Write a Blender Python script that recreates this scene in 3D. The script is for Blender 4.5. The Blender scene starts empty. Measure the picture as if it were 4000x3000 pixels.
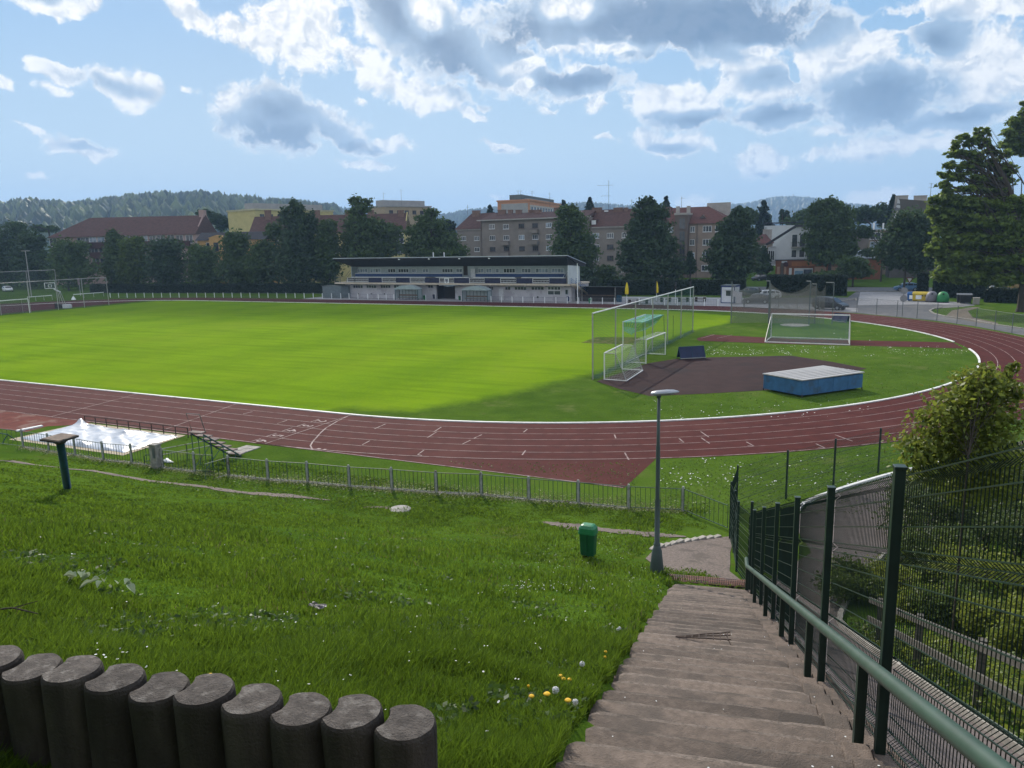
import bpy, math, random
import numpy as np
from mathutils import Vector, Matrix, noise as mnoise
rnd = random.Random(7)
NR = np.random.default_rng(11)
scene = bpy.context.scene
COL = scene.collection
R_ = math.radians

# ---------------------------------------------------------------- camera
CF, CH, CX, CY, CYAW, CPITCH, CROLL = 3000., 10.3097, 30.2212, -73.2523, -.4663, .1841, -.0234
FW = np.array([math.sin(CYAW)*math.cos(CPITCH), math.cos(CYAW)*math.cos(CPITCH), -math.sin(CPITCH)])
_r = np.array([math.cos(CYAW), -math.sin(CYAW), 0.]); _u = np.cross(_r, FW)
RT = _r*math.cos(CROLL)+_u*math.sin(CROLL); UP = _u*math.cos(CROLL)-_r*math.sin(CROLL)
CO = np.array([CX, CY, CH])
cam_d = bpy.data.cameras.new('camera'); cam = bpy.data.objects.new('camera', cam_d); COL.objects.link(cam)
cam_d.sensor_fit = 'HORIZONTAL'; cam_d.sensor_width = 36; cam_d.lens = 27; cam_d.clip_start = .1; cam_d.clip_end = 30000
m = Matrix.Identity(4)
for i in range(3):
    m[i][0], m[i][1], m[i][2], m[i][3] = RT[i], UP[i], -FW[i], CO[i]
cam.matrix_world = m
scene.camera = cam

# survey helpers: turn a sight line measured on the photograph into a place in the world
def sight(px, py):
    d = FW+RT*((px-2000)/CF)-UP*((py-1500)/CF)
    return d/np.linalg.norm(d)
def G(px, py, z=0.):
    d = sight(px, py); p = CO+d*((z-CO[2])/d[2]); return Vector(p)
def D(px, py, dist):
    return Vector(CO+(FW+RT*((px-2000)/CF)-UP*((py-1500)/CF))*dist)
def plane_pt(px, py, o, n):
    d = sight(px, py); o = np.array(o); n = np.array(n); return Vector(CO+d*(((o-CO)@n)/(d@n)))
def proj(p):
    d = np.array(p)-CO; z = d@FW; return 2000+CF*(d@RT)/z, 1500-CF*(d@UP)/z
def Hof(b, py):
    lo, hi = 0., 80.
    for _ in range(40):
        mid = (lo+hi)/2
        if proj((b[0], b[1], b[2]+mid))[1] > py: lo = mid
        else: hi = mid
    return lo
def azel(px, py):
    d = sight(px, py); return math.degrees(math.atan2(d[0], d[1])), math.degrees(math.asin(d[2]))
def crop(x0, y0, w, W=2212.):
    return lambda x, y: (x0+x*w/W, y0+y*w/W)

# ---------------------------------------------------------------- terrain height
def _interp(d, ks):
    if d <= ks[0][0]: return ks[0][1]
    for (a, za), (b, zb) in zip(ks, ks[1:]):
        if d <= b:
            t = (d-a)/(b-a); return za+(zb-za)*t
    return ks[-1][1]
KR = [(17.2, 2.06), (19, 1.60), (21.5, 1.0), (25, .3), (27.5, .04), (29, 0)]
KL = [(17.2, 2.06), (19, 1.35), (21, .62), (22.5, .25), (24, .05), (25.2, 0)]
def sm(t): t = min(1, max(0, t)); return t*t*(3-2*t)
DV = Vector((math.sin(R_(-12.6)), math.cos(R_(-12.6)))); NV = Vector((DV.y, -DV.x))
def ac(x, y):
    dx, dy = x-CX, y-CY; return dx*DV.x+dy*DV.y, dx*NV.x+dy*NV.y
def xy(a, c): return CX+a*DV.x+c*NV.x, CY+a*DV.y+c*NV.y
def terr(x, y):
    d = y-CY
    if d >= 29: return 0.
    if d < -.6: base = 8.75+.6*.389
    elif d < 17.2: base = 8.75-.389*d
    else:
        k = sm((x-14)/10.); base = _interp(d, KL)*(1-k)+_interp(d, KR)*k
    a, c = ac(x, y)
    if c > 1.25: base -= .32*sm((c-1.25)/.12)*sm((25-d)/7.)
    if -2 < a < 17.8 and -.72 < c < 1.32: base -= .3*sm((c+.72)/.1)*sm((1.32-c)/.07)
    if d < 24 and c < -.7:
        w = min(1, (24-d)/4.)*min(1, (-.7-c)/1.5)
        base += w*(.13*mnoise.noise(Vector((x*.35, y*.35, 0)))+.05*mnoise.noise(Vector((x*1.1, y*1.1, 3))))
    return base
def GT(px, py):
    z = 0.
    for _ in range(60):
        p = G(px, py, z); z2 = terr(p.x, p.y); z = z+.5*(z2-z)
    return Vector((p.x, p.y, terr(p.x, p.y)))

# ---------------------------------------------------------------- materials
def _nt(name):
    mt = bpy.data.materials.new(name); mt.use_nodes = True; nt = mt.node_tree; nt.nodes.clear(); return mt, nt
def nd(nt, typ, **kw):
    n = nt.nodes.new(typ)
    for k, v in kw.items():
        if k in n.inputs if isinstance(k, str) and not hasattr(n, k) else False: n.inputs[k].default_value = v
        else: setattr(n, k, v)
    return n
def lk(nt, a, b): nt.links.new(a, b)
def mth(nt, op, a, b=None, c=None, clamp=False):
    n = nt.nodes.new('ShaderNodeMath'); n.operation = op; n.use_clamp = clamp
    for i, v in enumerate((a, b, c)):
        if v is None: continue
        if isinstance(v, (int, float)): n.inputs[i].default_value = v
        else: nt.links.new(v, n.inputs[i])
    return n.outputs[0]
def mixc(nt, f, a, b):
    n = nt.nodes.new('ShaderNodeMix'); n.data_type = 'RGBA'
    for i, v in ((0, f), (6, a), (7, b)):
        if isinstance(v, (int, float)): n.inputs[i].default_value = v
        elif isinstance(v, tuple): n.inputs[i].default_value = (*v[:3], 1)
        else: nt.links.new(v, n.inputs[i])
    return n.outputs[2]
def nse(nt, vec, scale, detail=3, rough=.55, dist=0.):
    n = nt.nodes.new('ShaderNodeTexNoise'); n.inputs['Scale'].default_value = scale; n.inputs['Detail'].default_value = detail
    n.inputs['Roughness'].default_value = rough; n.inputs['Distortion'].default_value = dist
    if vec is not None: nt.links.new(vec, n.inputs['Vector'])
    return n.outputs['Fac']
def ramp(nt, f, lo, hi):
    n = nt.nodes.new('ShaderNodeMapRange'); n.interpolation_type = 'SMOOTHSTEP'
    n.inputs[1].default_value = lo; n.inputs[2].default_value = hi
    if isinstance(f, (int, float)): n.inputs[0].default_value = f
    else: nt.links.new(f, n.inputs[0])
    return n.outputs[0]
def mapping(nt, vec, loc=(0, 0, 0), rot=(0, 0, 0), sc=(1, 1, 1), typ='POINT'):
    n = nt.nodes.new('ShaderNodeMapping'); n.vector_type = typ
    n.inputs['Location'].default_value = loc; n.inputs['Rotation'].default_value = rot; n.inputs['Scale'].default_value = sc
    nt.links.new(vec, n.inputs['Vector']); return n.outputs[0]
def scl(c, k): return tuple(min(1, x*k) for x in c[:3])
MATS = {}
def mat(name, c, rough=.8, var=.18, sc=3., c2=None, c3=None, sc3=.6, metal=0., spec=.3, bump=0., bsc=40., stretch=(1, 1, 1), island=0., lo3=.52, hi3=.66, obj=False, perobj=0.):
    """plain weathered surface: base colour broken by two scales of noise, optional second colour (stains), optional bump"""
    if name in MATS: return MATS[name]
    mt, nt = _nt(name)
    if obj: pos = nt.nodes.new('ShaderNodeTexCoord').outputs['Object']
    else: pos = nt.nodes.new('ShaderNodeNewGeometry').outputs['Position']
    p = mapping(nt, pos, sc=stretch)
    f = nse(nt, p, sc, 5, .6)
    col = mixc(nt, ramp(nt, f, .3, .7), scl(c, 1-var), c2 if c2 else scl(c, 1+var))
    if c3:
        g = nse(nt, p, sc3, 4, .6); col = mixc(nt, ramp(nt, g, lo3, hi3), col, c3)
    if perobj:
        oi = nt.nodes.new('ShaderNodeObjectInfo'); h = nt.nodes.new('ShaderNodeHueSaturation'); lk(nt, mth(nt, 'MULTIPLY_ADD', oi.outputs['Random'], 2*perobj, 1-perobj), h.inputs['Value']); lk(nt, col, h.inputs['Color']); col = h.outputs[0]
    if island:
        gi = nt.nodes.new('ShaderNodeNewGeometry'); h = nt.nodes.new('ShaderNodeHueSaturation')
        lk(nt, mth(nt, 'MULTIPLY_ADD', gi.outputs['Random Per Island'], 2*island, 1-island), h.inputs['Value'])
        lk(nt, col, h.inputs['Color']); col = h.outputs[0]
    b = nt.nodes.new('ShaderNodeBsdfPrincipled'); lk(nt, col, b.inputs['Base Color'])
    b.inputs['Roughness'].default_value = rough; b.inputs['Metallic'].default_value = metal; b.inputs['Specular IOR Level'].default_value = spec
    if bump:
        bn = nt.nodes.new('ShaderNodeBump'); bn.inputs['Strength'].default_value = bump; bn.inputs['Distance'].default_value = .02
        lk(nt, nse(nt, pos, bsc, 4, .6), bn.inputs['Height']); lk(nt, bn.outputs[0], b.inputs['Normal'])
    o = nt.nodes.new('ShaderNodeOutputMaterial'); lk(nt, b.outputs[0], o.inputs[0])
    MATS[name] = mt; return mt
def leafmat(name, c, c2, trans=.35, island=.35, sc=.25, tcol=None, rough=.5, spec=.25):
    """leaf: diffuse front, light passing through it, each leaf a little different, big light and dark patches from the kind of growth"""
    if name in MATS: return MATS[name]
    mt, nt = _nt(name)
    g = nt.nodes.new('ShaderNodeNewGeometry')
    f = mth(nt, 'MULTIPLY_ADD', nse(nt, g.outputs['Position'], sc*4.3, 3, .6), .42, mth(nt, 'MULTIPLY', nse(nt, g.outputs['Position'], sc, 3, .6), .58))
    rp = g.outputs['Random Per Island']
    col = mixc(nt, mth(nt, 'ADD', mth(nt, 'MULTIPLY', ramp(nt, f, .3, .7), .6), mth(nt, 'MULTIPLY', rp, .4)), c, c2)
    h = nt.nodes.new('ShaderNodeHueSaturation'); lk(nt, col, h.inputs['Color'])
    lk(nt, mth(nt, 'MULTIPLY_ADD', rp, 2*island, 1-island), h.inputs['Value']); col = h.outputs[0]
    b = nt.nodes.new('ShaderNodeBsdfPrincipled'); b.inputs['Roughness'].default_value = rough; b.inputs['Specular IOR Level'].default_value = spec; lk(nt, col, b.inputs['Base Color'])
    t = nt.nodes.new('ShaderNodeBsdfTranslucent')
    tc = mixc(nt, .5, col, tcol if tcol else scl(c2, 1.6)); lk(nt, tc, t.inputs[0])
    mx = nt.nodes.new('ShaderNodeMixShader'); mx.inputs[0].default_value = trans
    lk(nt, b.outputs[0], mx.inputs[1]); lk(nt, t.outputs[0], mx.inputs[2])
    o = nt.nodes.new('ShaderNodeOutputMaterial'); lk(nt, mx.outputs[0], o.inputs[0])
    MATS[name] = mt; return mt
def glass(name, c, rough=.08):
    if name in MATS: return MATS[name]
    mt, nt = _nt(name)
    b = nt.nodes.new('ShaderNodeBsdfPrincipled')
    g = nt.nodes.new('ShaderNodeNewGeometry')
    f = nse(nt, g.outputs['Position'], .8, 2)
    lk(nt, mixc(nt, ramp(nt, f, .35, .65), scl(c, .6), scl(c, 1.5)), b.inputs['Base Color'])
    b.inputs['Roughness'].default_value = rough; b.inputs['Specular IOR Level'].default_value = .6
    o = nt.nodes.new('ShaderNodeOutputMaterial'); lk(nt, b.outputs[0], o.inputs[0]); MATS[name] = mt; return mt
def clear(name, c, a):
    """see-through sheet (perspex, thin film): part clear, part glossy"""
    if name in MATS: return MATS[name]
    mt, nt = _nt(name); t = nt.nodes.new('ShaderNodeBsdfTransparent'); b = nt.nodes.new('ShaderNodeBsdfPrincipled')
    b.inputs['Base Color'].default_value = (*c, 1); b.inputs['Roughness'].default_value = .3
    mx = nt.nodes.new('ShaderNodeMixShader'); mx.inputs[0].default_value = a
    lk(nt, t.outputs[0], mx.inputs[1]); lk(nt, b.outputs[0], mx.inputs[2])
    o = nt.nodes.new('ShaderNodeOutputMaterial'); lk(nt, mx.outputs[0], o.inputs[0]); MATS[name] = mt; return mt
def netmat(name, c, cell=.12, w=.02, c2=None, stripe=0., diag=False):
    """knotted net: cords at `cell` spacing in the sheet's own metres (UV), holes between them clear"""
    if name in MATS: return MATS[name]
    mt, nt = _nt(name)
    uv = nt.nodes.new('ShaderNodeTexCoord').outputs['UV']
    if diag: uv = mapping(nt, uv, rot=(0, 0, R_(45)))
    s = nt.nodes.new('ShaderNodeSeparateXYZ'); lk(nt, uv, s.inputs[0])
    def line(x):
        fr = mth(nt, 'FRACT', mth(nt, 'DIVIDE', x, cell)); return mth(nt, 'LESS_THAN', fr, w/cell)
    a = mth(nt, 'MAXIMUM', line(s.outputs[0]), line(s.outputs[1]))
    b = nt.nodes.new('ShaderNodeBsdfPrincipled'); b.inputs['Roughness'].default_value = .7
    if c2:
        st = mth(nt, 'LESS_THAN', mth(nt, 'FRACT', mth(nt, 'DIVIDE', s.outputs[1], stripe)), .5)
        lk(nt, mixc(nt, st, c, c2), b.inputs['Base Color'])
    else: b.inputs['Base Color'].default_value = (*c, 1)
    t = nt.nodes.new('ShaderNodeBsdfTransparent'); mx = nt.nodes.new('ShaderNodeMixShader')
    lk(nt, a, mx.inputs[0]); lk(nt, t.outputs[0], mx.inputs[1]); lk(nt, b.outputs[0], mx.inputs[2])
    o = nt.nodes.new('ShaderNodeOutputMaterial'); lk(nt, mx.outputs[0], o.inputs[0]); MATS[name] = mt; return mt

# ---------------------------------------------------------------- mesh building
class MB:
    def __init__(s): s.v = []; s.f = []; s.uv = None; s.smooth = False
    def add(s, vs, fs):
        k = len(s.v); s.v += [tuple(v) for v in vs]; s.f += [tuple(i+k for i in f) for f in fs]; return s
    def box(s, c, size, rz=0., rx=0., ry=0.):
        hx, hy, hz = size[0]/2, size[1]/2, size[2]/2
        mm = Matrix.Rotation(rz, 3, 'Z') @ Matrix.Rotation(ry, 3, 'Y') @ Matrix.Rotation(rx, 3, 'X'); c = Vector(c)
        vs = [c+mm @ Vector((x*hx, y*hy, z*hz)) for z in (-1, 1) for x, y in ((-1, -1), (1, -1), (1, 1), (-1, 1))]
        return s.add(vs, [(3, 2, 1, 0), (4, 5, 6, 7), (0, 1, 5, 4), (1, 2, 6, 5), (2, 3, 7, 6), (3, 0, 4, 7)])
    def bar(s, p, q, w, h=None):
        """square bar from p to q"""
        p, q = Vector(p), Vector(q); h = h or w; d = (q-p).normalized()
        up = Vector((0, 0, 1)) if abs(d.z) < .95 else Vector((1, 0, 0))
        a = d.cross(up).normalized()*(w/2); b = a.normalized().cross(d)*(h/2)
        vs = [e+i*a+j*b for e in (p, q) for i, j in ((-1, -1), (1, -1), (1, 1), (-1, 1))]
        return s.add(vs, [(0, 1, 2, 3), (7, 6, 5, 4), (4, 5, 1, 0), (5, 6, 2, 1), (6, 7, 3, 2), (7, 4, 0, 3)])
    def tube(s, pts, r, n=8, caps=True):
        pts = [Vector(p) for p in pts]; rs = r if isinstance(r, (list, tuple)) else [r]*len(pts); rings = []
        for i, p in enumerate(pts):
            d = (pts[min(i+1, len(pts)-1)]-pts[max(i-1, 0)]).normalized()
            up = Vector((0, 0, 1)) if abs(d.z) < .9 else Vector((1, 0, 0))
            a = d.cross(up).normalized(); b = a.cross(d)
            rings.append([p+rs[i]*(math.cos(t)*a+math.sin(t)*b) for t in [2*math.pi*k/n for k in range(n)]])
        vs = [v for rg in rings for v in rg]; fs = []
        for i in range(len(pts)-1):
            for k in range(n): fs.append((i*n+k, i*n+(k+1) % n, (i+1)*n+(k+1) % n, (i+1)*n+k))
        if caps: fs += [tuple(range(n))[::-1], tuple((len(pts)-1)*n+k for k in range(n))]
        return s.add(vs, fs)
    def lathe(s, c, prof, n=16):
        c = Vector(c); vs = [c+Vector((r*math.cos(2*math.pi*k/n), r*math.sin(2*math.pi*k/n), z)) for r, z in prof for k in range(n)]
        fs = [(i*n+k, i*n+(k+1) % n, (i+1)*n+(k+1) % n, (i+1)*n+k) for i in range(len(prof)-1) for k in range(n)]
        fs += [tuple(range(n))[::-1], tuple((len(prof)-1)*n+k for k in range(n))]; return s.add(vs, fs)
    def poly(s, pts): return s.add(pts, [tuple(range(len(pts)))])
    def prism(s, pts, off):
        """flat outline pts pushed along off"""
        n = len(pts); off = Vector(off); pts = [Vector(p) for p in pts]
        return s.add(pts+[p+off for p in pts], [tuple(range(n))[::-1], tuple(range(n, 2*n))]+[(i, (i+1) % n, n+(i+1) % n, n+i) for i in range(n)])
    def grid(s, P, uvs=None):
        """P: rows of points"""
        k = len(s.v); nr, nc = len(P), len(P[0]); s.v += [tuple(p) for row in P for p in row]
        s.f += [(k+i*nc+j, k+i*nc+j+1, k+(i+1)*nc+j+1, k+(i+1)*nc+j) for i in range(nr-1) for j in range(nc-1)]
        if uvs is not None:
            if s.uv is None: s.uv = {}
            for i in range(nr):
                for j in range(nc): s.uv[k+i*nc+j] = uvs[i][j]
        return s
    def build(s, name, m, parent=None, origin=None, smooth=False, bevel=0., subsurf=0, local=False, fix=True):
        me = bpy.data.meshes.new(name); v = s.v
        loc = Vector((0, 0, 0))
        if parent is not None:
            if not local:
                loc = world_loc(parent)
                v = [(a-loc.x, b-loc.y, c-loc.z) for a, b, c in v]
        elif origin is not None:
            loc = Vector(origin); v = [(a-loc.x, b-loc.y, c-loc.z) for a, b, c in v]
        me.from_pydata(v, [], s.f)
        if s.uv is not None:
            ul = me.uv_layers.new(name='metres')
            for lp in me.loops: ul.data[lp.index].uv = s.uv.get(lp.vertex_index, (0, 0))
        if fix and len(s.f) < 60000:
            import bmesh
            bm = bmesh.new(); bm.from_mesh(me); bmesh.ops.recalc_face_normals(bm, faces=bm.faces); bm.to_mesh(me); bm.free()
        if smooth: me.shade_smooth()
        if m is not None: me.materials.append(m)
        o = bpy.data.objects.new(name, me); COL.objects.link(o)
        if parent is not None: o.parent = parent
        elif origin is not None: o.location = loc
        if bevel:
            bv = o.modifiers.new('edge', 'BEVEL'); bv.width = bevel; bv.segments = 2; bv.limit_method = 'ANGLE'
        if subsurf:
            sb = o.modifiers.new('round', 'SUBSURF'); sb.levels = subsurf; sb.render_levels = subsurf
        return o
def world_loc(o):
    p = Vector((0, 0, 0))
    while o is not None: p = p+Vector(o.location); o = o.parent
    return p
def tag(o, label=None, cat=None, group=None, kind=None):
    if label: o['label'] = label
    if cat: o['category'] = cat
    if group: o['group'] = group
    if kind: o['kind'] = kind
    return o
def thing(name, loc, label, cat, group=None, rz=0.):
    o = bpy.data.objects.new(name, None); COL.objects.link(o); o.location = loc; o.rotation_euler = (0, 0, rz); o.empty_display_size = .2
    return tag(o, label, cat, group)
KIDS = {}
def copy_tree(o, parent=None):
    c = o.copy(); COL.objects.link(c)
    if parent is not None: c.parent = parent
    for ch in list(o.children): copy_tree(ch, c)
    return c
def struct(o): o['kind'] = 'structure'; return o
def sheet(name, pts, z, m, sub=None):
    """a flat ground sheet laid at height z"""
    b = MB(); b.poly([(p[0], p[1], z) for p in pts]); return struct(b.build(name, m, fix=False))
def rawmesh(name, verts, faces_n, mats, smooth=False):
    """big numpy mesh: verts (n,3), faces (m,k)"""
    me = bpy.data.meshes.new(name); nv, (nf, k) = len(verts), faces_n.shape
    me.vertices.add(nv); me.vertices.foreach_set('co', np.ascontiguousarray(verts, dtype=np.float32).ravel())
    me.loops.add(nf*k); me.loops.foreach_set('vertex_index', np.ascontiguousarray(faces_n, dtype=np.int32).ravel())
    me.polygons.add(nf); me.polygons.foreach_set('loop_start', np.arange(0, nf*k, k, dtype=np.int32))
    try: me.polygons.foreach_set('loop_total', np.full(nf, k, dtype=np.int32))
    except Exception: pass
    me.update(calc_edges=True)
    for mm in (mats if isinstance(mats, list) else [mats]): me.materials.append(mm)
    o = bpy.data.objects.new(name, me); COL.objects.link(o); return o
# ---------------------------------------------------------------- sky and sun
SUN_AZ, SUN_EL = -42., 34.
world = bpy.data.worlds.new('World'); scene.world = world; world.use_nodes = True
world.cycles.sampling_method = 'MANUAL'; world.cycles.sample_map_resolution = 256
nt = world.node_tree; nt.nodes.clear()
tc = nt.nodes.new('ShaderNodeTexCoord').outputs['Generated']
sp = nt.nodes.new('ShaderNodeSeparateXYZ'); lk(nt, tc, sp.inputs[0])
az = mth(nt, 'MULTIPLY', mth(nt, 'ARCTAN2', sp.outputs[0], sp.outputs[1]), 57.29578)
el = mth(nt, 'MULTIPLY', mth(nt, 'ARCSINE', sp.outputs[2]), 57.29578)
cb = nt.nodes.new('ShaderNodeCombineXYZ'); lk(nt, az, cb.inputs[0]); lk(nt, el, cb.inputs[1]); P0 = cb.outputs[0]
def warp(vec, scale, amp, detail):
    n = nt.nodes.new('ShaderNodeTexNoise'); n.inputs['Scale'].default_value = scale; n.inputs['Detail'].default_value = detail; n.inputs['Roughness'].default_value = .62
    lk(nt, vec, n.inputs['Vector'])
    v = nt.nodes.new('ShaderNodeVectorMath'); v.operation = 'MULTIPLY_ADD'; lk(nt, n.outputs['Color'], v.inputs[0])
    v.inputs[1].default_value = (amp, amp, 0); v.inputs[2].default_value = (-amp/2, -amp/2, 0)
    w = nt.nodes.new('ShaderNodeVectorMath'); w.operation = 'ADD'; lk(nt, vec, w.inputs[0]); lk(nt, v.outputs[0], w.inputs[1]); return w.outputs[0]
Pw = warp(P0, .22, 3.2, 7)
Pd = warp(P0, .12, 4.0, 4)
def ell(vec, cx, cy, rx, ry, rot=0.):
    a, e = azel(cx, cy); k = 57.3/CF
    mp = mapping(nt, vec, loc=(a, e, 0), rot=(0, 0, R_(-rot)), sc=(rx*k, ry*k, 1), typ='TEXTURE')
    ln = nt.nodes.new('ShaderNodeVectorMath'); ln.operation = 'LENGTH'; lk(nt, mp, ln.inputs[0])
    return ln.outputs['Value']
def field(vec, lst, k):
    acc = None; vec0 = vec
    for e in lst:
        w = e[5] if len(e) > 5 else 1.
        if acc is not None:   # (keeps the node tree a chain, so that few values are alive at once)
            q = nt.nodes.new('ShaderNodeVectorMath'); q.operation = 'MULTIPLY_ADD'; lk(nt, acc, q.inputs[0]); q.inputs[1].default_value = (1e-9, 1e-9, 0); lk(nt, vec0, q.inputs[2]); vec = q.outputs[0]
        d = mth(nt, 'MULTIPLY_ADD', ell(vec, *e[:5]), -w, w)
        acc = d if acc is None else mth(nt, 'SMOOTH_MAX', acc, d, k)
    return acc
COVER = [(200, -10, 180, 60, 0), (235, 268, 120, 42, 12), (500, 345, 160, 72, 10), (30, 315, 60, 45, 0, .8), (190, 330, 90, 28, 8, .5), (715, 360, 65, 26, 12, .5),
 (310, 580, 125, 50, 4), (155, 687, 50, 18, 8, .6), (135, 515, 55, 16, 10, .5),
 (1070, 460, 235, 150, 8), (1060, 365, 100, 70, 0), (900, 440, 55, 130, 0), (1330, 510, 210, 85, 27), (1510, 575, 115, 48, 5), (1430, 652, 140, 26, 5, .7),
 (760, 55, 110, 50, 35), (960, 135, 150, 62, 28), (1170, 110, 210, 190, 35), (1450, 260, 220, 90, 38), (1660, 375, 230, 75, 12), (1850, 470, 120, 38, 20, .8), (1420, 385, 30, 30, 0, .6), (1900, 430, 50, 25, 0, .6),
 (1650, 120, 420, 190, 25), (1950, 260, 330, 130, 10), (2250, 60, 500, 170, 0), (2750, 90, 560, 200, 3), (2240, 310, 310, 80, 2),
 (2640, 385, 240, 95, 0), (2700, 450, 230, 65, 0), (2620, 550, 230, 62, 6), (2330, 405, 75, 55, 0), (2990, 300, 250, 110, 10), (3290, 210, 260, 210, 0), (3430, 380, 330, 160, 0), (3050, 450, 220, 75, 0),
 (3680, 120, 180, 110, 0), (3850, 260, 260, 170, 0), (3740, 460, 330, 60, -4), (3250, 520, 140, 38, 0, .7), (3430, 585, 230, 66, -4), (3650, 560, 200, 45, -4, .8),
 (2970, 645, 160, 60, 0), (2975, 610, 70, 45, 0), (2710, 785, 100, 52, 0), (3430, 770, 140, 50, -8, .9), (3760, 10, 420, 60, 0), (3180, 610, 70, 26, 0, .7), (1950, 567, 100, 30, 0, .9), (1950, 770, 62, 14, -3, .6), (2150, 420, 60, 22, 0, .5), (2350, 545, 40, 14, 0, .5)]
DARK = [(2600, 90, 720, 170, 2, 1.1), (1700, 170, 330, 130, 28), (1120, 520, 270, 110, 6), (1400, 580, 170, 34, 8, .8), (1080, 430, 170, 90, 0, .9), (1580, 90, 260, 120, 40), (1780, 240, 330, 110, 25), (2060, 110, 190, 120, 0), (2780, 100, 560, 135, 0, 1.3), (2240, 330, 300, 62, 0), (2950, 150, 270, 90, 0),
 (2720, 470, 220, 44, 0, .9), (2630, 580, 150, 28, 0, .6), (3440, 395, 260, 120, 0), (3060, 465, 200, 58, 0, .9), (3690, 130, 110, 75, 0, .8), (3760, 465, 300, 36, -4, .7), (2990, 330, 130, 40, 0, .5), (310, 600, 90, 20, 0, .35), (450, 350, 140, 30, 8, .4), (2960, 680, 130, 22, 0, .5), (3500, 620, 170, 22, 0, .4), (1960, 585, 80, 18, 0, .6), (170, 20, 120, 30, 0, .4)]
BRIGHT = [(1640, 80, 90, 80, 20), (2240, 40, 150, 75, 0), (2300, 225, 330, 30, -2), (2050, 330, 70, 40, 0), (2240, 275, 70, 30, 0), (2980, 230, 150, 24, 10, .8)]
GAP = [(2580, 255, 110, 45, -10), (3520, 60, 120, 40, 0), (1980, 520, 200, 40, 0), (3100, 280, 25, 40, 0)]
fbm = nse(nt, Pw, .50, 9, .66)
fine = nse(nt, P0, 1.5, 6, .62)
off = nt.nodes.new('ShaderNodeVectorMath'); off.operation = 'ADD'; lk(nt, Pw, off.inputs[0]); off.inputs[1].default_value = (-.35, .55, 0)
fbm2 = nse(nt, off.outputs[0], .50, 9, .66)
relief = mth(nt, 'SUBTRACT', fbm, fbm2)        # sunward side of each billow against its lee
F = field(Pw, COVER, .10)
gap = mth(nt, 'ADD', field(Pw, GAP, .1), mth(nt, 'MULTIPLY_ADD', fine, 1.2, -.6))
dens = mth(nt, 'ADD', F, mth(nt, 'ADD', mth(nt, 'MULTIPLY_ADD', fbm, 1.5, -.86), mth(nt, 'MULTIPLY_ADD', fine, .34, -.18)))
dens = mth(nt, 'SUBTRACT', dens, mth(nt, 'MULTIPLY', ramp(nt, gap, -.3, 1.0), .9))
# away from the picture: ordinary broken cumulus, front-lit by the sun and so brighter
back = ramp(nt, mth(nt, 'ABSOLUTE', mth(nt, 'ADD', az, 26.)), 42., 60.)
up_ = ramp(nt, el, 20., 28.)
oth = mth(nt, 'MAXIMUM', back, up_)
gen = mth(nt, 'MULTIPLY_ADD', nse(nt, P0, .05, 7, .6), 3.2, -1.45)
dens = mth(nt, 'ADD', mth(nt, 'MULTIPLY', dens, mth(nt, 'SUBTRACT', 1., oth)), mth(nt, 'MULTIPLY', gen, oth))
alpha = ramp(nt, dens, -.01, .32)
dk = field(Pd, DARK, .15)
dk = mth(nt, 'ADD', dk, mth(nt, 'MULTIPLY_ADD', fbm, .85, -.36))
br = field(Pd, BRIGHT, .1)
dk = mth(nt, 'SUBTRACT', dk, mth(nt, 'MULTIPLY', ramp(nt, br, -.1, .7), .8))
dark = mth(nt, 'MULTIPLY', ramp(nt, dk, -.08, .30), ramp(nt, dens, .10, .42))
dark = mth(nt, 'MULTIPLY', dark, mth(nt, 'SUBTRACT', 1., mth(nt, 'MULTIPLY', oth, .6)))
deep = ramp(nt, dk, .2, .95)
soft = ramp(nt, relief, -.15, .07)
white = mixc(nt, soft, (.60, .66, .73), (1.02, 1.0, .96))
grey = mixc(nt, deep, (.33, .46, .61), (.105, .19, .32))
grey = mixc(nt, mth(nt, 'MULTIPLY', soft, .08), grey, (.62, .68, .74))
ccol = mixc(nt, dark, white, grey)
vb = nt.nodes.new('ShaderNodeVectorMath'); vb.operation = 'SCALE'; lk(nt, ccol, vb.inputs[0]); lk(nt, mth(nt, 'MULTIPLY_ADD', oth, .55, 1.), vb.inputs['Scale']); ccol = vb.outputs[0]
sky = nt.nodes.new('ShaderNodeTexSky'); sky.sky_type = 'NISHITA'; sky.sun_disc = False
sky.sun_elevation = R_(SUN_EL); sky.sun_rotation = R_(SUN_AZ); sky.altitude = 250; sky.air_density = 1.; sky.dust_density = 1.2; sky.ozone_density = 1.5
SKY_STR = .075
# spring haze evens the sky out: most of it is a plain height gradient, the rest the physical sky
gr = nt.nodes.new('ShaderNodeValToRGB'); lk(nt, mth(nt, 'DIVIDE', el, 90.), gr.inputs[0]); cr = gr.color_ramp
for i, (p_, c_) in enumerate([(0., (.64, .745, .775)), (.07, (.51, .68, .80)), (.16, (.26, .48, .75)), (.33, (.13, .30, .60)), (1., (.07, .17, .42))]):
    e_ = cr.elements[i] if i < 2 else cr.elements.new(p_)
    e_.position = p_; e_.color = (*c_, 1)
gs = nt.nodes.new('ShaderNodeVectorMath'); gs.operation = 'SCALE'; lk(nt, gr.outputs[0], gs.inputs[0]); gs.inputs['Scale'].default_value = .90/SKY_STR
ns = nt.nodes.new('ShaderNodeVectorMath'); ns.operation = 'MULTIPLY_ADD'; lk(nt, sky.outputs[0], ns.inputs[0]); ns.inputs[1].default_value = (.06, .06, .06); lk(nt, gs.outputs[0], ns.inputs[2])
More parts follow.
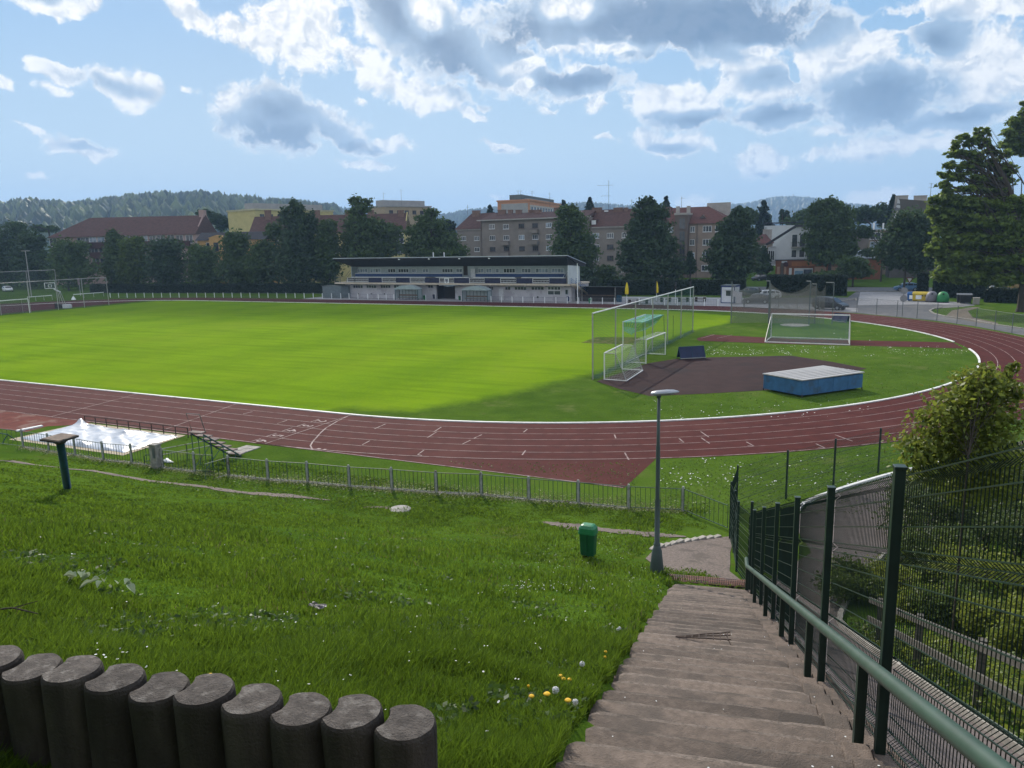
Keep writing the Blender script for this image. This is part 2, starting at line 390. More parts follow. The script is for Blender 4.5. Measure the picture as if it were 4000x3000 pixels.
# cloud brightness is given in the same units as the sky texture
cs = nt.nodes.new('ShaderNodeVectorMath'); cs.operation = 'SCALE'; lk(nt, ccol, cs.inputs[0]); cs.inputs['Scale'].default_value = 1.0/SKY_STR
# bright veil round the hidden sun
sdv = nt.nodes.new('ShaderNodeVectorMath'); sdv.operation = 'DOT_PRODUCT'; lk(nt, tc, sdv.inputs[0]); sdv.inputs[1].default_value = (math.sin(R_(SUN_AZ))*math.cos(R_(SUN_EL)), math.cos(R_(SUN_AZ))*math.cos(R_(SUN_EL)), math.sin(R_(SUN_EL)))
glow = mth(nt, 'POWER', mth(nt, 'MAXIMUM', sdv.outputs['Value'], 0.), 9.)
gv = nt.nodes.new('ShaderNodeVectorMath'); gv.operation = 'SCALE'; gv.inputs[0].default_value = (.24/SKY_STR, .225/SKY_STR, .20/SKY_STR); lk(nt, glow, gv.inputs['Scale'])
mixn = mixc(nt, alpha, ns.outputs[0], cs.outputs[0])
ga_ = nt.nodes.new('ShaderNodeVectorMath'); ga_.operation = 'ADD'; lk(nt, mixn, ga_.inputs[0]); lk(nt, gv.outputs[0], ga_.inputs[1]); mixn = ga_.outputs[0]
bg = nt.nodes.new('ShaderNodeBackground'); bg.inputs[1].default_value = SKY_STR; lk(nt, mixn, bg.inputs[0])
wo = nt.nodes.new('ShaderNodeOutputWorld'); lk(nt, bg.outputs[0], wo.inputs[0])
sd = bpy.data.lights.new('sun', 'SUN'); sd.energy = 4.6; sd.angle = R_(.8); sd.color = (1., .93, .82)
sun = bpy.data.objects.new('sun', sd); COL.objects.link(sun)
sdir = Vector((math.sin(R_(SUN_AZ))*math.cos(R_(SUN_EL)), math.cos(R_(SUN_AZ))*math.cos(R_(SUN_EL)), math.sin(R_(SUN_EL))))
sun.rotation_euler = (-sdir).to_track_quat('-Z', 'Y').to_euler(); sun.location = (0, 0, 60)
vs = scene.view_settings; vs.view_transform = 'Standard'; vs.look = 'None'; vs.exposure = .2; vs.gamma = 1.; vs.use_curve_mapping = False
scene.cycles.max_bounces = 6; scene.cycles.transparent_max_bounces = 16; scene.cycles.diffuse_bounces = 3; scene.cycles.glossy_bounces = 3
scene.cycles.use_denoising = True

# the air: one thin even haze round everything
def haze():
    b = MB(); b.prism([(-5200, -450, -40), (5200, -450, -40), (5200, 6300, -40), (-5200, 6300, -40)], (0, 0, 440)); o = b.build('haze', None)
    mt, nt = _nt('haze_air'); v = nt.nodes.new('ShaderNodeVolumePrincipled'); v.inputs['Color'].default_value = (.42, .66, 1., 1); v.inputs['Density'].default_value = .00025; v.inputs['Anisotropy'].default_value = .2
    lk(nt, v.outputs[0], nt.nodes.new('ShaderNodeOutputMaterial').inputs['Volume']); o.data.materials.append(mt); o['kind'] = 'stuff'
haze()

# a passing cumulus above the picture: its shadow lies over the far side of the ground and the houses
def cloud():
    sh = [(-420, -40), (-150, -12), (-98, 0), (-60, 8), (-40, 14), (-5, 26), (18, 37), (26, 62), (60, 74), (150, 80), (150, 290), (-60, 320), (-420, 360)]
    k = 600/math.tan(R_(SUN_EL)); ox, oy = k*math.sin(R_(SUN_AZ)), k*math.cos(R_(SUN_AZ)); st = 8.; pl = [Vector(p) for p in sh]; n = len(pl)
    def inside(x, y):
        c = False; j = n-1
        for i in range(n):
            if ((pl[i].y > y) != (pl[j].y > y)) and x < (pl[j].x-pl[i].x)*(y-pl[i].y)/(pl[j].y-pl[i].y)+pl[i].x: c = not c
            j = i
        return c
    def dist(x, y):
        p = Vector((x, y)); return min((p-pl[i].lerp(pl[(i+1) % n], max(0, min(1, (p-pl[i]).dot(pl[(i+1) % n]-pl[i])/(pl[(i+1) % n]-pl[i]).length_squared)))).length for i in range(n))
    idx, vs, fs = {}, [], []
    def vert(i, j, top):
        key = (i, j, top)
        if key not in idx:
            x, y = -430+i*st, -50+j*st; w = 7*mnoise.noise(Vector((x*.03, y*.03, 1))); d = dist(x, y); h = min(.38*d, 80)*(1+.45*mnoise.noise(Vector((x*.02, y*.02, 5)))) if top else -min(.05*d, 6)
            idx[key] = len(vs); vs.append((x+w+ox, y+.8*w+oy, 600+h))
        return idx[key]
    for i in range(74):
        for j in range(52):
            if inside(-430+(i+.5)*st, -50+(j+.5)*st):
                q = ((i, j), (i+1, j), (i+1, j+1), (i, j+1)); fs.append([vert(*a, True) for a in q]); fs.append([vert(*a, False) for a in q][::-1])
    b = MB(); b.add(vs, fs); o = struct(b.build('cloud', mat('cloud_vapour', (.8, .8, .8), 1., .05, .01, spec=0.), fix=False, smooth=True))
cloud()
# ---------------------------------------------------------------- ground materials
def grassmat(name, a, b, c3=None, fine=9., lo3=.55, hi3=.7, mow=None, dry=(.10, .085, .03), dryk=0., sc3=.35, soft=None):
    mt, nt = _nt(name)
    g = nt.nodes.new('ShaderNodeNewGeometry'); pos = g.outputs['Position']
    f1 = nse(nt, pos, fine, 6, .65); f2 = nse(nt, pos, .55, 4, .6); f3 = nse(nt, pos, .06, 3, .5)
    k = mth(nt, 'ADD', mth(nt, 'MULTIPLY', f1, .45), mth(nt, 'ADD', mth(nt, 'MULTIPLY', f2, .35), mth(nt, 'MULTIPLY', f3, .3)))
    col = mixc(nt, ramp(nt, k, .38, .72), a, b)
    if mow:
        s = nt.nodes.new('ShaderNodeSeparateXYZ'); lk(nt, pos, s.inputs[0])
        w = mth(nt, 'SINE', mth(nt, 'MULTIPLY', mth(nt, 'ADD', s.outputs[0], mth(nt, 'MULTIPLY', f2, 1.2)), mow))
        col = mixc(nt, mth(nt, 'MULTIPLY_ADD', w, .14, .14), col, scl(b, 1.25))
        w2 = nse(nt, mapping(nt, pos, sc=(.06, .8, 1)), 1., 3, .5)
        col = mixc(nt, mth(nt, 'MULTIPLY', ramp(nt, w2, .42, .72), .5), col, scl(a, .8))
    if c3: col = mixc(nt, mth(nt, 'MULTIPLY', ramp(nt, nse(nt, pos, sc3, 5, .65), lo3, hi3), .8), col, c3)
    if dryk: col = mixc(nt, mth(nt, 'MULTIPLY', ramp(nt, nse(nt, pos, .9, 6, .7), .58, .72), dryk), col, dry)
    if soft:
        at = nt.nodes.new('ShaderNodeAttribute'); at.attribute_name = 'mown'
        col = mixc(nt, ramp(nt, mth(nt, 'ADD', at.outputs['Fac'], mth(nt, 'MULTIPLY_ADD', f2, .5, -.25)), .1, .9), mixc(nt, ramp(nt, k, .38, .72), *soft), col)
    b_ = nt.nodes.new('ShaderNodeBsdfPrincipled'); lk(nt, col, b_.inputs['Base Color']); b_.inputs['Roughness'].default_value = .9; b_.inputs['Specular IOR Level'].default_value = 0.
    bn = nt.nodes.new('ShaderNodeBump'); bn.inputs['Strength'].default_value = .8; bn.inputs['Distance'].default_value = .05
    lk(nt, f1, bn.inputs['Height']); lk(nt, bn.outputs[0], b_.inputs['Normal'])
    o = nt.nodes.new('ShaderNodeOutputMaterial'); lk(nt, b_.outputs[0], o.inputs[0]); MATS[name] = mt; return mt
m_rough = grassmat('rough_grass', (.038, .076, .010), (.080, .132, .018), c3=(.10, .125, .035), dryk=.35)
m_slope = grassmat('slope_turf', (.036, .074, .009), (.080, .138, .016), c3=(.075, .085, .02), dryk=.5, dry=(.09, .07, .03))
m_pitch = grassmat('mown_pitch', (.098, .180, .010), (.152, .240, .010), fine=5., mow=.57, c3=(.165, .235, .016), sc3=.05, lo3=.42, hi3=.72, soft=((.038, .076, .010), (.080, .132, .018)))
m_track = mat('red_track', (.066, .0165, .0140), .85, .14, 1.2, c3=(.080, .024, .020), sc3=.12, spec=.06, bump=.3, bsc=60)
m_dtrack = mat('dark_track', (.036, .0195, .0185), .85, .15, .9, c3=(.028, .018, .018), sc3=.25, spec=.06, bump=.3, bsc=60)
m_oldtrack = mat('faded_track', (.12, .035, .026), .9, .2, 1.2, c3=(.17, .10, .08), sc3=.7, spec=.06)
m_line = mat('line_paint', (.29, .21, .20), .8, .2, 6., c3=(.14, .075, .07), sc3=1.5, lo3=.5, hi3=.62)
m_kerb = mat('white_kerb', (.72, .71, .68), .6, .1, 4., c3=(.5, .5, .46), sc3=.8)
m_asph = mat('asphalt', (.10, .10, .105), .9, .2, 1.5, c3=(.14, .135, .13), sc3=.2, bump=.3)
m_pave = mat('pale_paving', (.30, .29, .29), .9, .12, 2., c3=(.22, .215, .21), sc3=.3)
m_gravel = mat('gravel', (.145, .115, .098), .95, .35, 14., c3=(.095, .077, .064), sc3=1.2, bump=.8, bsc=50)
m_conc = mat('concrete', (.30, .28, .25), .9, .2, 5., c3=(.20, .19, .165), sc3=1.3, bump=.4, bsc=45)
m_soil = mat('bare_soil', (.13, .105, .075), .95, .3, 6., c3=(.09, .075, .05), sc3=1.5, bump=.6, bsc=40)
m_sand = mat('sand', (.36, .30, .21), .95, .15, 5., c3=(.28, .24, .17), sc3=.7, bump=.4)
# ---------------------------------------------------------------- terrain sheet
def axis(segs):
    out = []
    for a, b, st in segs:
        n = max(1, int(round((b-a)/st))); out += [a+(b-a)*i/n for i in range(n)]
    out.append(segs[-1][1]); return out
xs = axis([(-5000, -1000, 800), (-1000, -200, 100), (-200, -30, 10), (-30, 14, 1.), (14, 36, .3), (36, 60, 1.), (60, 200, 20), (200, 1000, 200), (1000, 5000, 800)])
ys = axis([(-400, -90, 40), (-90, -75, 3), (-75, -44, .3), (-44, -40, 2), (-40, 60, 25), (60, 300, 40), (300, 1000, 175), (1000, 6200, 800)])
tv = np.array([(x, y, terr(x, y)) for y in ys for x in xs]); nx_, ny_ = len(xs), len(ys)
fi = np.array([(j*nx_+i, j*nx_+i+1, (j+1)*nx_+i+1, (j+1)*nx_+i) for j in range(ny_-1) for i in range(nx_-1)])
ground = struct(rawmesh('ground', tv, fi, [m_rough, m_slope]))
cen = tv[fi].mean(1); ground.data.polygons.foreach_set('material_index', (cen[:, 1] < -48.2).astype(np.int32)); ground.data.shade_smooth()
# ---------------------------------------------------------------- track
LC = -96.
def stad(R, n=96, lc=LC, a0=-90, a1=90):
    r = [(R*math.cos(t), R*math.sin(t)) for t in [R_(a0+(a1-a0)*i/n) for i in range(n+1)]]
    l = [(lc+R*math.cos(t), R*math.sin(t)) for t in [R_(90+180*i/n) for i in range(n+1)]]
    return r+l
def ring(name, R1, R2, z, m, kind=True, b=None):
    A, B = stad(R1), stad(R2); n = len(A); b = b or MB()
    b.add([(x, y, z) for x, y in A]+[(x, y, z) for x, y in B], [(i, n+i, n+(i+1) % n, (i+1) % n) for i in range(n)])
    return struct(b.build(name, m, fix=False)) if name else b
ring('running_track', 36.5, 43.92, .010, m_track)
sheet('sprint_chute', [(0, -43.92), (0, -36.6), (20.46, -39.0), (20.45, -43.6)], .006, m_track)
PITCH = [(-108.2, -33.5), (-100, -36.45), (0, -36.45), (4.5, -35.5), (8.2, -28), (9.7, -21.6), (10.2, -20), (10.25, 10.9), (13, 20), (12, 30), (0, 36.4), (-100, 36.4), (-107, 33.)]
def pitch():
    # the mown sheet: 'mown' fades to 0 over the last strides before the rough
    X = list(np.arange(-108, -10, 4.))+list(np.arange(-10, 14.01, .5)); Y = list(np.arange(-36.4, 36.5, 1.04)); rows = [[(x, y, .006) for x in X] for y in Y]; b = MB(); b.grid(rows)
    pl = [Vector(p) for p in PITCH]
    def inside(x, y):
        c = False; j = len(pl)-1
        for i in range(len(pl)):
            if ((pl[i].y > y) != (pl[j].y > y)) and x < (pl[j].x-pl[i].x)*(y-pl[i].y)/(pl[j].y-pl[i].y)+pl[i].x: c = not c
            j = i
        return c
    def edge(x, y):
        best = 9.; p = Vector((x, y))
        for i in list(range(2, 10)):
            a_, c_ = pl[i], pl[i+1]; t = max(0, min(1, (p-a_).dot(c_-a_)/(c_-a_).length_squared)); best = min(best, (p-a_.lerp(c_, t)).length)
        return best if inside(x, y) else 0.
    keep = [f for f in b.f if all(inside(*b.v[i][:2]) or abs(b.v[i][1]) > 36.3 and b.v[i][0] < 0 for i in f)]; b.f = keep
    o = struct(b.build('pitch', m_pitch, fix=False)); at = o.data.attributes.new('mown', 'FLOAT', 'POINT')
    for i, v in enumerate(o.data.vertices):
        x, y = v.co.x, v.co.y; w = edge(x, y)/(3.2 if y < -18 else 1.6) if x > -3 else 1.
        at.data[i].value = min(1, max(0, w))
pitch()
LPTS = [p for p in stad(36.5) if p[0] < -107.6]
sheet('track_apron', [(-107.6, 34.6)]+[p for p in LPTS]+[(-107.6, -34.6)], .012, m_track)
# jump approaches, run-ups
sheet('long_jump_runway', [(-60, -47.2), (-60, -43.9), (-13.4, -43.9), (-13.4, -44.6), (-15.0, -45.6), (-14.8, -47.1)], .006, m_oldtrack)
dpts = [G(*p) for p in [(2330, 1490), (2420, 1520), (2540, 1548), (2760, 1538), (2990, 1525), (3200, 1492), (3385, 1440), (3240, 1412), (3090, 1390), (2780, 1396), (2640, 1402), (2530, 1420)]]
sheet('jump_fan', dpts, .014, m_dtrack)
rw = [G(*p) for p in [(2728, 1320), (2720, 1324), (2730, 1332), (3100, 1345), (3400, 1352), (3765, 1362), (3723, 1338), (3500, 1333), (3100, 1325), (2780, 1307)]]
sheet('javelin_runway', rw, .018, m_track)
# markings
mk = MB()
for k in range(1, 6): ring(None, 36.5+1.22*k-.024, 36.5+1.22*k+.024, .022, None, b=mk)
ring(None, 43.80, 43.86, .022, None, b=mk)
mk.add([(0, -43.86, .022), (20.4, -43.62, .022), (20.4, -43.56, .022), (0, -43.80, .022)], [(0, 1, 2, 3)])
mk.add([(LC-40, -43.86, .0225), (0, -43.86, .0225), (0, -43.8, .0225), (LC-40, -43.8, .0225)], [(0, 1, 2, 3)])
struct(mk.build('lane_lines', m_line, fix=False))
mk = MB()
def seg(p, q, w=.055, z=.026):
    p, q = Vector((p[0], p[1], z)), Vector((q[0], q[1], z)); n = (q-p).normalized().cross(Vector((0, 0, 1)))*w/2
    mk.add([p+n, p-n, q-n, q+n], [(0, 1, 2, 3)])
seg((.63, -43.8), (.63, -36.6)); seg((-7.3, -43.7), (-8.9, -36.6)); seg((-17.4, -43.8), (-18.7, -36.6))
cv = [(3.84, -43.8), (3.2, -43.2), (2.75, -42.5), (2.41, -41.85), (1.85, -40.8), (1.36, -39.73), (.9, -38.2), (.59, -36.7)]
for i in range(len(cv)-1): seg(cv[i], cv[i+1], .08, .027)
for p, q in [((-.45, -43.7), (-.4, -43.07)), ((-.45, -42.6), (-.45, -41.8)), ((-.5, -41.3), (-.5, -40.5)), ((-.5, -40.1), (-.5, -39.4)), ((-.5, -38.95), (-.5, -38.2)),
             ((-6.07, -38.78), (-6.01, -38.05)), ((-2.1, -40), (-2.18, -39.08)), ((4.16, -38.94), (4.05, -37.73)), ((7.73, -38.35), (7.52, -37.2)), ((8.09, -39.57), (7.88, -38.3)),
             ((10.5, -38.72), (10.51, -37.87)), ((10.52, -39.98), (10.52, -39.13)), ((5.68, -42.05), (5.54, -41.22)), ((9.46, -42.55), (9.29, -41.74)), ((18.78, -38.45), (19.35, -39.58)),
             ((21.21, -32.97), (21.88, -34.01)), ((20.52, -34.82), (20.95, -35.52)), ((21.54, -34.27), (22.19, -35.26)), ((23.82, -34.27), (24.31, -34.94)), ((17.14, -35.24), (17.48, -35.99)),
             ((27.76, -31.18), (28.65, -32.22)), ((27.04, -33.38), (27.52, -34.07)), ((12.4, -36.6), (12.3, -35.9)), ((14.1, -39.9), (14.3, -40.7))]:
    seg(p, q, .07)
seg((9.46, -42.55), (9.75, -42.62)); seg((20.95, -35.52), (20.7, -35.5)); seg((24.31, -34.94), (24.0, -34.98)); seg((27.52, -34.07), (27.2, -34.1))
seg((3.95, -43.55), (4.15, -43.55), .2); seg((4.35, -43.55), (4.5, -43.55), .2)
# javelin foul arc and runway edge
seg(G(2740, 1322), G(2790, 1308), .08, .03); seg(G(2800, 1323), G(2860, 1309), .05, .03)
struct(mk.build('track_markings', m_line, fix=False))
def digits():
    for ch, (x, y) in zip('65432', [(.0, -43.42), (-.02, -42.2), (-.05, -40.98), (-.05, -39.74), (-.1, -38.52)]):
        cu = bpy.data.curves.new('lane_number', 'FONT'); cu.body = ch; cu.size = .95; cu.align_x = 'CENTER'; cu.align_y = 'CENTER'; cu.offset = .012
        o = bpy.data.objects.new('tmp', cu); COL.objects.link(o); bpy.context.view_layer.update()
        me = bpy.data.meshes.new_from_object(o.evaluated_get(bpy.context.evaluated_depsgraph_get())); bpy.data.objects.remove(o)
        me.name = 'lane_number'; me.materials.clear(); me.materials.append(m_line)
        n = bpy.data.objects.new('lane_number', me); COL.objects.link(n); n.location = (x, y, .028); n.rotation_euler = (0, 0, R_(-90))
        tag(n, 'white painted number %s lying on the red track by the finish line' % ch, 'lane number', 'lane numbers')
digits()
# inner kerb: low white rail, one gap where the javelin runway runs out
def kerb():
    b = MB(); P = [p for p in stad(36.41, 120)]; Q = [p for p in stad(36.56, 120)]
    n = len(P)
    a0, a1 = math.degrees(math.atan2(5.04, 36.09)), math.degrees(math.atan2(9.07, 35.17))
    for i in range(n):
        j = (i+1) % n; mx, my = (P[i][0]+P[j][0])/2, (P[i][1]+P[j][1])/2
        if mx > 20 and a0 < math.degrees(math.atan2(my, mx)) < a1: continue
        b.add([(*P[i], 0), (*P[j], 0), (*Q[j], 0), (*Q[i], 0), (*P[i], .075), (*P[j], .075), (*Q[j], .075), (*Q[i], .075)], [(0, 1, 5, 4), (1, 2, 6, 5), (2, 3, 7, 6), (3, 0, 4, 7), (4, 5, 6, 7)])
    return struct(b.build('track_kerb', m_kerb))
kerb()
# worn goal mouth
def blob(c, rx, ry, z, m, name, n=40, jag=.25, rot=0.):
    pts = []
    for i in range(n):
        t = 2*math.pi*i/n; k = 1+jag*mnoise.noise(Vector((math.cos(t)*1.7+c[0], math.sin(t)*1.7+c[1], z*50)))*1.6
        x, y = rx*k*math.cos(t), ry*k*math.sin(t); pts.append((c[0]+x*math.cos(rot)-y*math.sin(rot), c[1]+x*math.sin(rot)+y*math.cos(rot)))
    return sheet(name, pts, z, m)
m_worn = grassmat('worn_turf', (.05, .075, .012), (.09, .12, .02), c3=(.17, .14, .07), lo3=.45, hi3=.6, sc3=.9)
sheet('goal_mouth', [G(*p) for p in [(2268, 1340), (2330, 1317), (2500, 1318), (2500, 1340), (2420, 1345)]], .012, m_worn)
gc_ = crop(2200, 1100, 800)
blob(G(*crop(2700, 1050, 800)(1120, 608)), 1.6, 1.6, .02, m_conc, 'throwing_circle', jag=.02)
# ================================================================ FOREGROUND
m_stair = mat('stair_concrete', (.156, .120, .096), .9, .20, 16., c3=(.092, .074, .061), sc3=1.8, bump=.7, bsc=80, lo3=.45, hi3=.66, perobj=.24)
m_nose = mat('stair_nose', (.168, .134, .110), .9, .25, 22., c3=(.105, .084, .068), sc3=2.6, lo3=.5, hi3=.62, bump=.9, bsc=60, perobj=.2)
m_green = mat('green_coat', (.012, .030, .022), .45, .2, 3., spec=.4)
m_greenrail = mat('rail_coat', (.038, .072, .055), .45, .15, 5., c3=(.05, .08, .064), sc3=4., spec=.45)
m_rust = mat('rusty_iron', (.055, .036, .028), .8, .3, 8.)
m_grate = mat('rusty_grate', (.15, .075, .055), .75, .3, 9., c3=(.06, .05, .055), sc3=2.)
m_palis = mat('palisade_concrete_shaded', (.060, .049, .041), .92, .3, 9., c3=(.036, .029, .024), sc3=5., stretch=(1, 1, .22), lo3=.45, hi3=.65, bump=.55, bsc=90, perobj=.15)  # post sides coloured darker, shade of the backlit faces painted in
m_palcap = mat('palisade_top_lit', (.100, .085, .074), .92, .3, 22., c3=(.19, .17, .15), sc3=14., lo3=.52, hi3=.66, bump=.8, bsc=110, perobj=.15)  # same concrete coloured lighter, painted as the sunlit tops
m_steelgrey = mat('grey_steel', (.12, .135, .135), .5, .15, 3., metal=.3)
m_polegrn = mat('lamp_paint', (.055, .075, .070), .5, .15, 2.)
m_binlid = mat('bin_plastic', (.012, .16, .055), .4, .1, 3., spec=.5)
m_bindark = mat('bin_body', (.008, .085, .030), .5, .12, 3.)
m_wpost = mat('post_concrete', (.33, .33, .30), .9, .2, 8., c3=(.14, .10, .07), sc3=3., lo3=.55, hi3=.7, bump=.5)
m_bargreen = mat('bar_green', (.035, .075, .055), .6, .25, 4., c3=(.09, .06, .045), sc3=2.)
m_white = mat('white_paint', (.75, .75, .74), .5, .06, 3.)
m_bluepole = mat('blue_pole', (.010, .050, .085), .6, .2, 3.)
m_ply = mat('weathered_board', (.16, .115, .085), .85, .25, 5., c3=(.09, .07, .06), sc3=2.)
m_dark = mat('dark_frame', (.03, .026, .024), .7, .2, 4.)
m_plank = mat('stand_plank', (.15, .11, .10), .85, .25, 4., c3=(.22, .19, .17), sc3=2.)
m_teal = mat('teal_steel', (.03, .085, .085), .6, .2, 4.)

# ---- staircase: each step a slab of its own
ST_A0, TREAD, ST_N = -1.0, .385, 49
def make_step(k, parent):
    a0 = ST_A0+k*TREAD; z = 8.75-.38*(a0+TREAD/2); b = MB(); n = 34
    cl = -.775+.015*max(0, a0-3)*.9+NR.uniform(-.045, .045); cr = 1.0+NR.uniform(-.02, .02)
    prof = [(-.03, -.012), (.06, -.004), (.2, 0), (.335, .001), (.372, -.003), (.384, -.016), (.386, -.09), (.386, -.25)]
    rows = []
    for i in range(n+1):
        c = cl+(cr-cl)*i/n; row = []
        e = min(1, min(i, n-i)/1.2)
        for j, (da, dz) in enumerate(prof):
            w = mnoise.noise(Vector((c*2.2, k*3.1, j*.3)))*.006+mnoise.noise(Vector((c*17, k*7.7, j)))*.004-.028*max(0, mnoise.noise(Vector((c*4., k*9.3, 2.)))-.42)*(j >= 3)
            da2 = da+(w*1.6 if j >= 3 else w*.3)-(1-e)*.03*(j >= 3); dz2 = dz+(w*.4 if j < 6 else 0)-(1-e)*.012*(j < 6)
            x, y = xy(a0+da2, c); row.append((x, y, z+dz2))
        rows.append(row)
    b.grid(rows)
    for side, rw in ((0, rows[0]), (1, rows[-1])):   # closed cheeks
        b.add(list(rw)+[(rw[0][0], rw[0][1], z-.25)], [tuple(range(len(rw)+1))])
    o = b.build('step', m_stair, parent, smooth=False); o.data.materials.append(m_nose)
    for f_ in o.data.polygons:
        i_ = f_.index
        if i_ < n*7 and i_ % 7 in (3, 4, 5): f_.material_index = 1
    return o
stair = thing('staircase', (*xy(0, 0), 8.6), 'worn brown concrete staircase running down the grass bank to the track', 'staircase')
for k in range(ST_N): make_step(k, stair)
b = MB()
for k in range(ST_N):       # border blocks the posts stand on
    a0 = ST_A0+k*TREAD; z = 8.75-.38*(a0+TREAD/2)+.012*math.sin(k*2.3)
    q = [xy(a0+.006, .99+.01*math.sin(k*5.)), xy(a0+TREAD-.004, .99+.01*math.sin(k*4.)), xy(a0+TREAD-.004, 1.17), xy(a0+.006, 1.17)]
    b.prism([(x, y, z-.35) for x, y in q], (0, 0, .35))
    q = [xy(a0+.006, 1.18), xy(a0+TREAD-.004, 1.18), xy(a0+TREAD-.004, 1.37), xy(a0+.006, 1.37)]
    b.prism([(x, y, z-.43) for x, y in q], (0, 0, .40))
b.build('border_blocks', m_stair, stair, bevel=.012)
# landing, drain, gravel turn
def tsheet(name, outline, m, dz=.012, n=10, struct_=True):
    """sheet that follows the terrain: outline is two chains of equal length (left, right)"""
    L, R = outline; b = MB(); rows = []
    for p, q in zip(L, R):
        rows.append([(p[0]+(q[0]-p[0])*i/n, p[1]+(q[1]-p[1])*i/n, terr(p[0]+(q[0]-p[0])*i/n, p[1]+(q[1]-p[1])*i/n)+dz) for i in range(n+1)])
    b.grid(rows); return struct(b.build(name, m, fix=False, smooth=True))
def dens(ch, st=.35):
    out = []
    for p, q in zip(ch, ch[1:]):
        k = max(1, int((Vector(q[:2])-Vector(p[:2])).length/st))
        out += [(p[0]+(q[0]-p[0])*i/k, p[1]+(q[1]-p[1])*i/k) for i in range(k)]
    return out+[tuple(ch[-1][:2])]
def resamp(ch, n):
    ch = [Vector(p[:2]) for p in ch]; L = [0]
    for p, q in zip(ch, ch[1:]): L.append(L[-1]+(q-p).length)
    out = []
    for i in range(n):
        s = L[-1]*i/(n-1); j = max(k for k in range(len(L)-1) if L[k] <= s+1e-9); t = (s-L[j])/max(1e-9, L[j+1]-L[j]); v = ch[j].lerp(ch[j+1], t); out.append((v.x, v.y))
    return out
def strip(name, L, R, m, dz, n=40, w=8): return tsheet(name, (resamp(L, n), resamp(R, n)), m, dz, w)
b = MB(); b.prism([(*xy(a, c), z) for a, c, z in ((17.8, -.8, 1.72), (18.85, -.78, 1.62), (18.85, 1.3, 1.62), (17.8, 1.3, 1.72))], (0, 0, .17)); struct(b.build('landing', mat('landing_concrete', (.24, .19, .155), .9, .2, 6., c3=(.16, .13, .11), sc3=1.5, bump=.5), bevel=.01))
ga, gb_ = xy(18.35, .3); gz = terr(ga, gb_)
gt = thing('drain_grate', (ga, gb_, gz), 'rusty slotted drain grate set across the foot of the concrete stairs', 'drain grate')
b = MB(); b2 = MB()
for i in range(46):
    c = -.72+i*.0425; b.bar((*xy(18.24, c), 1.935), (*xy(18.66, c), 1.90), .018, .03)
for a in (18.23, 18.45, 18.67): b2.bar((*xy(a, -.75), 1.93-(a-18.2)*.08), (*xy(a, 1.2), 1.93-(a-18.2)*.08), .022, .02)
b3 = MB(); b3.prism([(*xy(a, c), 1.885-(a-18.2)*.08) for a, c in ((18.24, -.74), (18.66, -.74), (18.66, 1.19), (18.24, 1.19))], (0, 0, .02)); b3.build('drain_channel', m_dark, gt)
b.build('grate_bars', m_grate, gt); b2.build('grate_frame', m_grate, gt)
kp = [(24.1, -51.9), (24.25, -51.2), (24.45, -50.4), (24.75, -49.6), (25.1, -48.85), (25.42, -48.2)]
strip('gravel_path', [xy(18.7, -.7), (24.25, -53.2), (24.15, -52.2)]+kp, [xy(18.7, 1.25), (26.6, -53.2), (26.4, -52.), (26.25, -51.2), (26.1, -50.4), (26., -49.6), (25.85, -48.9), (25.75, -48.2), (25.7, -47.9)], m_gravel, .02, 40, 8)
def kerbstones():
    b = MB(); P = resamp(kp, 11); w = .17
    for i in range(10):
        p, q = Vector(P[i]), Vector(P[i+1]); t = (q-p).normalized(); nn = Vector((-t.y, t.x)); e = .012+.01*abs(math.sin(i*3.1))
        p2, q2 = p+t*e, q-t*e; z = terr((p.x+q.x)/2, (p.y+q.y)/2)
        b.prism([(v.x, v.y, z-.1) for v in (p2, q2, q2+nn*w, p2+nn*w)], (0, 0, .17+.015*math.sin(i*2.)))
    return struct(b.build('path_kerb', mat('kerb_stone', (.33, .30, .26), .9, .2, 6., c3=(.22, .20, .17), sc3=2., bump=.5), bevel=.015))
kerbstones()
# ramp beyond the fence
m_ramp = mat('ramp_asphalt', (.125, .104, .098), .9, .15, 2.5, c3=(.09, .077, .074), sc3=.5, bump=.4, bsc=60)
strip('ramp', [xy(-1.5, 1.42), xy(8, 1.42), xy(17., 1.42), xy(20, 1.55), (28.3, -48.5), (27.3, -45.0), (27.7, -42.6), (29., -40.2), (30.5, -37.8), (34, -33), (38, -26)],
      [xy(-1.5, 3.15), xy(8, 3.1), xy(14., 3.05), xy(17.5, 3.1), (29.6, -51.2), (30.3, -47.6), (31.5, -45.), (33., -42), (34.5, -39.6), (38, -34), (42, -27)], m_ramp, .02, 90, 8)
b = MB()
for seg_ in (resamp([xy(-1.5, 3.18), xy(8, 3.13), xy(14, 3.08), xy(17.5, 3.13), (29.65, -51.2), (30.35, -47.6)], 34),):
    for p, q in zip(seg_, seg_[1:]): b.bar((*p, terr(*p)+.02), (*q, terr(*q)+.02), .12, .2)
struct(b.build('ramp_kerb', m_conc, bevel=.01))
b = MB()
for p, q in zip(*(lambda s: (s, s[1:]))(resamp([(27.2, -44.6), (27.55, -42.5), (28.85, -40.1), (30.4, -37.6), (33.9, -32.8)], 16))): b.bar((*p, terr(*p)+.03), (*q, terr(*q)+.03), .14, .16)
struct(b.build('lower_path_kerb', m_kerb))
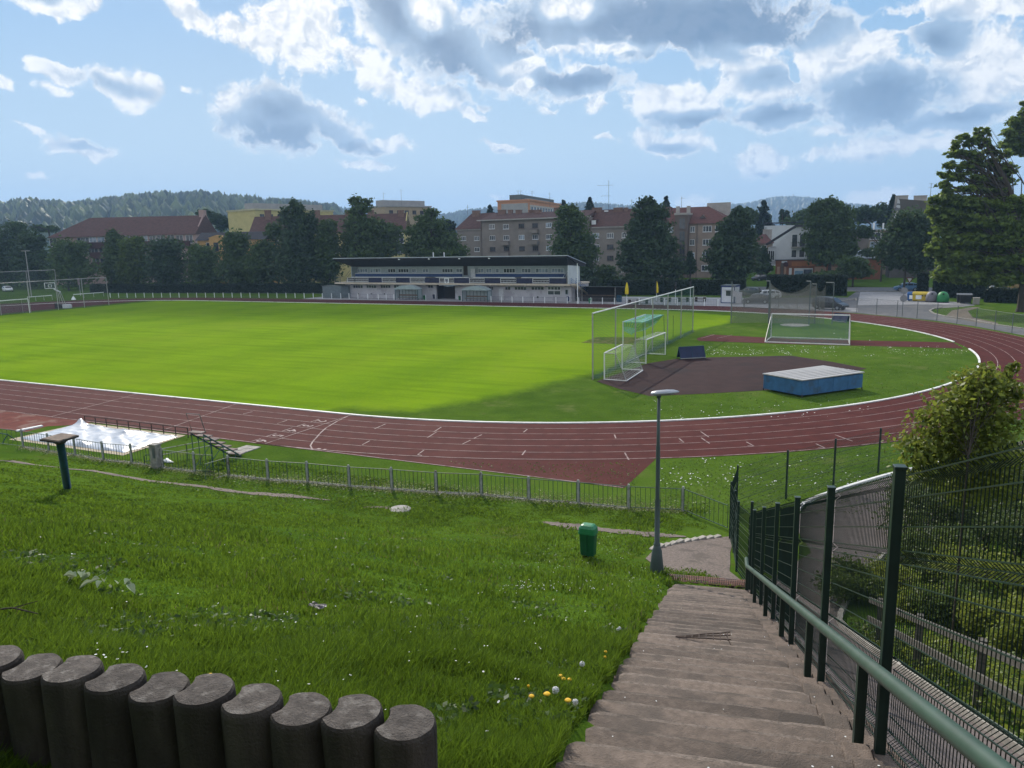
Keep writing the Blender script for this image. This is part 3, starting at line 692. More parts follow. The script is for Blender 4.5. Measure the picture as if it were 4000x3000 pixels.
# two-rail wooden railing on the far side of the ramp
rl = thing('ramp_railing', (*xy(8, 3.4), terr(*xy(8, 3.4))), 'grey weathered two-rail railing along the ramp behind the green fence', 'railing')
m_oldwood = mat('grey_wood', (.10, .092, .078), .85, .25, 8., stretch=(1, 1, 4))
for a in (2.0, 4.6, 7.2, 9.8, 12.4, 15.0):
    x, y = xy(a, 3.42); z = terr(x, y); MB().box((x, y, z+.45), (.09, .09, 1.0)).build('post', m_oldwood, rl)
for h in (.46, .86):
    b = MB(); P = [xy(a, 3.36) for a in (1.6, 5, 9, 12.5, 15.6)]
    for p, q in zip(P, P[1:]): b.bar((*p, terr(*p)+h), (*q, terr(*q)+h), .05, .10)
    b.build('rail', m_oldwood, rl)
# ---- handrail on the stairs
hr = thing('handrail', (*xy(5.27, 1.12), terr(*xy(5.27, 1.0))), 'green round-tube handrail on square posts along the concrete stairs', 'handrail')
zs = lambda a: 8.75-.38*a
pts = [(*xy(a, 1.12), zs(a)+.67) for a in (-.6, 2, 5, 8, 11, 14, 16.5, 17.6)]+[(*xy(18.2, 1.14), zs(17.8)+.62), (*xy(18.6, 1.16), zs(17.9)+.55)]
MB().tube(pts, .047, 14).build('rail', m_greenrail, hr, smooth=True)
for k in range(-2, 6):
    a = 5.27+2.45*k
    if a > 17.7: continue
    x, y = xy(a, 1.12); MB().box((x, y, zs(a)+.29), (.065, .065, .74), R_(12.6)).build('post', m_green, hr, bevel=.004)
# ---- welded-mesh fence beside the stairs
FOLD = [.08, .62, 1.36, 1.88]
def mesh_panel(name, L, dzdl, H, parent, place, pitch=.05, r=.0034, hz=.19):
    """one panel in its own frame: length along +x, folds towards -y, sheared by the slope"""
    b = MB(); prof = [(0., 0.)]
    for f in FOLD:
        if f+.1 > H: continue
        prof += [(f, 0.), (f+.045, -.045), (f+.09, 0.)]
    prof.append((H, 0.))
    n = int(L/pitch)
    def wire(pts, rr):
        rings = []
        for (x, y, z) in pts: rings.append([(x+rr, y, z), (x-rr*.5, y+rr*.87, z), (x-rr*.5, y-rr*.87, z)])
        vs = [v for g in rings for v in g]; b.add(vs, [(i*3+k, i*3+(k+1) % 3, i*3+3+(k+1) % 3, i*3+3+k) for i in range(len(pts)-1) for k in range(3)])
    for i in range(n+1):
        x = i*L/n; wire([(x, y, z+x*dzdl) for z, y in prof], r)
    hs = sorted(set([0.02, H-.03]+[f for f in FOLD if f+.1 < H]+[f+.09 for f in FOLD if f+.1 < H]+[h for h in np.arange(.28, H-.1, hz) if all(abs(h-f-.05) > .09 for f in FOLD)]))
    for h in hs: b.bar((0, .004, h), (L, .004, h+L*dzdl), .007)
    for f in FOLD:
        if f+.1 < H: b.bar((0, -.045, f+.045), (L, -.045, f+.045+L*dzdl), .007)
    o = b.build(name, m_green, parent, local=True, fix=False); place(o); return o
fx, fy = xy(5.13, 1.22)
fence = thing('mesh_fence', (fx, fy, zs(5.13)), 'tall dark green welded mesh fence running down beside the stairs to the track corner', 'fence')
FO = Vector((fx, fy, zs(5.13)))
rzf = math.atan2(DV.y, DV.x)
first = None
for k in range(-2, 7):
    a = 5.13+2.45*k
    if a > 18.9: a = 18.3
    x, y = xy(a, 1.23); zz = zs(min(a, 17.7))
    pb = MB().box((x, y, zz+.86), (.065, .065, 2.36), R_(12.6)); pb.box((x, y, zz+2.045), (.075, .075, .02), R_(12.6)); pb.build('post', m_green, fence, bevel=.004)
    if k == 6: break
    def place(o, a=a, zz=zz):
        x, y = xy(a+.05, 1.27); o.location = Vector((x, y, zz+.02))-FO; o.rotation_euler = (0, 0, rzf)
    if first is None: first = mesh_panel('mesh_panel', 2.35 if a+2.45 < 18 else 1., -.38, 1.98, fence, place)
    else:
        c = first.copy(); COL.objects.link(c); c.parent = fence; place(c)
# the return from the stair foot towards the track, then along the outside of the bend
chain = [xy(18.3, 1.23), (26.75, -53.0), (26.2, -50.4), (25.68, -48.24), (25.37, -45.35), (26.76, -42.46), (28.32, -39.95), (29.94, -37.40), (31.6, -34.9), (33.3, -32.4), (35.2, -30.1), (37.2, -27.9)]
for i, (p, q) in enumerate(zip(chain, chain[1:])):
    p, q = Vector(p), Vector(q); L = (q-p).length; zp, zq = terr(*p), terr(*q)
    MB().box((q.x, q.y, zq+.98), (.06, .06, 2.06), math.atan2(q.y-p.y, q.x-p.x)).build('post', m_green, fence)
    def place(o, p=p, q=q, zp=zp): o.location = Vector((p.x, p.y, zp+.03))-FO; o.rotation_euler = (0, 0, math.atan2(q.y-p.y, q.x-p.x))
    mesh_panel('mesh_panel', L, (zq-zp)/L, 1.9, fence, place, pitch=.055, r=.0032)
# ---- bent reinforcing mesh sticking out of a broken step
rb = thing('rebar_mesh', (*xy(9.1, .05), zs(9.1)), 'bent rusty reinforcing mesh showing in a broken stair step', 'steel mesh')
b = MB()
def rp(c, t):
    a = 9.35-.36*t; h = .055+.05*math.sin(c*5.)*(1-t)+.05*sm((c-.25)/.2)*(1-t)
    return (*xy(a, c), zs(a)+.05+h)
for t in (.05, .35, .75): b.tube([rp(c, t) for c in np.linspace(-.25, .42, 9)], .008, 6)
for c in np.linspace(-.22, .38, 8): b.tube([rp(c, t) for t in (-.02, .2, .5, .85)], .007, 6)
b.tube([rp(.36, .2), (*xy(9.1, .42), zs(9.1)+.05), (*xy(9.0, .5), zs(9.)+.06)], .006, 6)
b.build('mesh_wires', m_rust, rb)
# ---- concrete palisades
def palisade_mesh():
    b = MB(); R, S, n = .112, .187, 40; out = []
    for i in range(n):
        t = 2*math.pi*i/n; x, y = R*math.cos(t), R*math.sin(t)
        if math.hypot(x+S, y) < R+.004:      # notch taking the round back of the next post
            t2 = math.atan2(y, x+S); x, y = -S+(R+.004)*math.cos(t2), (R+.004)*math.sin(t2)
        out.append((x, y))
    lev = [(-1.3, 1.), (-.6, 1.), (-.028, 1.), (-.01, .975), (0, .925), (.001, .5)]
    rows = []
    for z, s in lev: rows.append([(x*s+.002*mnoise.noise(Vector((x*30, y*30, z*9))), y*s, z+.003*mnoise.noise(Vector((x*22, y*22, 1)))) for x, y in out]+[(out[0][0]*s, out[0][1]*s, z)])
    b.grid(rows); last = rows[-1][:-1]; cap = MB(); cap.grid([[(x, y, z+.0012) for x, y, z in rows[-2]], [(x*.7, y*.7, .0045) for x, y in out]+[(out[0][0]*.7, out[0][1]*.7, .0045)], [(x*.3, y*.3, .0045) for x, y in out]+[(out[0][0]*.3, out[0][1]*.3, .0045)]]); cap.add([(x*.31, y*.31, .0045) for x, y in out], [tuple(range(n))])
    return b, cap
pa, pb_ = Vector(D(1583, 2835, 2.72)), Vector(D(98, 2583, 3.16)); pz = 8.645
du = (pb_-pa); du.z = 0; step_ = du/8.15; prz = math.atan2(-du.y, -du.x)
proto = None
PN = ['lowest, freestanding end', 'second from the freestanding end', 'third from the freestanding end', 'fourth from the freestanding end', 'fifth from the freestanding end', 'sixth from the freestanding end', 'seventh from the freestanding end', 'eighth from the freestanding end', 'ninth from the freestanding end', 'tenth from the freestanding end', 'eleventh from the freestanding end', 'twelfth from the freestanding end']
for i in range(12):
    p = pa+step_*i*(1-.006*i*0)
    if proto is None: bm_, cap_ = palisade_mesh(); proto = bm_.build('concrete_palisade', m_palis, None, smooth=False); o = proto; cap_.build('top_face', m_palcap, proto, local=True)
    else: o = copy_tree(proto)
    o.location = (p.x, p.y, pz+.012*math.sin(i*2.1)); o.rotation_euler = (R_(1.2*math.sin(i*1.7)), R_(1.2*math.cos(i*2.9)), prz)
    tag(o, 'round grey concrete palisade beside the lawn, '+PN[i], 'palisade post', 'concrete palisade row')
# ---- lamp post
lb = GT(2565, 2236); lh = Hof(lb, 1541)
lamp = thing('street_lamp', lb, 'tall grey lamp post with oblong hood standing at the foot of the stairs', 'street lamp')
MB().tube([lb+Vector((0, 0, z)) for z in (0, .05, .62, .66, .74)], [.19, .185, .125, .10, .09], 16).build('base', m_polegrn, lamp, smooth=True)
MB().tube([lb+Vector((0, 0, z)) for z in (.6, .80, .81, lh*.42, lh*.42+.03, lh*.72, lh*.72+.03, lh)], [.085, .085, .068, .064, .054, .052, .042, .038], 14).build('pole', m_polegrn, lamp, smooth=True)
hd = lb+Vector((0, 0, lh)); hu = Vector((RT[0], RT[1], 0)).normalized()
b = MB(); pr = [(-.20, .02, .06), (-.17, .055, .10), (-.05, .075, .135), (.2, .075, .15), (.38, .06, .135), (.47, .03, .08), (.50, .01, .03)]
rows = []
for s, h, w in pr:
    c = hd+hu*s+Vector((0, 0, .03+.06*s)); sd_ = Vector((-hu.y, hu.x, 0)); rows.append([c+sd_*w*math.cos(t)+Vector((0, 0, h*math.sin(t) if math.sin(t) > 0 else .35*h*math.sin(t))) for t in [2*math.pi*k/14 for k in range(14)]]+[c+sd_*w])
b.grid(rows); b.build('lamp_head', mat('lamp_hood', (.30, .31, .33), .35, .12, 3., metal=.4), lamp, smooth=True)
MB().tube([hd+Vector((0, 0, -.08)), hd+Vector((0, 0, .03))], [.05, .08], 12).build('collar', m_polegrn, lamp)
b = MB(); b.prism([hd+hu*s+Vector((-hu.y, hu.x, 0))*w+Vector((0, 0, -.012+.06*s)) for s, w in ((-.12, -.08), (.36, -.10), (.36, .10), (-.12, .08))], (0, 0, .02)); b.build('lamp_glass', glass('lamp_glass', (.25, .26, .27), .2), lamp)
# ---- green litter bin
bb = GT(2298, 2174)
bn_ = thing('litter_bin', bb, 'green plastic litter bin with rounded hood standing in the long grass', 'litter bin')
def rbox(b, w, d, z0, z1, k0=1., k1=1., rr=.08):
    def ringp(z, k): 
        o = []
        for cx_, cy_, a0 in ((1, 1, 0), (-1, 1, 90), (-1, -1, 180), (1, -1, 270)):
            for i in range(5):
                t = R_(a0+90*i/4); o.append((bb.x+k*(cx_*(w/2-rr)+rr*math.cos(t)), bb.y+k*(cy_*(d/2-rr)+rr*math.sin(t)), bb.z+z))
        return o
    zs_ = np.linspace(z0, z1, 5); rows = [ringp(z, k0+(k1-k0)*(i/4)) for i, z in enumerate(zs_)]; rows = [r+[r[0]] for r in rows]; b.grid(rows)
    b.add(rows[0][:-1], [tuple(range(20))[::-1]]); b.add(rows[-1][:-1], [tuple(range(20))]); return b
rbox(MB(), .46, .34, .08, .72, .86, .98).build('body', m_bindark, bn_, smooth=False)
b = MB(); rbox(b, .50, .38, .70, .755, 1.02, 1.0, .09); rbox(b, .49, .37, .755, .86, 1., .95, .09); rbox(b, .49, .37, .86, .935, .95, .72, .09); rbox(b, .49, .37, .935, .955, .72, .5, .09); b.build('lid', m_binlid, bn_, smooth=True)
MB().box((bb.x-.02, bb.y-.17, bb.z+.45), (.08, .04, .5)).build('rear_strap', m_bindark, bn_); MB().tube([bb-Vector((0, 0, .1)), bb+Vector((0, 0, .2))], .03, 8).build('post', m_polegrn, bn_)
# ---- manhole cover
mh = GT(1563, 1993); b = MB(); b.lathe(mh, [(.42, -.05), (.42, .05), (.39, .075), (.05, .085)], 28)
tag(b.build('manhole_cover', m_conc, None, mh, smooth=False), 'round concrete manhole cover lying in the grass below the railing', 'manhole cover')
# ---- sign table on a blue post
sp_ = GT(264, 1911); st_h = Hof(sp_, 1727)
sg = thing('tilted_table', sp_, 'flat weathered board on a leaning blue post in the grass', 'board on post')
tz = sp_.z+2.18; cs_ = [G(*crop(0, 1600, 500)(x, y), tz+dz) for x, y, dz in ((680, 508, .03), (1065, 402, .03), (1362, 438, -.02), (1005, 552, -.02))]
cc = sum(cs_, Vector())/4
MB().tube([sp_-Vector((0, 0, .2)), sp_+Vector((0, 0, .06)), cc-Vector((0, 0, .12))], [.16, .095, .085], 14).build('post', m_bluepole, sg, smooth=True)
MB().tube([cc-Vector((0, 0, .16)), cc-Vector((0, 0, .02))], [.09, .25], 12).build('bracket', m_dark, sg)
b = MB(); b.prism([c-Vector((0, 0, .05)) for c in cs_], (0, 0, .045)); b.build('board_frame', m_dark, sg)
b = MB(); b.prism([cc.lerp(c, .90)+Vector((0, 0, .0)) for c in cs_], (0, 0, .008)); b.build('board', m_ply, sg)
# ================================================================ TRACKSIDE
F_ = crop(500, 1600, 600); TT = crop(0, 1600, 500); C2 = crop(900, 1550, 1000); C13 = crop(1300, 1900, 1400)
def onT(q): p = GT(*q); return p
# ---- railing with concrete posts along the track
pp = [G(-90, 1735), onT(TT(405, 655)), onT(TT(850, 730)), onT(TT(1305, 795)), onT(TT(1790, 885)), onT(F_(60, 775)), onT(F_(505, 845)), onT(F_(965, 905)), onT(F_(1455, 960)), onT(F_(2020, 1020))]
pp += [onT(C2(x, y)) for x, y in ((670, 745), (1030, 780), (1397, 803), (1780, 835))]
pp += [onT(C13(x, y)) for x, y in ((918, 55), (1210, 85), (1515, 110), (1825, 140), (2160, 155))]+[Vector((25.45, -47.2, terr(25.45, -47.2)))]
for p in pp: p.z = terr(p.x, p.y)
rlg = thing('railing_fence', pp[9], 'long green railing with vertical bars and whitewashed concrete posts beside the track', 'railing')
GATE = 7
for i, p in enumerate(pp[:-1]):
    h = .98 if i else .95
    b = MB(); b.box((p.x, p.y, p.z+h/2-.1), (.085, .085, h+.2), .1*math.sin(i*3.)); b.box((p.x, p.y, p.z+h+.012), (.07, .07, .025), .1)
    o = b.build('post', m_wpost, rlg, bevel=.008)
def bars(b, p, q, h0, h1, n, mid=True):
    b.bar(p+Vector((0, 0, h1)), q+Vector((0, 0, h1)), .03, .022); b.bar(p+Vector((0, 0, h0)), q+Vector((0, 0, h0)), .03, .022)
    for k in range(n+1):
        c = p.lerp(q, k/n); b.bar(c+Vector((0, 0, h0)), c+Vector((0, 0, h1)), .020 if k in (0, n, n//2) else .013)
for i in range(len(pp)-1):
    if i == GATE: continue
    p, q = pp[i], pp[i+1]; t = (q-p).normalized(); p2, q2 = p+t*.07, q-t*.07
    b = MB(); bars(b, p2, q2, .08, .90, 10); b.build('rail_panel', m_bargreen, rlg)
    if 1 <= i < len(pp)-3:
        b = MB(); b.bar(p+Vector((0, 0, .0)), q+Vector((0, 0, .0)), .16, .10); b.build('footing', m_conc, rlg)
# gate leaves between two of the posts, standing ajar
gl_ = thing('railing_gate', pp[8], 'small two-leaf barred gate standing open in the railing', 'gate')
p, q = pp[7], pp[8]
def leaf(h, e, name):
    b = MB(); bars(b, h, e, .10, .88, 5); b.build(name, m_bargreen, gl_)
e1 = GT(*F_(1150, 1015)); e1.z = pp[8].z-.02
leaf(pp[8]+(e1-pp[8]).normalized()*.07, pp[8]+(e1-pp[8]).normalized()*1.15, 'gate_leaf')
t = (q-p).normalized(); leaf(p+t*.07, p+t*1.05+Vector((-.05, .12, 0)), 'gate_leaf')
# ---- concrete meter pillar
pc = GT(*F_(420, 838)); pl = thing('meter_pillar', pc, 'square grey concrete pillar with metal door and cap in the railing', 'pillar')
b = MB(); b.box((pc.x, pc.y, pc.z+.55), (.40, .34, 1.16), .1); b.build('shaft', m_conc, pl, bevel=.01)
MB().box((pc.x, pc.y, pc.z+1.16), (.50, .44, .06), .1).build('cap', m_conc, pl)
MB().box((pc.x+.09, pc.y-.185, pc.z+.78), (.14, .03, .5), .1).build('meter_door', m_steelgrey, pl)
# ---- sand pit under a tarpaulin
sheet('sand_pit', [(-13.9, -48.55), (-13.7, -44.15), (-5.0, -44.1), (-4.6, -48.35)], .02, m_sand)
m_tarp = mat('white_tarpaulin', (.40, .42, .46), .32, .08, 2., c3=(.30, .37, .50), sc3=.8, lo3=.6, hi3=.75, spec=.6)
def tarp():
    C = [Vector((-13.55, -48.25, 0)), Vector((-5.0, -48.0, 0)), Vector((-5.15, -44.5, 0)), Vector((-13.35, -44.55, 0))]
    nu, nv = 90, 44; rows = []
    peaks = [(.03, .97, .42, .12), (.62, .75, .22, .09), (.58, .08, .16, .07), (.98, .95, .06, .06), (.33, .35, .08, .1)]
    for j in range(nv+1):
        row = []
        for i in range(nu+1):
            u, v = i/nu, j/nv; p = C[0].lerp(C[1], u).lerp(C[3].lerp(C[2], u), v)
            z = .10+.03*mnoise.noise(Vector((u*9, v*5, 0)))
            for (a, b_, h, r) in peaks:
                d = math.hypot((u-a)*2.2, v-b_)
                ang = math.atan2(v-b_, (u-a)*2.2)
                z += h*math.exp(-d/r*.9)*(1+.18*math.sin(ang*9+a*20))
            z += .04*math.sin((u*2.3+v*1.4)*14+3*mnoise.noise(Vector((u*3, v*3, 5))))*max(0, mnoise.noise(Vector((u*4, v*4, 8)))+.35)
            z += .03*(1-abs(mnoise.noise(Vector((u*13, v*7, 2))))*3)*.6
            e = min(u, 1-u, v, 1-v); z *= sm(e/.04)*.8+.2
            p = p+Vector((.10*mnoise.noise(Vector((u*6, v*6, 4))), .10*mnoise.noise(Vector((u*6+9, v*6, 4))), 0)); row.append((p.x, p.y, max(.03, z)))
        rows.append(row)
    b = MB(); b.grid(rows); o = b.build('sandpit_tarpaulin', m_tarp, None, (-9.3, -46.3, 0), smooth=True); return tag(o, 'crumpled white tarpaulin spread over the long jump sand pit', 'tarpaulin')
tarp()
pr_ = thing('pit_rail', (-9.3, -44.35, 0), 'low brown pipe rail along the far edge of the covered sand pit', 'rail')
RP = [Vector((-13.2+i*.96, -44.42+.013*i, 0)) for i in range(10)]
for p in RP: MB().tube([p-Vector((0, 0, .1)), p+Vector((0, 0, .55))], .028, 8).build('post', m_rust, pr_)
for h in (.53, .30): MB().tube([RP[0]+Vector((0, 0, h)), RP[-1]+Vector((0, 0, h))], .024, 8).build('rail', m_rust, pr_)
for (p, q, lab) in ((F_(450, 800), F_(1055, 450), 'grey pipe barrier running from the railing towards the judges stand'), ):
    a, c = GT(*F_(510, 800)), G(*F_(1050, 640)); c.z = 0; a.z = 0
    br_ = thing('pipe_barrier', a, lab, 'barrier')
    a2, c2 = Vector((-1.1, -48.85, 0)), Vector((-.2, -46.6, 0))
    for k in (0, .5, 1): e = a2.lerp(c2, k); MB().tube([e, e+Vector((0, 0, .85))], .022, 8).build('post', m_bargreen, br_)
    for h in (.84, .55): MB().tube([a2+Vector((0, 0, h)), c2+Vector((0, 0, h))], .022, 8).build('rail', m_wpost, br_)
sb = thing('bent_pipe_rail', GT(*F_(245, 800)), 'short bent pipe rail standing behind the meter pillar', 'rail')
a = GT(*F_(245, 800)); a.z = terr(a.x, a.y); d_ = Vector((.75, .35, 0))
MB().tube([a, a+Vector((0, 0, .42)), a+Vector((.06, .03, .5)), a+d_+Vector((0, 0, .56))], .022, 8).build('pipe', m_bargreen, sb); MB().tube([a+Vector((0, 0, .2)), a+d_+Vector((0, 0, .26))], .02, 8).build('crossbar', m_bargreen, sb)
# white plastic sack, take-off board, slabs
wb = GT(*F_(560, 760)); b = MB(); rows = []
for i in range(9):
    t = i/8; rows.append([(wb.x-.45+.9*t, wb.y+.16*math.cos(a_)*math.sin(math.pi*min(max(t, .08), .92)), wb.z+.04+(.13*max(0, math.sin(a_)))*math.sin(math.pi*min(max(t, .1), .9))*(1+.4*math.sin(i*2.))) for a_ in [2*math.pi*k/12 for k in range(13)]])
b.grid(rows); tag(b.build('plastic_sack', m_white, None, wb, smooth=True), 'white plastic sack lying in the grass behind the railing', 'sack')
b = MB(); b.bar((-15.42, -47.2, .05), (-15.28, -45.75, .05), .22, .08); tag(b.build('takeoff_board', m_white, None, (-15.35, -46.5, 0), bevel=.005), 'white take-off board lying across the faded jump runway', 'take-off board')
for i, (x0, x1) in enumerate(((-.05, .38), (.42, .95))):
    for j in range(3):
        b = MB(); y0 = -45.9+j*.5; b.prism([(x0, y0, -.02), (x1, y0, -.02), (x1, y0+.46, -.02), (x0, y0+.46, -.02)], (0, 0, .06+.006*((i+j) % 2)))
        tag(b.build('paving_slab', m_conc, None, (x0, y0, 0), bevel=.008), 'pale concrete paving slab in the strip leading to the judges stand', 'paving slab', 'paving slabs at the track edge')
# ---- judges' stand: stepped planks on a teal steel frame
js = thing('judges_stand', (-1.2, -46.6, 0), 'open stepped judges stand with seven planks on thin teal legs', 'judges stand')
SP = [(1545, 632, .12), (1490, 548, .45), (1405, 506, .72), (1318, 462, .99), (1232, 416, 1.26), (1150, 368, 1.53), (995, 326, 1.80)]
S_ = [G(*F_(x, y), z) for x, y, z in SP]
dr = (S_[-1]-S_[0]); dr.z = 0; dr.normalize(); sd_ = Vector((-dr.y, dr.x, 0)); base0 = S_[0].copy()
L_ = (S_[-1]-S_[0]).length
S_ = [base0+dr*(k*.42)+Vector((0, 0, SP[k][2]-base0.z)) for k in range(7)]
sc_ = (G(*F_(995, 326), 1.8)-G(*F_(1545, 632), .12)); sc_.z = 0; st_ = sc_.length/6
S_ = [Vector((base0.x, base0.y, 0))+dr*(k*st_)+Vector((0, 0, SP[k][2])) for k in range(7)]
for k, s in enumerate(S_): MB().box(s, (max(.34, st_*.85), .80, .05), math.atan2(dr.y, dr.x)).build('plank', m_plank, js)
for w in (-.36, .36):
    o_ = sd_*w
    MB().bar(S_[0]+o_-Vector((0, 0, .10)), S_[-1]+o_-Vector((0, 0, .10)), .04, .06).build('stringer', m_teal, js)
    for k in (1, 3, 5, 6):
        t_ = S_[k]+o_-Vector((0, 0, .1)); MB().tube([(t_.x, t_.y, 0), t_], .02, 6).build('leg', m_teal, js)
    t0, t1 = S_[6]+o_, S_[3]+o_; MB().tube([(t0.x, t0.y, 0.05), t1-Vector((0, 0, .1))], .016, 6).build('brace', m_teal, js)
b = MB(); t0, t1 = S_[6]+sd_*.4-dr*.1, S_[6]-sd_*.4-dr*.1
b.tube([t0, t0+dr*.25+Vector((0, 0, .92)), t1+dr*.25+Vector((0, 0, .92)), t1], .018, 8); b.build('handrail', m_steelgrey, js)
for k in range(7):
    s = S_[k]-sd_*.42; MB().tube([s, s+Vector((0, 0, -.22))], .014, 6).build('bracket', m_teal, js)
# ---- trestle by the picture edge
a0 = G(*TT(130, 430), .55); g0, g1, g2 = GT(*TT(20, 590)), GT(*TT(280, 525)), GT(*TT(-300, 560))
a1 = a0+Vector((-2.2, .1, 0)); ts = thing('steel_trestle', g0, 'low blue-grey pipe trestle standing in the grass behind the railing', 'trestle')
MB().tube([a0, a1], .03, 8).build('crossbar', m_teal, ts)
for t_, e in ((a0, g0), (a0, g1), (a1, g2), (a1, g2+Vector((.5, .6, 0)))): MB().tube([t_, (e.x, e.y, 0)], .026, 8).build('leg', m_teal, ts)
# ================================================================ IN THE BEND
m_alu = mat('aluminium', (.34, .33, .31), .45, .1, 3., metal=.35)
m_goalw = mat('goal_white', (.70, .69, .66), .5, .08, 3.)
n_green = netmat('green_net', (.02, .12, .07), .12, .018)
n_white = netmat('white_net', (.45, .50, .42), .14, .012)
n_stripe = netmat('striped_net', (.03, .25, .16), .12, .035, (.12, .42, .50), .8)
n_dgreen = netmat('dark_net', (.015, .075, .06), .12, .022)
n_cage = netmat('cage_net', (.19, .175, .15), .06, .0135)
def netquad(b, p, q, r, s, nu=8, nv=6, sag=0., sagn=(0, 0, -1)):
    """p-q bottom edge, s-r top edge"""
    p, q, r, s = map(Vector, (p, q, r, s)); W, Hh = (q-p).length, (s-p).length; rows, uv = [], []
    for j in range(nv+1):
        rows.append([tuple(p.lerp(q, i/nu).lerp(s.lerp(r, i/nu), j/nv)+Vector(sagn)*sag*math.sin(math.pi*i/nu)*math.sin(math.pi*j/nv)) for i in range(nu+1)])
        uv.append([(W*i/nu, Hh*j/nv) for i in range(nu+1)])
    b.grid(rows, uv); return b
V = Vector
# tall ball-stop net behind the goal
bs = thing('ball_stop_net', (10.3, -20.2, 0), 'long tall ball-stop net on seven poles behind the small goals', 'ball stop net')
NP_ = [V((10.28, -20.22, 0)).lerp(V((10.31, 10.81, 0)), k/6) for k in range(7)]
for p in NP_: MB().tube([p-V((0, 0, .2)), p+V((0, 0, 4.95))], .055, 10).build('pole', m_alu, bs)
MB().tube([NP_[0]+V((0, 0, 4.95)), NP_[-1]+V((0, 0, 4.95))], .055, 8).build('top_rail', m_goalw, bs)
b = MB(); netquad(b, NP_[0]+V((0, 0, .05)), NP_[-1]+V((0, 0, .05)), NP_[-1]+V((0, 0, 4.9)), NP_[0]+V((0, 0, 4.9)), 30, 10); b.build('net', n_green, bs, fix=False)
def bunch(p, q, n=60):      # slack net lying along the foot
    b = MB(); rows, uv = [], []
    for i in range(n+1):
        c = p.lerp(q, i/n); w = .22+.1*mnoise.noise(V((i*.4, 0, 0))); rows.append([tuple(c+V((w*x, 0, max(.03, .24*z*(1+.7*mnoise.noise(V((i*.5, x*2, 3)))))))) for x, z in ((-1.1, .08), (-.5, .8), (0, 1), (.5, .7), (1.2, .08))]); uv.append([(i*.5, x*.4) for x in range(5)])
    b.grid(rows, uv); return b
bunch(NP_[0], NP_[-1]).build('slack_net', n_dgreen, bs, fix=False)
# the pitch goal
gA = G(2433.5, 1257, 2.44); gB = G(2520.5, 1228, 2.44); gA.z = gB.z = 0
mg = thing('football_goal', gA, 'white full-size goal on the pitch with green striped net hitched up', 'goal')
up = V((0, 0, 2.44)); bk = V((1.95, .1, 0))
for p in (gA, gB): MB().tube([p-V((0, 0, .2)), p+up], .06, 12).build('post', m_goalw, mg)
MB().tube([gA+up, gB+up], .06, 12).build('crossbar', m_goalw, mg)
for p in (gA, gB): MB().tube([p+bk+V((.1, 0, -.1)), p+bk+up-V((0, 0, .05))], .03, 8).build('net_pole', m_teal, mg)
b = MB(); netquad(b, gA+bk+up, gB+bk+up, gB+up, gA+up, 12, 6, .12)
netquad(b, gA+bk*.35+V((0, .7, 1.25)), gB+bk*.35+V((0, -.7, 1.25)), gB+bk+up, gA+bk+up, 12, 6, .45)
netquad(b, gA+V((.1, .05, 1.55)), gA+bk*.45+V((0, .1, 1.2)), gA+bk+up, gA+up, 6, 6, .1, (0, 1, 0)); netquad(b, gB+V((.1, -.05, 1.6)), gB+bk*.45+V((0, -.1, 1.2)), gB+bk+up, gB+up, 6, 6, .1, (0, -1, 0))
b.build('net', n_stripe, mg, fix=False)
cf = thing('corner_stake', G(2629, 1318), 'thin dark stake standing behind the pitch goal', 'stake'); p = G(2629, 1318); MB().tube([p, p+V((0, 0, 2.3))], .025, 8).build('stake', m_dark, cf)
# two small portable goals
def small_goal(p, q, out, lab, dp=1.75):
    g = thing('small_goal', p, lab, 'goal', 'small portable goals'); h = V((0, 0, 2.0)); out = V(out).normalized()
    for e in (p, q):
        MB().bar(e, e+h, .075).build('post', m_goalw, g)
        MB().tube([e+h, e+h+out*.75, e+h+out*.9-V((0, 0, .08)), e+h+out*1.0-V((0, 0, .25)), e+out*dp+V((0, 0, .04))], .028, 8).build('net_bracket', m_alu, g)
        MB().bar(e+V((0, 0, .04)), e+out*dp+V((0, 0, .04)), .06).build('ground_bar', m_goalw, g)
    MB().bar(p+h, q+h, .08).build('crossbar', m_goalw, g); MB().bar(p+out*dp+V((0, 0, .04)), q+out*dp+V((0, 0, .04)), .06).build('rear_bar', m_goalw, g)
    b = MB(); netquad(b, p+h+out*.9, q+h+out*.9, q+h, p+h, 10, 4, .12); netquad(b, p+out*dp, q+out*dp, q+h+out*.9, p+h+out*.9, 10, 8, .2, -out)
    for e in (p, q): netquad(b, e+V((0, 0, .05)), e+out*dp, e+out*.9+h, e+h, 5, 6)
    b.build('net', n_white, g, fix=False); return g
small_goal(V((11.09, -19.94, 0)), V((10.85, -15.1, 0)), (1, -.05, 0), 'small white goal at the near corner of the dark jump fan')
small_goal(V((11.79, -11.7, 0)), V((11.98, -6.43, 0)), (-1, .02, 0), 'small white goal farther back, facing the blue trestle board')
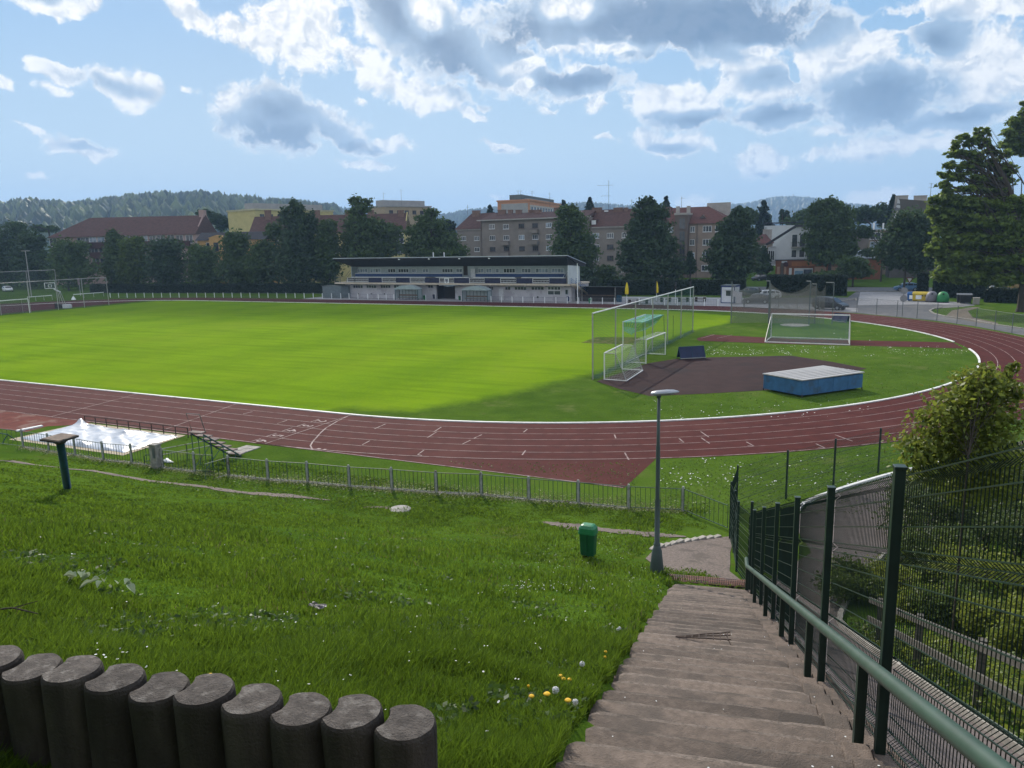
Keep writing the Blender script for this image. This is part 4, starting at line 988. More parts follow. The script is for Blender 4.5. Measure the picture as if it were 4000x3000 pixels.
# big portable goal on the javelin runway
q0, q1 = G(*crop(2900, 1050, 600)(410, 990)), G(*crop(2900, 1050, 600)(1535, 1015)); f0, f1 = G(*crop(2900, 1050, 600)(325, 1060)), G(*crop(2900, 1050, 600)(1545, 1102))
pg = thing('portable_goal', f0, 'full-size portable white goal turned away from the camera on the runway', 'goal'); h = V((0, 0, 2.44)); q1.y = q0.y+.05
for e, f in ((q0, f0), (q1, f1)):
    MB().bar(e, e+h, .09).build('post', m_goalw, pg); MB().bar(e+V((0, 0, .05)), f+V((0, 0, .05)), .08).build('ground_bar', m_goalw, pg)
    t_ = e+h+(f-e).normalized()*.55; MB().tube([e+h, t_, t_-V((0, 0, .25)), f+V((0, 0, .06))], .035, 8).build('net_bracket', m_alu, pg)
MB().bar(q0+h, q1+h, .10).build('crossbar', m_goalw, pg); MB().bar(f0+V((0, 0, .05)), f1+V((0, 0, .05)), .09).build('rear_bar', m_goalw, pg)
MB().bar(q0+V((0, 0, .05)), q1+V((0, 0, .05)), .09).build('ground_sill', m_goalw, pg)
b = MB(); o_ = (f0-q0).normalized()*.55; netquad(b, f0+V((0, 0, .08)), f1+V((0, 0, .08)), q1+o_+h-V((0, 0, .4)), q0+o_+h-V((0, 0, .4)), 14, 8, .2, (0, 1, 0))
for e, f in ((q0, f0), (q1, f1)): netquad(b, e+V((0, 0, .08)), f+V((0, 0, .08)), e+o_+h-V((0, 0, .4)), e+h-V((0, 0, .3)), 5, 6)
b.build('net', n_dgreen, pg, fix=False)
# throwing cage
Mc = crop(2900, 1050, 600)
tops = [G(2860, 1099, 5.), G(*Mc(398, 175), 5.0), G(*Mc(412, 221), 4.6), G(*Mc(985, 178), 5.), G(*Mc(1068, 219), 4.6), G(*Mc(1322, 197), 4.8)]
cg = thing('throwing_cage', G(*Mc(760, 812)), 'throwing cage with sagging brownish net on tall thin poles', 'throwing cage')
for i, t_ in enumerate(tops):
    MB().tube([(t_.x, t_.y, -.1), t_], .06, 10).build('pole', m_steelgrey, cg)
    if i in (1, 3, 4, 5): MB().bar(t_, t_+V((-.45 if i != 5 else -.85, -.1, .02)), .08).build('arm', m_alu, cg)
def cage_net(p, q, sagt=.9, top0=0., top1=0.):
    b = MB(); nu, nv = 14, 8; rows, uv = [], []; p0, q0_ = V((p.x, p.y, .05)), V((q.x, q.y, .05)); L = (q0_-p0).length
    for j in range(nv+1):
        row = []
        for i in range(nu+1):
            u = i/nu; zt = p.z*(1-u)+q.z*u-sagt*4*u*(1-u)-.15; c = p0.lerp(q0_, u); row.append((c.x, c.y, .05+(zt-.05)*j/nv))
        rows.append(row); uv.append([(L*i/nu, j*.6) for i in range(nu+1)])
    b.grid(rows, uv); return b
order = [tops[0], tops[2], tops[1], tops[3], tops[4]]
arm_end = tops[5]+V((-.85, -.1, 0))
for p, q, s in ((tops[0], tops[2], 1.1), (tops[1], tops[3], 1.2), (tops[2], tops[4], 1.), (tops[3], tops[4], .2), (tops[4], arm_end, .8)):
    cage_net(p, q, s).build('net', n_cage, cg, fix=False)
# high-jump landing mats under their steel cover
Bc = crop(2700, 1050, 800); c0, c1, c2 = G(*Bc(780, 1312)), G(*Bc(1195, 1392)), G(*Bc(1842, 1302)); c3 = c0+c2-c1
hj = thing('mat_shelter', c1, 'blue steel high jump mat cover with flat pale grey lid', 'mat cover')
m_bluesh = mat('blue_sheet', (.035, .115, .235), .6, .15, 2., c3=(.04, .085, .15), sc3=1.2, bump=.15); m_lid = mat('galvanised_lid', (.36, .345, .33), .5, .1, 1.5, metal=.15, stretch=(1, 6, 1))
quad = [c0, c1, c2, c3]; cen_ = sum(quad, V())/4
for i in range(4):
    p, q = quad[i], quad[(i+1) % 4]; t_ = (q-p).normalized(); b = MB(); b.bar(p+V((0, 0, .60)), q+V((0, 0, .60)), .05, .92)
    o = b.build('side_panel', m_bluesh, hj)
    n_ = max(2, int((q-p).length/1.25))
    for k in range(1, n_): e = p.lerp(q, k/n_); MB().bar(e+V((0, 0, .15)), e+V((0, 0, 1.05)), .07, .075).build('panel_rib', m_bluesh, o)
    MB().bar(p-V((0, 0, .02)), p+V((0, 0, .2)), .07).build('leg', m_dark, hj)
b = MB(); lid = [cen_+(c-cen_)*1.035 for c in quad]; zz = (1.10, 1.10, 1.13, 1.16); b.prism([l+V((0, 0, z)) for l, z in zip(lid, zz)], (0, 0, .06)); lid_o = b.build('lid', m_lid, hj)
b = MB()
for k in range(1, 8):
    p, q = lid[0].lerp(lid[1], k/8), lid[3].lerp(lid[2], k/8); b.bar(p+V((0, 0, 1.166)), q+V((0, 0, 1.206)), .05, .03)
b.build('lid_seam', m_lid, lid_o)
# blue A-boards
def aboard(p, q, h, lab):
    a = thing('trestle_board', p, lab, 'trestle board', 'blue trestle boards'); t_ = (q-p).normalized(); n_ = V((t_.y, -t_.x, 0))*.42; top = V((0, 0, h))
    b = MB(); b.prism([p+n_*.9+V((0, 0, .1)), q+n_*.9+V((0, 0, .1)), q+top, p+top], -n_.normalized()*.03); b.build('panel', mat('navy_panel', (.008, .016, .055), .5, .2, 3.), a)
    b = MB(); b.prism([p-n_*.9+V((0, 0, .1)), q-n_*.9+V((0, 0, .1)), q+top, p+top], n_.normalized()*.03); b.build('panel', MATS['navy_panel'], a)
    for k in (0, .5, 1):
        e = p.lerp(q, k)
        for s in (1, -1): MB().bar(e+n_*s, e+top, .04).build('leg', m_bluepole, a)
    MB().bar(p+n_+V((0, 0, .1)), q+n_+V((0, 0, .1)), .06).build('foot_rail', m_alu, a); MB().bar(p+top, q+top, .05).build('ridge', m_bluepole, a)
aboard(V((13.75, -8.6, 0)), V((15.55, -7.2, 0)), 1.05, 'dark blue trestle board on the edge of the jump fan')
aboard(V((23.7, 25.6, 0)), V((25.3, 24.2, 0)), 1.0, 'dark blue trestle board against the kerb behind the big portable goal')
# ================================================================ FAR SIDE OF THE TRACK
m_wallw = mat('stand_wall', (.42, .40, .42), .9, .06, 1., c3=(.33, .31, .33), sc3=.6)
m_wallup = mat('stand_upper_wall', (.36, .40, .42), .8, .08, 2., c3=(.30, .34, .36), sc3=.5)
m_slab = mat('slab_edge', (.50, .42, .33), .8, .1, 2.)
m_roofd = mat('stand_roof', (.022, .021, .024), .7, .2, 1., stretch=(6, 1, 1))
m_navy = mat('navy_sheet', (.016, .018, .045), .7, .3, 2.5, c3=(.03, .03, .06), sc3=1.5)
m_benchb = mat('blue_bench', (.02, .05, .14), .6, .15, 2.)
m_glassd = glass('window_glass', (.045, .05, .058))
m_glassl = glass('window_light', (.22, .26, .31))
m_framew = mat('window_frame', (.62, .62, .62), .6, .06, 3.)
m_framebr = mat('window_frame_brown', (.10, .075, .06), .7, .1, 3.)
m_doorw = mat('white_door', (.55, .55, .56), .6, .06, 3.)
m_greyw = mat('grey_sheet', (.16, .19, .20), .8, .12, 2.)
m_shelterroof = mat('shelter_perspex', (.30, .36, .36), .4, .1, 2.)
m_darkwood = mat('dark_boards', (.026, .020, .018), .8, .3, 4., stretch=(6, 6, 1))
m_lblue = mat('cabin_blue', (.015, .035, .12), .5, .1, 3.)
S1 = crop(1300, 980, 550); S2 = crop(1800, 980, 550)
SO = V((-68.3, 49.6, 0)); SU = V((49.45, -2.3, 0)).normalized(); SN = V((-SU.y, SU.x, 0)); SL = 49.5
def sp3(s, k, z): return SO+SU*s+SN*k+V((0, 0, z))
def on_stand(px, py, k):
    p = plane_pt(px, py, sp3(0, k, 0), SN); return (p-SO).dot(SU), p.z
st = thing('grandstand', sp3(25, 0, 0), 'long two-storey white grandstand with black cantilever roof across the pitch', 'grandstand')
def sbox(b, s0, s1, k0, k1, z0, z1):
    b.prism([sp3(s0, k0, z0), sp3(s1, k0, z0), sp3(s1, k1, z0), sp3(s0, k1, z0)], (0, 0, z1-z0)); return b
def S_build(name, m, *boxes, parent=None, **kw):
    b = MB()
    for q in boxes: sbox(b, *q)
    return b.build(name, m, parent or st, **kw)
s_pass0, _ = on_stand(*S1(1632, 740), 0); s_pass1, _ = on_stand(*S1(1925, 740), 0)
S_build('ground_wall', m_wallw, (0, s_pass0, 0, .3, 0, 2.72), (s_pass1, SL, 0, .3, 0, 2.72), (0, .3, .3, 7, 0, 2.72), (SL-.3, SL, .3, 7.2, 0, 2.72), (0, SL, 7, 7.2, 0, 2.72))
S_build('passage', m_darkwood, (s_pass0, s_pass1, 2.2, 2.4, 0, 2.7), (s_pass0-.02, s_pass0+.15, .3, 2.2, 0, 2.7), (s_pass1-.15, s_pass1+.02, .3, 2.2, 0, 2.7))
S_build('balcony_slab', m_slab, (-1.6, SL+.25, -1.25, 7., 2.74, 3.04))
b = MB()
for i in range(14): sbox(b, 2+i*3.55, 2.35+i*3.55, -1.0, 0, 2.55, 2.735)
b.build('brackets', m_wallw, st)
# terraces
S_build('terrace', m_conc, (0, SL-.2, .4, 3.0, 3.04, 3.45), (0, SL-.2, 1.5, 3.0, 3.45, 3.9))
S_build('upper_wall', m_wallup, (0.9, SL-.2, 3.0, 3.2, 3.04, 5.91))
b = MB(); b.prism([sp3(SL, -1.15, 3.04), sp3(SL, 3.4, 3.04), sp3(SL, 3.4, 5.86), sp3(SL, -1.15, 6.12)], -SU*.15); b.build('end_wall', mat('end_wall_white', (.50, .52, .52), .8, .06, 1.), st)
b = MB(); b.prism([sp3(SL-.03, -1.2, 6.13), sp3(SL-.03, 3.4, 5.87), sp3(SL-.03, 3.3, 5.95), sp3(SL-.03, -1.6, 7.28)], -SU*.1); b.build('gable_board', m_roofd, st)
b = MB(); b.prism([sp3(.75, 1.2, 3.04), sp3(.75, 3.2, 3.04), sp3(.75, 3.2, 5.9), sp3(.75, 1.2, 6.0)], SU*.15); b.build('end_screen', m_wallup, st)
b = MB(); sec = [(-2.3, 7.52), (-2.3, 7.78), (5.2, 6.22), (5.2, 5.75), (3.25, 5.92)]
b.prism([sp3(-.6, k, z) for k, z in sec], SU*(SL+1.)); rf_ = b.build('roof', m_roofd, st)
b = MB(); b.prism([sp3(-.62, -2.34, 7.70), sp3(SL+.42, -2.34, 7.70), sp3(SL+.42, -2.29, 7.70), sp3(-.62, -2.29, 7.70)], (0, 0, .11))
b.prism([sp3(SL+.405, -2.34, 7.70), sp3(SL+.405, 5.2, 6.14), sp3(SL+.405, 5.2, 6.24), sp3(SL+.405, -2.34, 7.81)], SU*.05); b.build('roof_edge', mat('roof_edge_metal', (.45, .48, .52), .4, .08, 2., metal=.3), rf_)
for x, y in ((1580, 45), (1750, 45)):
    s, z = on_stand(*S1(x, 90), 1.); MB().tube([sp3(s, 1., 6.8), sp3(s, 1., 8.55)], .10, 10).build('flue', m_white, rf_)
b = MB()
for x, y in ((1040, 122), (1512, 120), (1988, 114)): s, z = on_stand(*S1(x, y), -2.2); b.box(sp3(s, -2.2, 7.45), (.3, .2, .2))
for x, y in ((445, 105),): s, z = on_stand(*S2(x, y), -2.2); b.box(sp3(s, -2.2, 7.45), (.3, .2, .2))
b.build('floodlights', m_white, rf_)
# seats: two blue rows and white handrail tops
for (x0, x1, cr) in ((355, 2035, S1), ):
    s0, _ = on_stand(*cr(x0, 362), 1.6); s1, _ = on_stand(*cr(x1, 362), 1.6)
    S_build('bench_row', m_benchb, (s0, s1, 1.5, 1.58, 4.05, 4.62)); S_build('bench_top', m_framew, (s0, s1, 1.45, 1.62, 4.63, 4.72))
s0, _ = on_stand(*S2(235, 365), 1.6); s1, _ = on_stand(*S2(1645, 365), 1.6)
S_build('bench_row', m_benchb, (s0, s1, 1.5, 1.58, 4.05, 4.62)); S_build('bench_top', m_framew, (s0, s1, 1.45, 1.62, 4.63, 4.72))
# parapet: bays of white rails alternating with navy sheeting
def bay(cr, x0, x1, kind):
    s0, _ = on_stand(*cr(x0, 460), -1.1); s1, _ = on_stand(*cr(x1, 460), -1.1)
    if kind == 'n': S_build('navy_sheet', m_navy, (s0, s1, -1.13, -1.09, 3.1, 3.98))
    else:
        b = MB()
        for z in (3.16, 3.26, 3.62, 3.90): b.bar(sp3(s0, -1.1, z), sp3(s1, -1.1, z), .05, .05)
        n = int((s1-s0)/.28)
        for i in range(n+1): b.bar(sp3(s0+(s1-s0)*i/n, -1.1, 3.26), sp3(s0+(s1-s0)*i/n, -1.1, 3.62), .03)
        for e in (s0, s1): b.bar(sp3(e, -1.1, 3.04), sp3(e, -1.1, 4.0), .06)
        b.build('white_railing', m_framew, st)
        S_build('rail_backing', m_darkwood, (s0, s1, -.95, -.92, 3.1, 3.9))
for x0, x1, k in ((230, 345, 'w'), (345, 560, 'w'), (560, 775, 'n'), (775, 990, 'w'), (990, 1215, 'n'), (1215, 1445, 'w'), (1445, 1675, 'n'), (1675, 1905, 'w'), (1905, 2145, 'n')): bay(S1, x0, x1, k)
for x0, x1, k in ((135, 375, 'w'), (375, 625, 'n'), (625, 872, 'w'), (872, 1130, 'n'), (1130, 1390, 'w'), (1390, 1660, 'n')): bay(S2, x0, x1, k)
for cr, x0, x1 in ((S1, 310, 1460), (S1, 1620, 2135), (S2, 200, 850), (S2, 955, 1625)):
    s0, _ = on_stand(*cr(x0, 405), -1.1); s1, _ = on_stand(*cr(x1, 405), -1.1); S_build('parapet_top', m_framew, (s0, s1, -1.2, -1.0, 4.03, 4.13))
b = MB()
for z in (3.3, 3.6, 3.9, 4.1): b.bar(sp3(-1.5, -1.15, z), sp3(-.1, -1.15, z), .04); b.bar(sp3(-1.5, -1.15, z), sp3(-1.5, 2, z), .04)
for s in (-1.5, -.1): b.bar(sp3(s, -1.15, 3.04), sp3(s, -1.15, 4.12), .06)
b.build('end_railing', m_steelgrey, st)
b = MB(); b.tube([sp3(.1, .3, 3.6), sp3(.1, 1.5, 4.6), sp3(.1, 2.6, 5.2)], .04, 8); b.tube([sp3(.1, .3, 4.2), sp3(.1, 1.5, 5.2)], .04, 8); b.build('stair_rail', m_steelgrey, st)
b = MB()
for dy in (0, .45): b.tube([sp3(SL-1.9+dy, .2, 3.5), sp3(SL-1.9+dy, 1.2, 4.4), sp3(SL-1.1+dy, 2.8, 6.0)], .04, 8)
b.build('stair_rail', m_framew, st)
# club banner: white sheet with a dark striped shield
s0, z0 = on_stand(*S1(1757, 512), -1.2); s1, z1 = on_stand(*S1(1823, 428), -1.2)
bnr = S_build('banner', m_white, (s0, s1, -1.24, -1.20, z0, z1)); b = MB(); w = (s1-s0)
for i in range(5):
    a = s0+w*(.20+.13*i); lo = z0+(z1-z0)*(.32, .16, .10, .16, .32)[i]
    b.prism([sp3(a, -1.25, lo), sp3(a+w*.075, -1.25, lo), sp3(a+w*.075, -1.25, z0+(z1-z0)*.86), sp3(a, -1.25, z0+(z1-z0)*.86)], -SN*.012)
b.prism([sp3(s0+w*.18, -1.25, z0+(z1-z0)*.80), sp3(s0+w*.82, -1.25, z0+(z1-z0)*.80), sp3(s0+w*.82, -1.25, z0+(z1-z0)*.88), sp3(s0+w*.18, -1.25, z0+(z1-z0)*.88)], -SN*.02)
b.prism([sp3(s0+w*.33, -1.25, z0+(z1-z0)*.46), sp3(s0+w*.67, -1.25, z0+(z1-z0)*.46), sp3(s0+w*.67, -1.25, z0+(z1-z0)*.56), sp3(s0+w*.33, -1.25, z0+(z1-z0)*.56)], -SN*.02)
b.build('shield_emblem', mat('emblem_navy', (.01, .012, .035), .6, .1, 3.), bnr)
b = MB(); s, z = on_stand(*S1(1830, 540), -1.3); b.prism([sp3(s-2.2, -1.0, 2.72), sp3(s, -1.9, 2.42), sp3(s+2.2, -1.0, 2.72)], (0, 0, .06)); b.build('entrance_canopy', m_greyw, st)
# windows of the stand
def swin(cr, x0, y0, x1, y1, k, n, fr, gl, depth=.08):
    s0, z1 = on_stand(*cr(x0, y0), k); s1, _ = on_stand(*cr(x1, y0), k); z0 = z1-(y1-y0)*.2486*CF**0*(abs(on_stand(*cr(x0, y0), k)[1]-on_stand(*cr(x0, y1), k)[1])/max(1e-6, (y1-y0)*.2486))
    b = MB(); t = .07
    sbox(b, s0, s1, k-depth, k-.005, z0, z0+t); sbox(b, s0, s1, k-depth, k-.005, z1-t, z1)
    for i in range(n+1): e = s0+(s1-s0)*i/n; sbox(b, e-t/2, e+t/2, k-depth+.002, k-.006, z0+t, z1-t)
    w_ = b.build('window', fr, st); g = MB(); sbox(g, s0+t/2, s1-t/2, k-depth*.5, k-.012, z0+t/2, z1-t/2); g.build('pane', gl, w_)
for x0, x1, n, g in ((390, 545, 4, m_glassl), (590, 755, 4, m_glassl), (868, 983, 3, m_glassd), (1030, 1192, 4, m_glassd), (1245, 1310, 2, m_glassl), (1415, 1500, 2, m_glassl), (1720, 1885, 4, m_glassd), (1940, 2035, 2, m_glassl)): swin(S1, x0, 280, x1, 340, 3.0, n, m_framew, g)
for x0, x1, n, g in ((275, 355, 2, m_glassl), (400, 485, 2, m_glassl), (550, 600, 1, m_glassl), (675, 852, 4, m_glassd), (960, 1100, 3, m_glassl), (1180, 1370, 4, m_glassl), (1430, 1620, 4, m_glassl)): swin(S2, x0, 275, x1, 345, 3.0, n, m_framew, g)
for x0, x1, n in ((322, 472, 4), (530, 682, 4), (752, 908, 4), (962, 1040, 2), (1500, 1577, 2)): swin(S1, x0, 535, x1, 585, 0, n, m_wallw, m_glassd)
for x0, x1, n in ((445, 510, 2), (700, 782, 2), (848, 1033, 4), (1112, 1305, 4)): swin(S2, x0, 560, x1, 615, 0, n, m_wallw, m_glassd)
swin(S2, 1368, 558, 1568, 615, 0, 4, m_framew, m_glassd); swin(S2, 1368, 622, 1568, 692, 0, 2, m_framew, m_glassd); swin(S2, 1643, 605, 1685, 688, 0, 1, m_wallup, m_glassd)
def sdoor(cr, x0, x1, zb, h, k, m, name='door'):
    s0, _ = on_stand(*cr(x0, 600), k); s1, _ = on_stand(*cr(x1, 600), k); o = S_build(name, m, (s0, s1, k-.07, k-.01, zb, zb+h)); MB().box(sp3(s1-.15, k-.10, zb+1.), (.12, .05, .05)).build('handle', m_dark, o)
sdoor(S2, 600, 668, 0, 2.05, 0, m_doorw); sdoor(S1, 2068, 2128, 4.3, 1.9, 3.0, m_framebr); sdoor(S2, 55, 115, 4.3, 1.9, 3.0, m_framebr); sdoor(S2, 168, 235, 3.7, 1.8, 2.3, m_doorw)
b = MB(); b.prism([sp3(SL+.005, 1.6, 0), sp3(SL+.005, 2.5, 0), sp3(SL+.005, 2.5, 2.1), sp3(SL+.005, 1.6, 2.1)], SU*.04); b.build('door', m_dark, st)
# outside stair on the gable
b = MB(); b.prism([sp3(SL+.3, -.9, 2.8), sp3(SL+.3, -.9, 3.04), sp3(SL+.3, 6.6, .2), sp3(SL+.3, 6.6, 0), sp3(SL+.3, 6.2, 0)], SU*1.0); b.build('outside_stair', m_slab, st)
b = MB()
for s in (SL+.35, SL+1.25):
    for dz in (.35, .65, .95): b.bar(sp3(s, -.9, 3.04+dz), sp3(s, 6.6, .2+dz), .05)
    for i in range(5): b.bar(sp3(s, -.9+i*1.87, 3.04-i*.71), sp3(s, -.9+i*1.87, 4.0-i*.71), .05)
b.build('outside_stair_rail', mat('stair_rail_blue', (.10, .16, .30), .5, .1, 3.), st)
b = MB()
for x in (400, 608, 815): s, z = on_stand(*S1(x, 675), 0); b.box(sp3(s, -.06, z), (.25, .12, .18))
s, z = on_stand(*S2(1210, 727), 0); b.box(sp3(s, -.06, z), (.25, .12, .3)); b.build('wall_boxes', m_dark, st)
# dugouts
def dugout(px0, px1, base, lab):
    a = G(*base); dug = thing('team_shelter', a, lab, 'dugout', 'team shelters by the grandstand')
    o = V((a.x, a.y, 0)); L = px1-px0; dd = 1.3
    def P(s, k, z): return o+SU*s+SN*k+V((0, 0, z))
    arc = [(L*i/12, 2.0+.75*math.sin(math.pi*i/12)**.8) for i in range(13)]
    b = MB(); b.grid([[P(-.12+s*(L+.24)/L, -.25, z) for s, z in arc], [P(-.12+s*(L+.24)/L, dd+.1, z) for s, z in arc]])
    b.grid([[P(-.12+s*(L+.24)/L, -.25, z) for s, z in arc], [P(-.12+s*(L+.24)/L, -.25, 1.98) for s, z in arc]]); b.build('roof', m_shelterroof, dug, smooth=False)
    for k in (0, dd):
        for i in range(8 if k else 2):
            s = L*i/(7 if k else 1); MB().bar(P(s, k, 0), P(s, k, 2.0), .09 if i in (0, 7) or not k else .06).build('post', m_teal, dug)
    b = MB()
    for k in (0, dd): b.bar(P(0, k, 1.98), P(L, k, 1.98), .09)
    b.build('top_beam', m_teal, dug)
    b = MB()
    for i in range(7): b.prism([P(L*i/7+.06, dd, .25), P(L*(i+1)/7-.06, dd, .25), P(L*(i+1)/7-.06, dd, 1.9), P(L*i/7+.06, dd, 1.9)], SN*.02)
    for s in (0, L): b.prism([P(s, .05, .25), P(s, dd, .25), P(s, dd, 1.9), P(s, .05, 1.9)], SU*.02)
    b.build('perspex_panels', clear('perspex', (.40, .47, .48), .55), dug)
    b = MB(); b.bar(P(.1, .9, .45), P(L-.1, .9, .45), .4, .06); b.build('bench', m_ply, dug); b = MB(); b.bar(P(.1, 1.15, .85), P(L-.1, 1.15, .85), .05, .25); b.build('bench_back', m_ply, dug)
dugout(0, 5.15, S1(985, 770), 'arched team shelter in front of the left half of the grandstand')
dugout(0, 5.15, S2(30, 795), 'arched team shelter beside the dark passage of the grandstand')
# white-post railing round the far side
ff = thing('spectator_railing', (-20, 43.5, 0), 'low railing with white posts and thin bars along the far side of the track', 'railing')
fp = [V((-9.9+2.05*i, 43.9, 0)) for i in range(8)]
fpts = [V((x, y, 0)) for x, y in [(-67.1, 46.6), (-65., 46.5), (-62.8, 46.4), (-60.3, 46.2), (-57.7, 46.0), (-55.8, 45.9), (-54., 45.8)]]
fpts2 = [V((-32.5+2.04*i, 44.1-.03*i, 0)) for i in range(20)]
left_ = [V((-126+(-67.1+126)*i/26, 40.0+6.6*math.sin(math.pi/2*i/26), 0)) for i in range(26)]+fpts
postb = MB().box((0, 0, .52), (.10, .10, 1.04)); pproto = postb.build('post', m_white, ff, local=True); first_ = True
barrun = MB()
for run in (left_, fpts2):
    for i, p in enumerate(run):
        o = pproto if first_ else pproto.copy()
        if not first_: COL.objects.link(o); o.parent = ff
        first_ = False; o.location = p-ff.location
        if i+1 < len(run):
            q = run[i+1]
            for z in (.18, .95): barrun.bar(p+V((0, 0, z)), q+V((0, 0, z)), .035)
            if run is fpts2:
                for k in range(1, 9): e = p.lerp(q, k/9); barrun.bar(e+V((0, 0, .18)), e+V((0, 0, .95)), .02)
barrun.build('rails', m_steelgrey, ff)
sheet('stand_forecourt', [(-75, 44.3), (-30, 44.0), (6, 43.6), (14, 42.5), (16, 52), (8, 60), (-22, 60), (-75, 60)], .008, m_pave)
# flagpole, litter bins, steel container, kiosk
fl = G(*S2(1835, 830)); b = MB(); b.tube([fl, fl+V((0, 0, 6.5))], .07, 10); b.tube([fl, fl+V((0, 0, .4))], .12, 10); tag(b.build('flagpole', m_white, None, fl), 'plain white flagpole by the end of the grandstand', 'flagpole')
def smallbin(p, lab, m, h=.8, post=True):
    t = thing('rubbish_bin', p, lab, 'rubbish bin', 'bins along the far railing'); b = MB(); b.lathe(p, [(.20, .12), (.25, h), (.27, h), (.27, h+.06), (.05, h+.10)], 14); b.build('body', m, t); MB().box((p.x+.3, p.y, .5), (.08, .08, 1.)).build('post', m_white, t)
smallbin(G(*S1(1440, 775)), 'green rubbish bin on a white post between the first shelter and the passage', m_bindark)
smallbin(G(*S1(1995, 785)), 'green rubbish bin on a white post at the mouth of the passage', m_bindark)
smallbin(G(*S2(2030, 832)), 'green rubbish bin in front of the dark kiosk', m_binlid)
smallbin(G(*S1(1590, 760)), 'navy rubbish bin against the white stand wall', m_navy)
smallbin(G(*S2(1685, 800)), 'blue rubbish bin near the corner of the white stand wall', m_lblue)
cp = G(*crop(900, 700, 1000)(785, 1028)); cn = thing('steel_container', cp, 'grey-green steel container beside the left end of the grandstand', 'container')
b = MB(); b.box((cp.x+2.6, cp.y+1.6, 1.15), (5.0, 2.6, 2.3), -.1); b.build('body', m_greyw, cn); b = MB()
for i in range(12): b.box((cp.x+.35+i*.42, cp.y+.27-.042*i, 1.15), (.06, .05, 2.1), -.1)
b.build('corrugation', m_greyw, cn); MB().box((cp.x+2.6, cp.y+1.6, 2.34), (5.15, 2.75, .08), -.1).build('lid', m_steelgrey, cn)
N_ = crop(2250, 1060, 600)
ka = G(*N_(60, 432)); kz = thing('refreshment_kiosk', ka, 'low black-boarded refreshment kiosk with open counter and thin roof', 'kiosk'); L = 6.4
kp_ = lambda s, k, z: V((ka.x, ka.y, 0))+SU*s+SN*k+V((0, 0, z))
b = MB(); b.prism([kp_(0, 0, 0), kp_(L, 0, 0), kp_(L, .1, 0), kp_(0, .1, 0)], (0, 0, 1.05)); b.prism([kp_(0, 2.6, 0), kp_(L, 2.6, 0), kp_(L, 2.7, 0), kp_(0, 2.7, 0)], (0, 0, 2.3)); b.prism([kp_(0, .1, 0), kp_(.1, .1, 0), kp_(.1, 2.6, 0), kp_(0, 2.6, 0)], (0, 0, 2.3)); b.build('boarded_walls', m_darkwood, kz)
b = MB(); b.bar(kp_(0, -.05, 1.08), kp_(L, -.05, 1.08), .35, .06); b.build('counter', m_ply, kz)
b = MB(); b.prism([kp_(-.3, -.7, 2.52), kp_(L+.2, -.7, 2.52), kp_(L+1.3, 3.0, 2.25), kp_(-.3, 3.0, 2.25)], (0, 0, .09)); b.build('roof', m_steelgrey, kz)
for s in (.35, L-.1): MB().bar(kp_(s, 0, 0), kp_(s, 0, 2.45), .09).build('post', m_wpost, kz)
MB().box(kp_(L+.5, .3, .55), (.7, .7, 1.1)).build('side_crate', m_bluepole, kz)
# closed parasols
def parasol(b0, lab, side):
    t = thing('closed_parasol', b0, lab, 'parasol', 'closed yellow and black parasols'); MB().tube([b0, b0+V((0, 0, 3.3))], .035, 8).build('pole', m_white, t)
    for nm, m_, a0, a1 in (('yellow_canopy', mat('parasol_yellow', (.62, .46, .02), .7, .12, 4.), -60+side, 170+side), ('black_canopy', mat('parasol_black', (.03, .03, .028), .7, .2, 4.), 170+side, 300+side)):
        b = MB(); rows = []
        for z, r in ((1.35, .16), (1.5, .27), (2.2, .25), (2.9, .16), (3.25, .05), (3.32, .02)): rows.append([b0+V((r*(1+.18*math.cos(k*4.2))*math.cos(R_(a0+(a1-a0)*k/10)), r*(1+.18*math.cos(k*4.2))*math.sin(R_(a0+(a1-a0)*k/10)), z)) for k in range(11)])
        b.grid(rows); b.build(nm, m_, t)
    MB().lathe(b0, [(.28, 0), (.28, .08), (.08, .12)], 12).build('foot', m_conc, t)
parasol(G(*N_(732, 452)), 'closed yellow parasol beside the dark kiosk', -90); parasol(G(*N_(1160, 432)), 'closed yellow and black parasol among the beer tables', -20)
def btable(p, lab, rz=.1):
    t = thing('picnic_table', p, lab, 'table', 'outdoor tables by the kiosk'); m3 = Matrix.Rotation(rz, 3, 'Z'); q = lambda x, y, z: p+m3 @ V((x, y, z))
    MB().box(p+V((0, 0, .74)), (1.8, .75, .05), rz).build('table_top', m_conc, t)
    for s in (-.65, .65): MB().bar(q(s, 0, 0), q(s, 0, .72), .12, .4).build('leg', m_darkwood, t)
    for s in (-.65, .65): MB().box(q(0, s, .45), (1.8, .28, .05), rz).build('bench', m_ply, t); MB().bar(q(-.6, s, 0), q(-.6, s, .43), .08).build('bench_leg', m_darkwood, t); MB().bar(q(.6, s, 0), q(.6, s, .43), .08).build('bench_leg', m_darkwood, t)
for (x, y), lab in (((830, 470), 'pale-topped table beside the first closed parasol, nearest the kiosk'), ((960, 465), 'pale-topped table between the two closed parasols'), ((1290, 440), 'pale-topped table just past the second closed parasol'), ((1545, 440), 'pale-topped table behind the far poles of the ball-stop net'), ((1790, 435), 'pale-topped table nearest the white cabin')): btable(G(*N_(x, y)), lab)
for (x, y), lab in (((1430, 460), 'black lamp standard with white pole behind the beer tables'), ((1645, 440), 'black lamp standard nearest the white cabin')):
    p = G(*N_(x, y)); t = thing('patio_lamp', p, lab, 'lamp', 'patio lamps'); MB().tube([p, p+V((0, 0, 2.2))], .04, 8).build('pole', m_white, t); MB().lathe(p+V((0, 0, 2.2)), [(.05, 0), (.16, .2), (.12, .9), (.2, 1.), (.05, 1.15)], 10).build('lantern', m_dark, t)
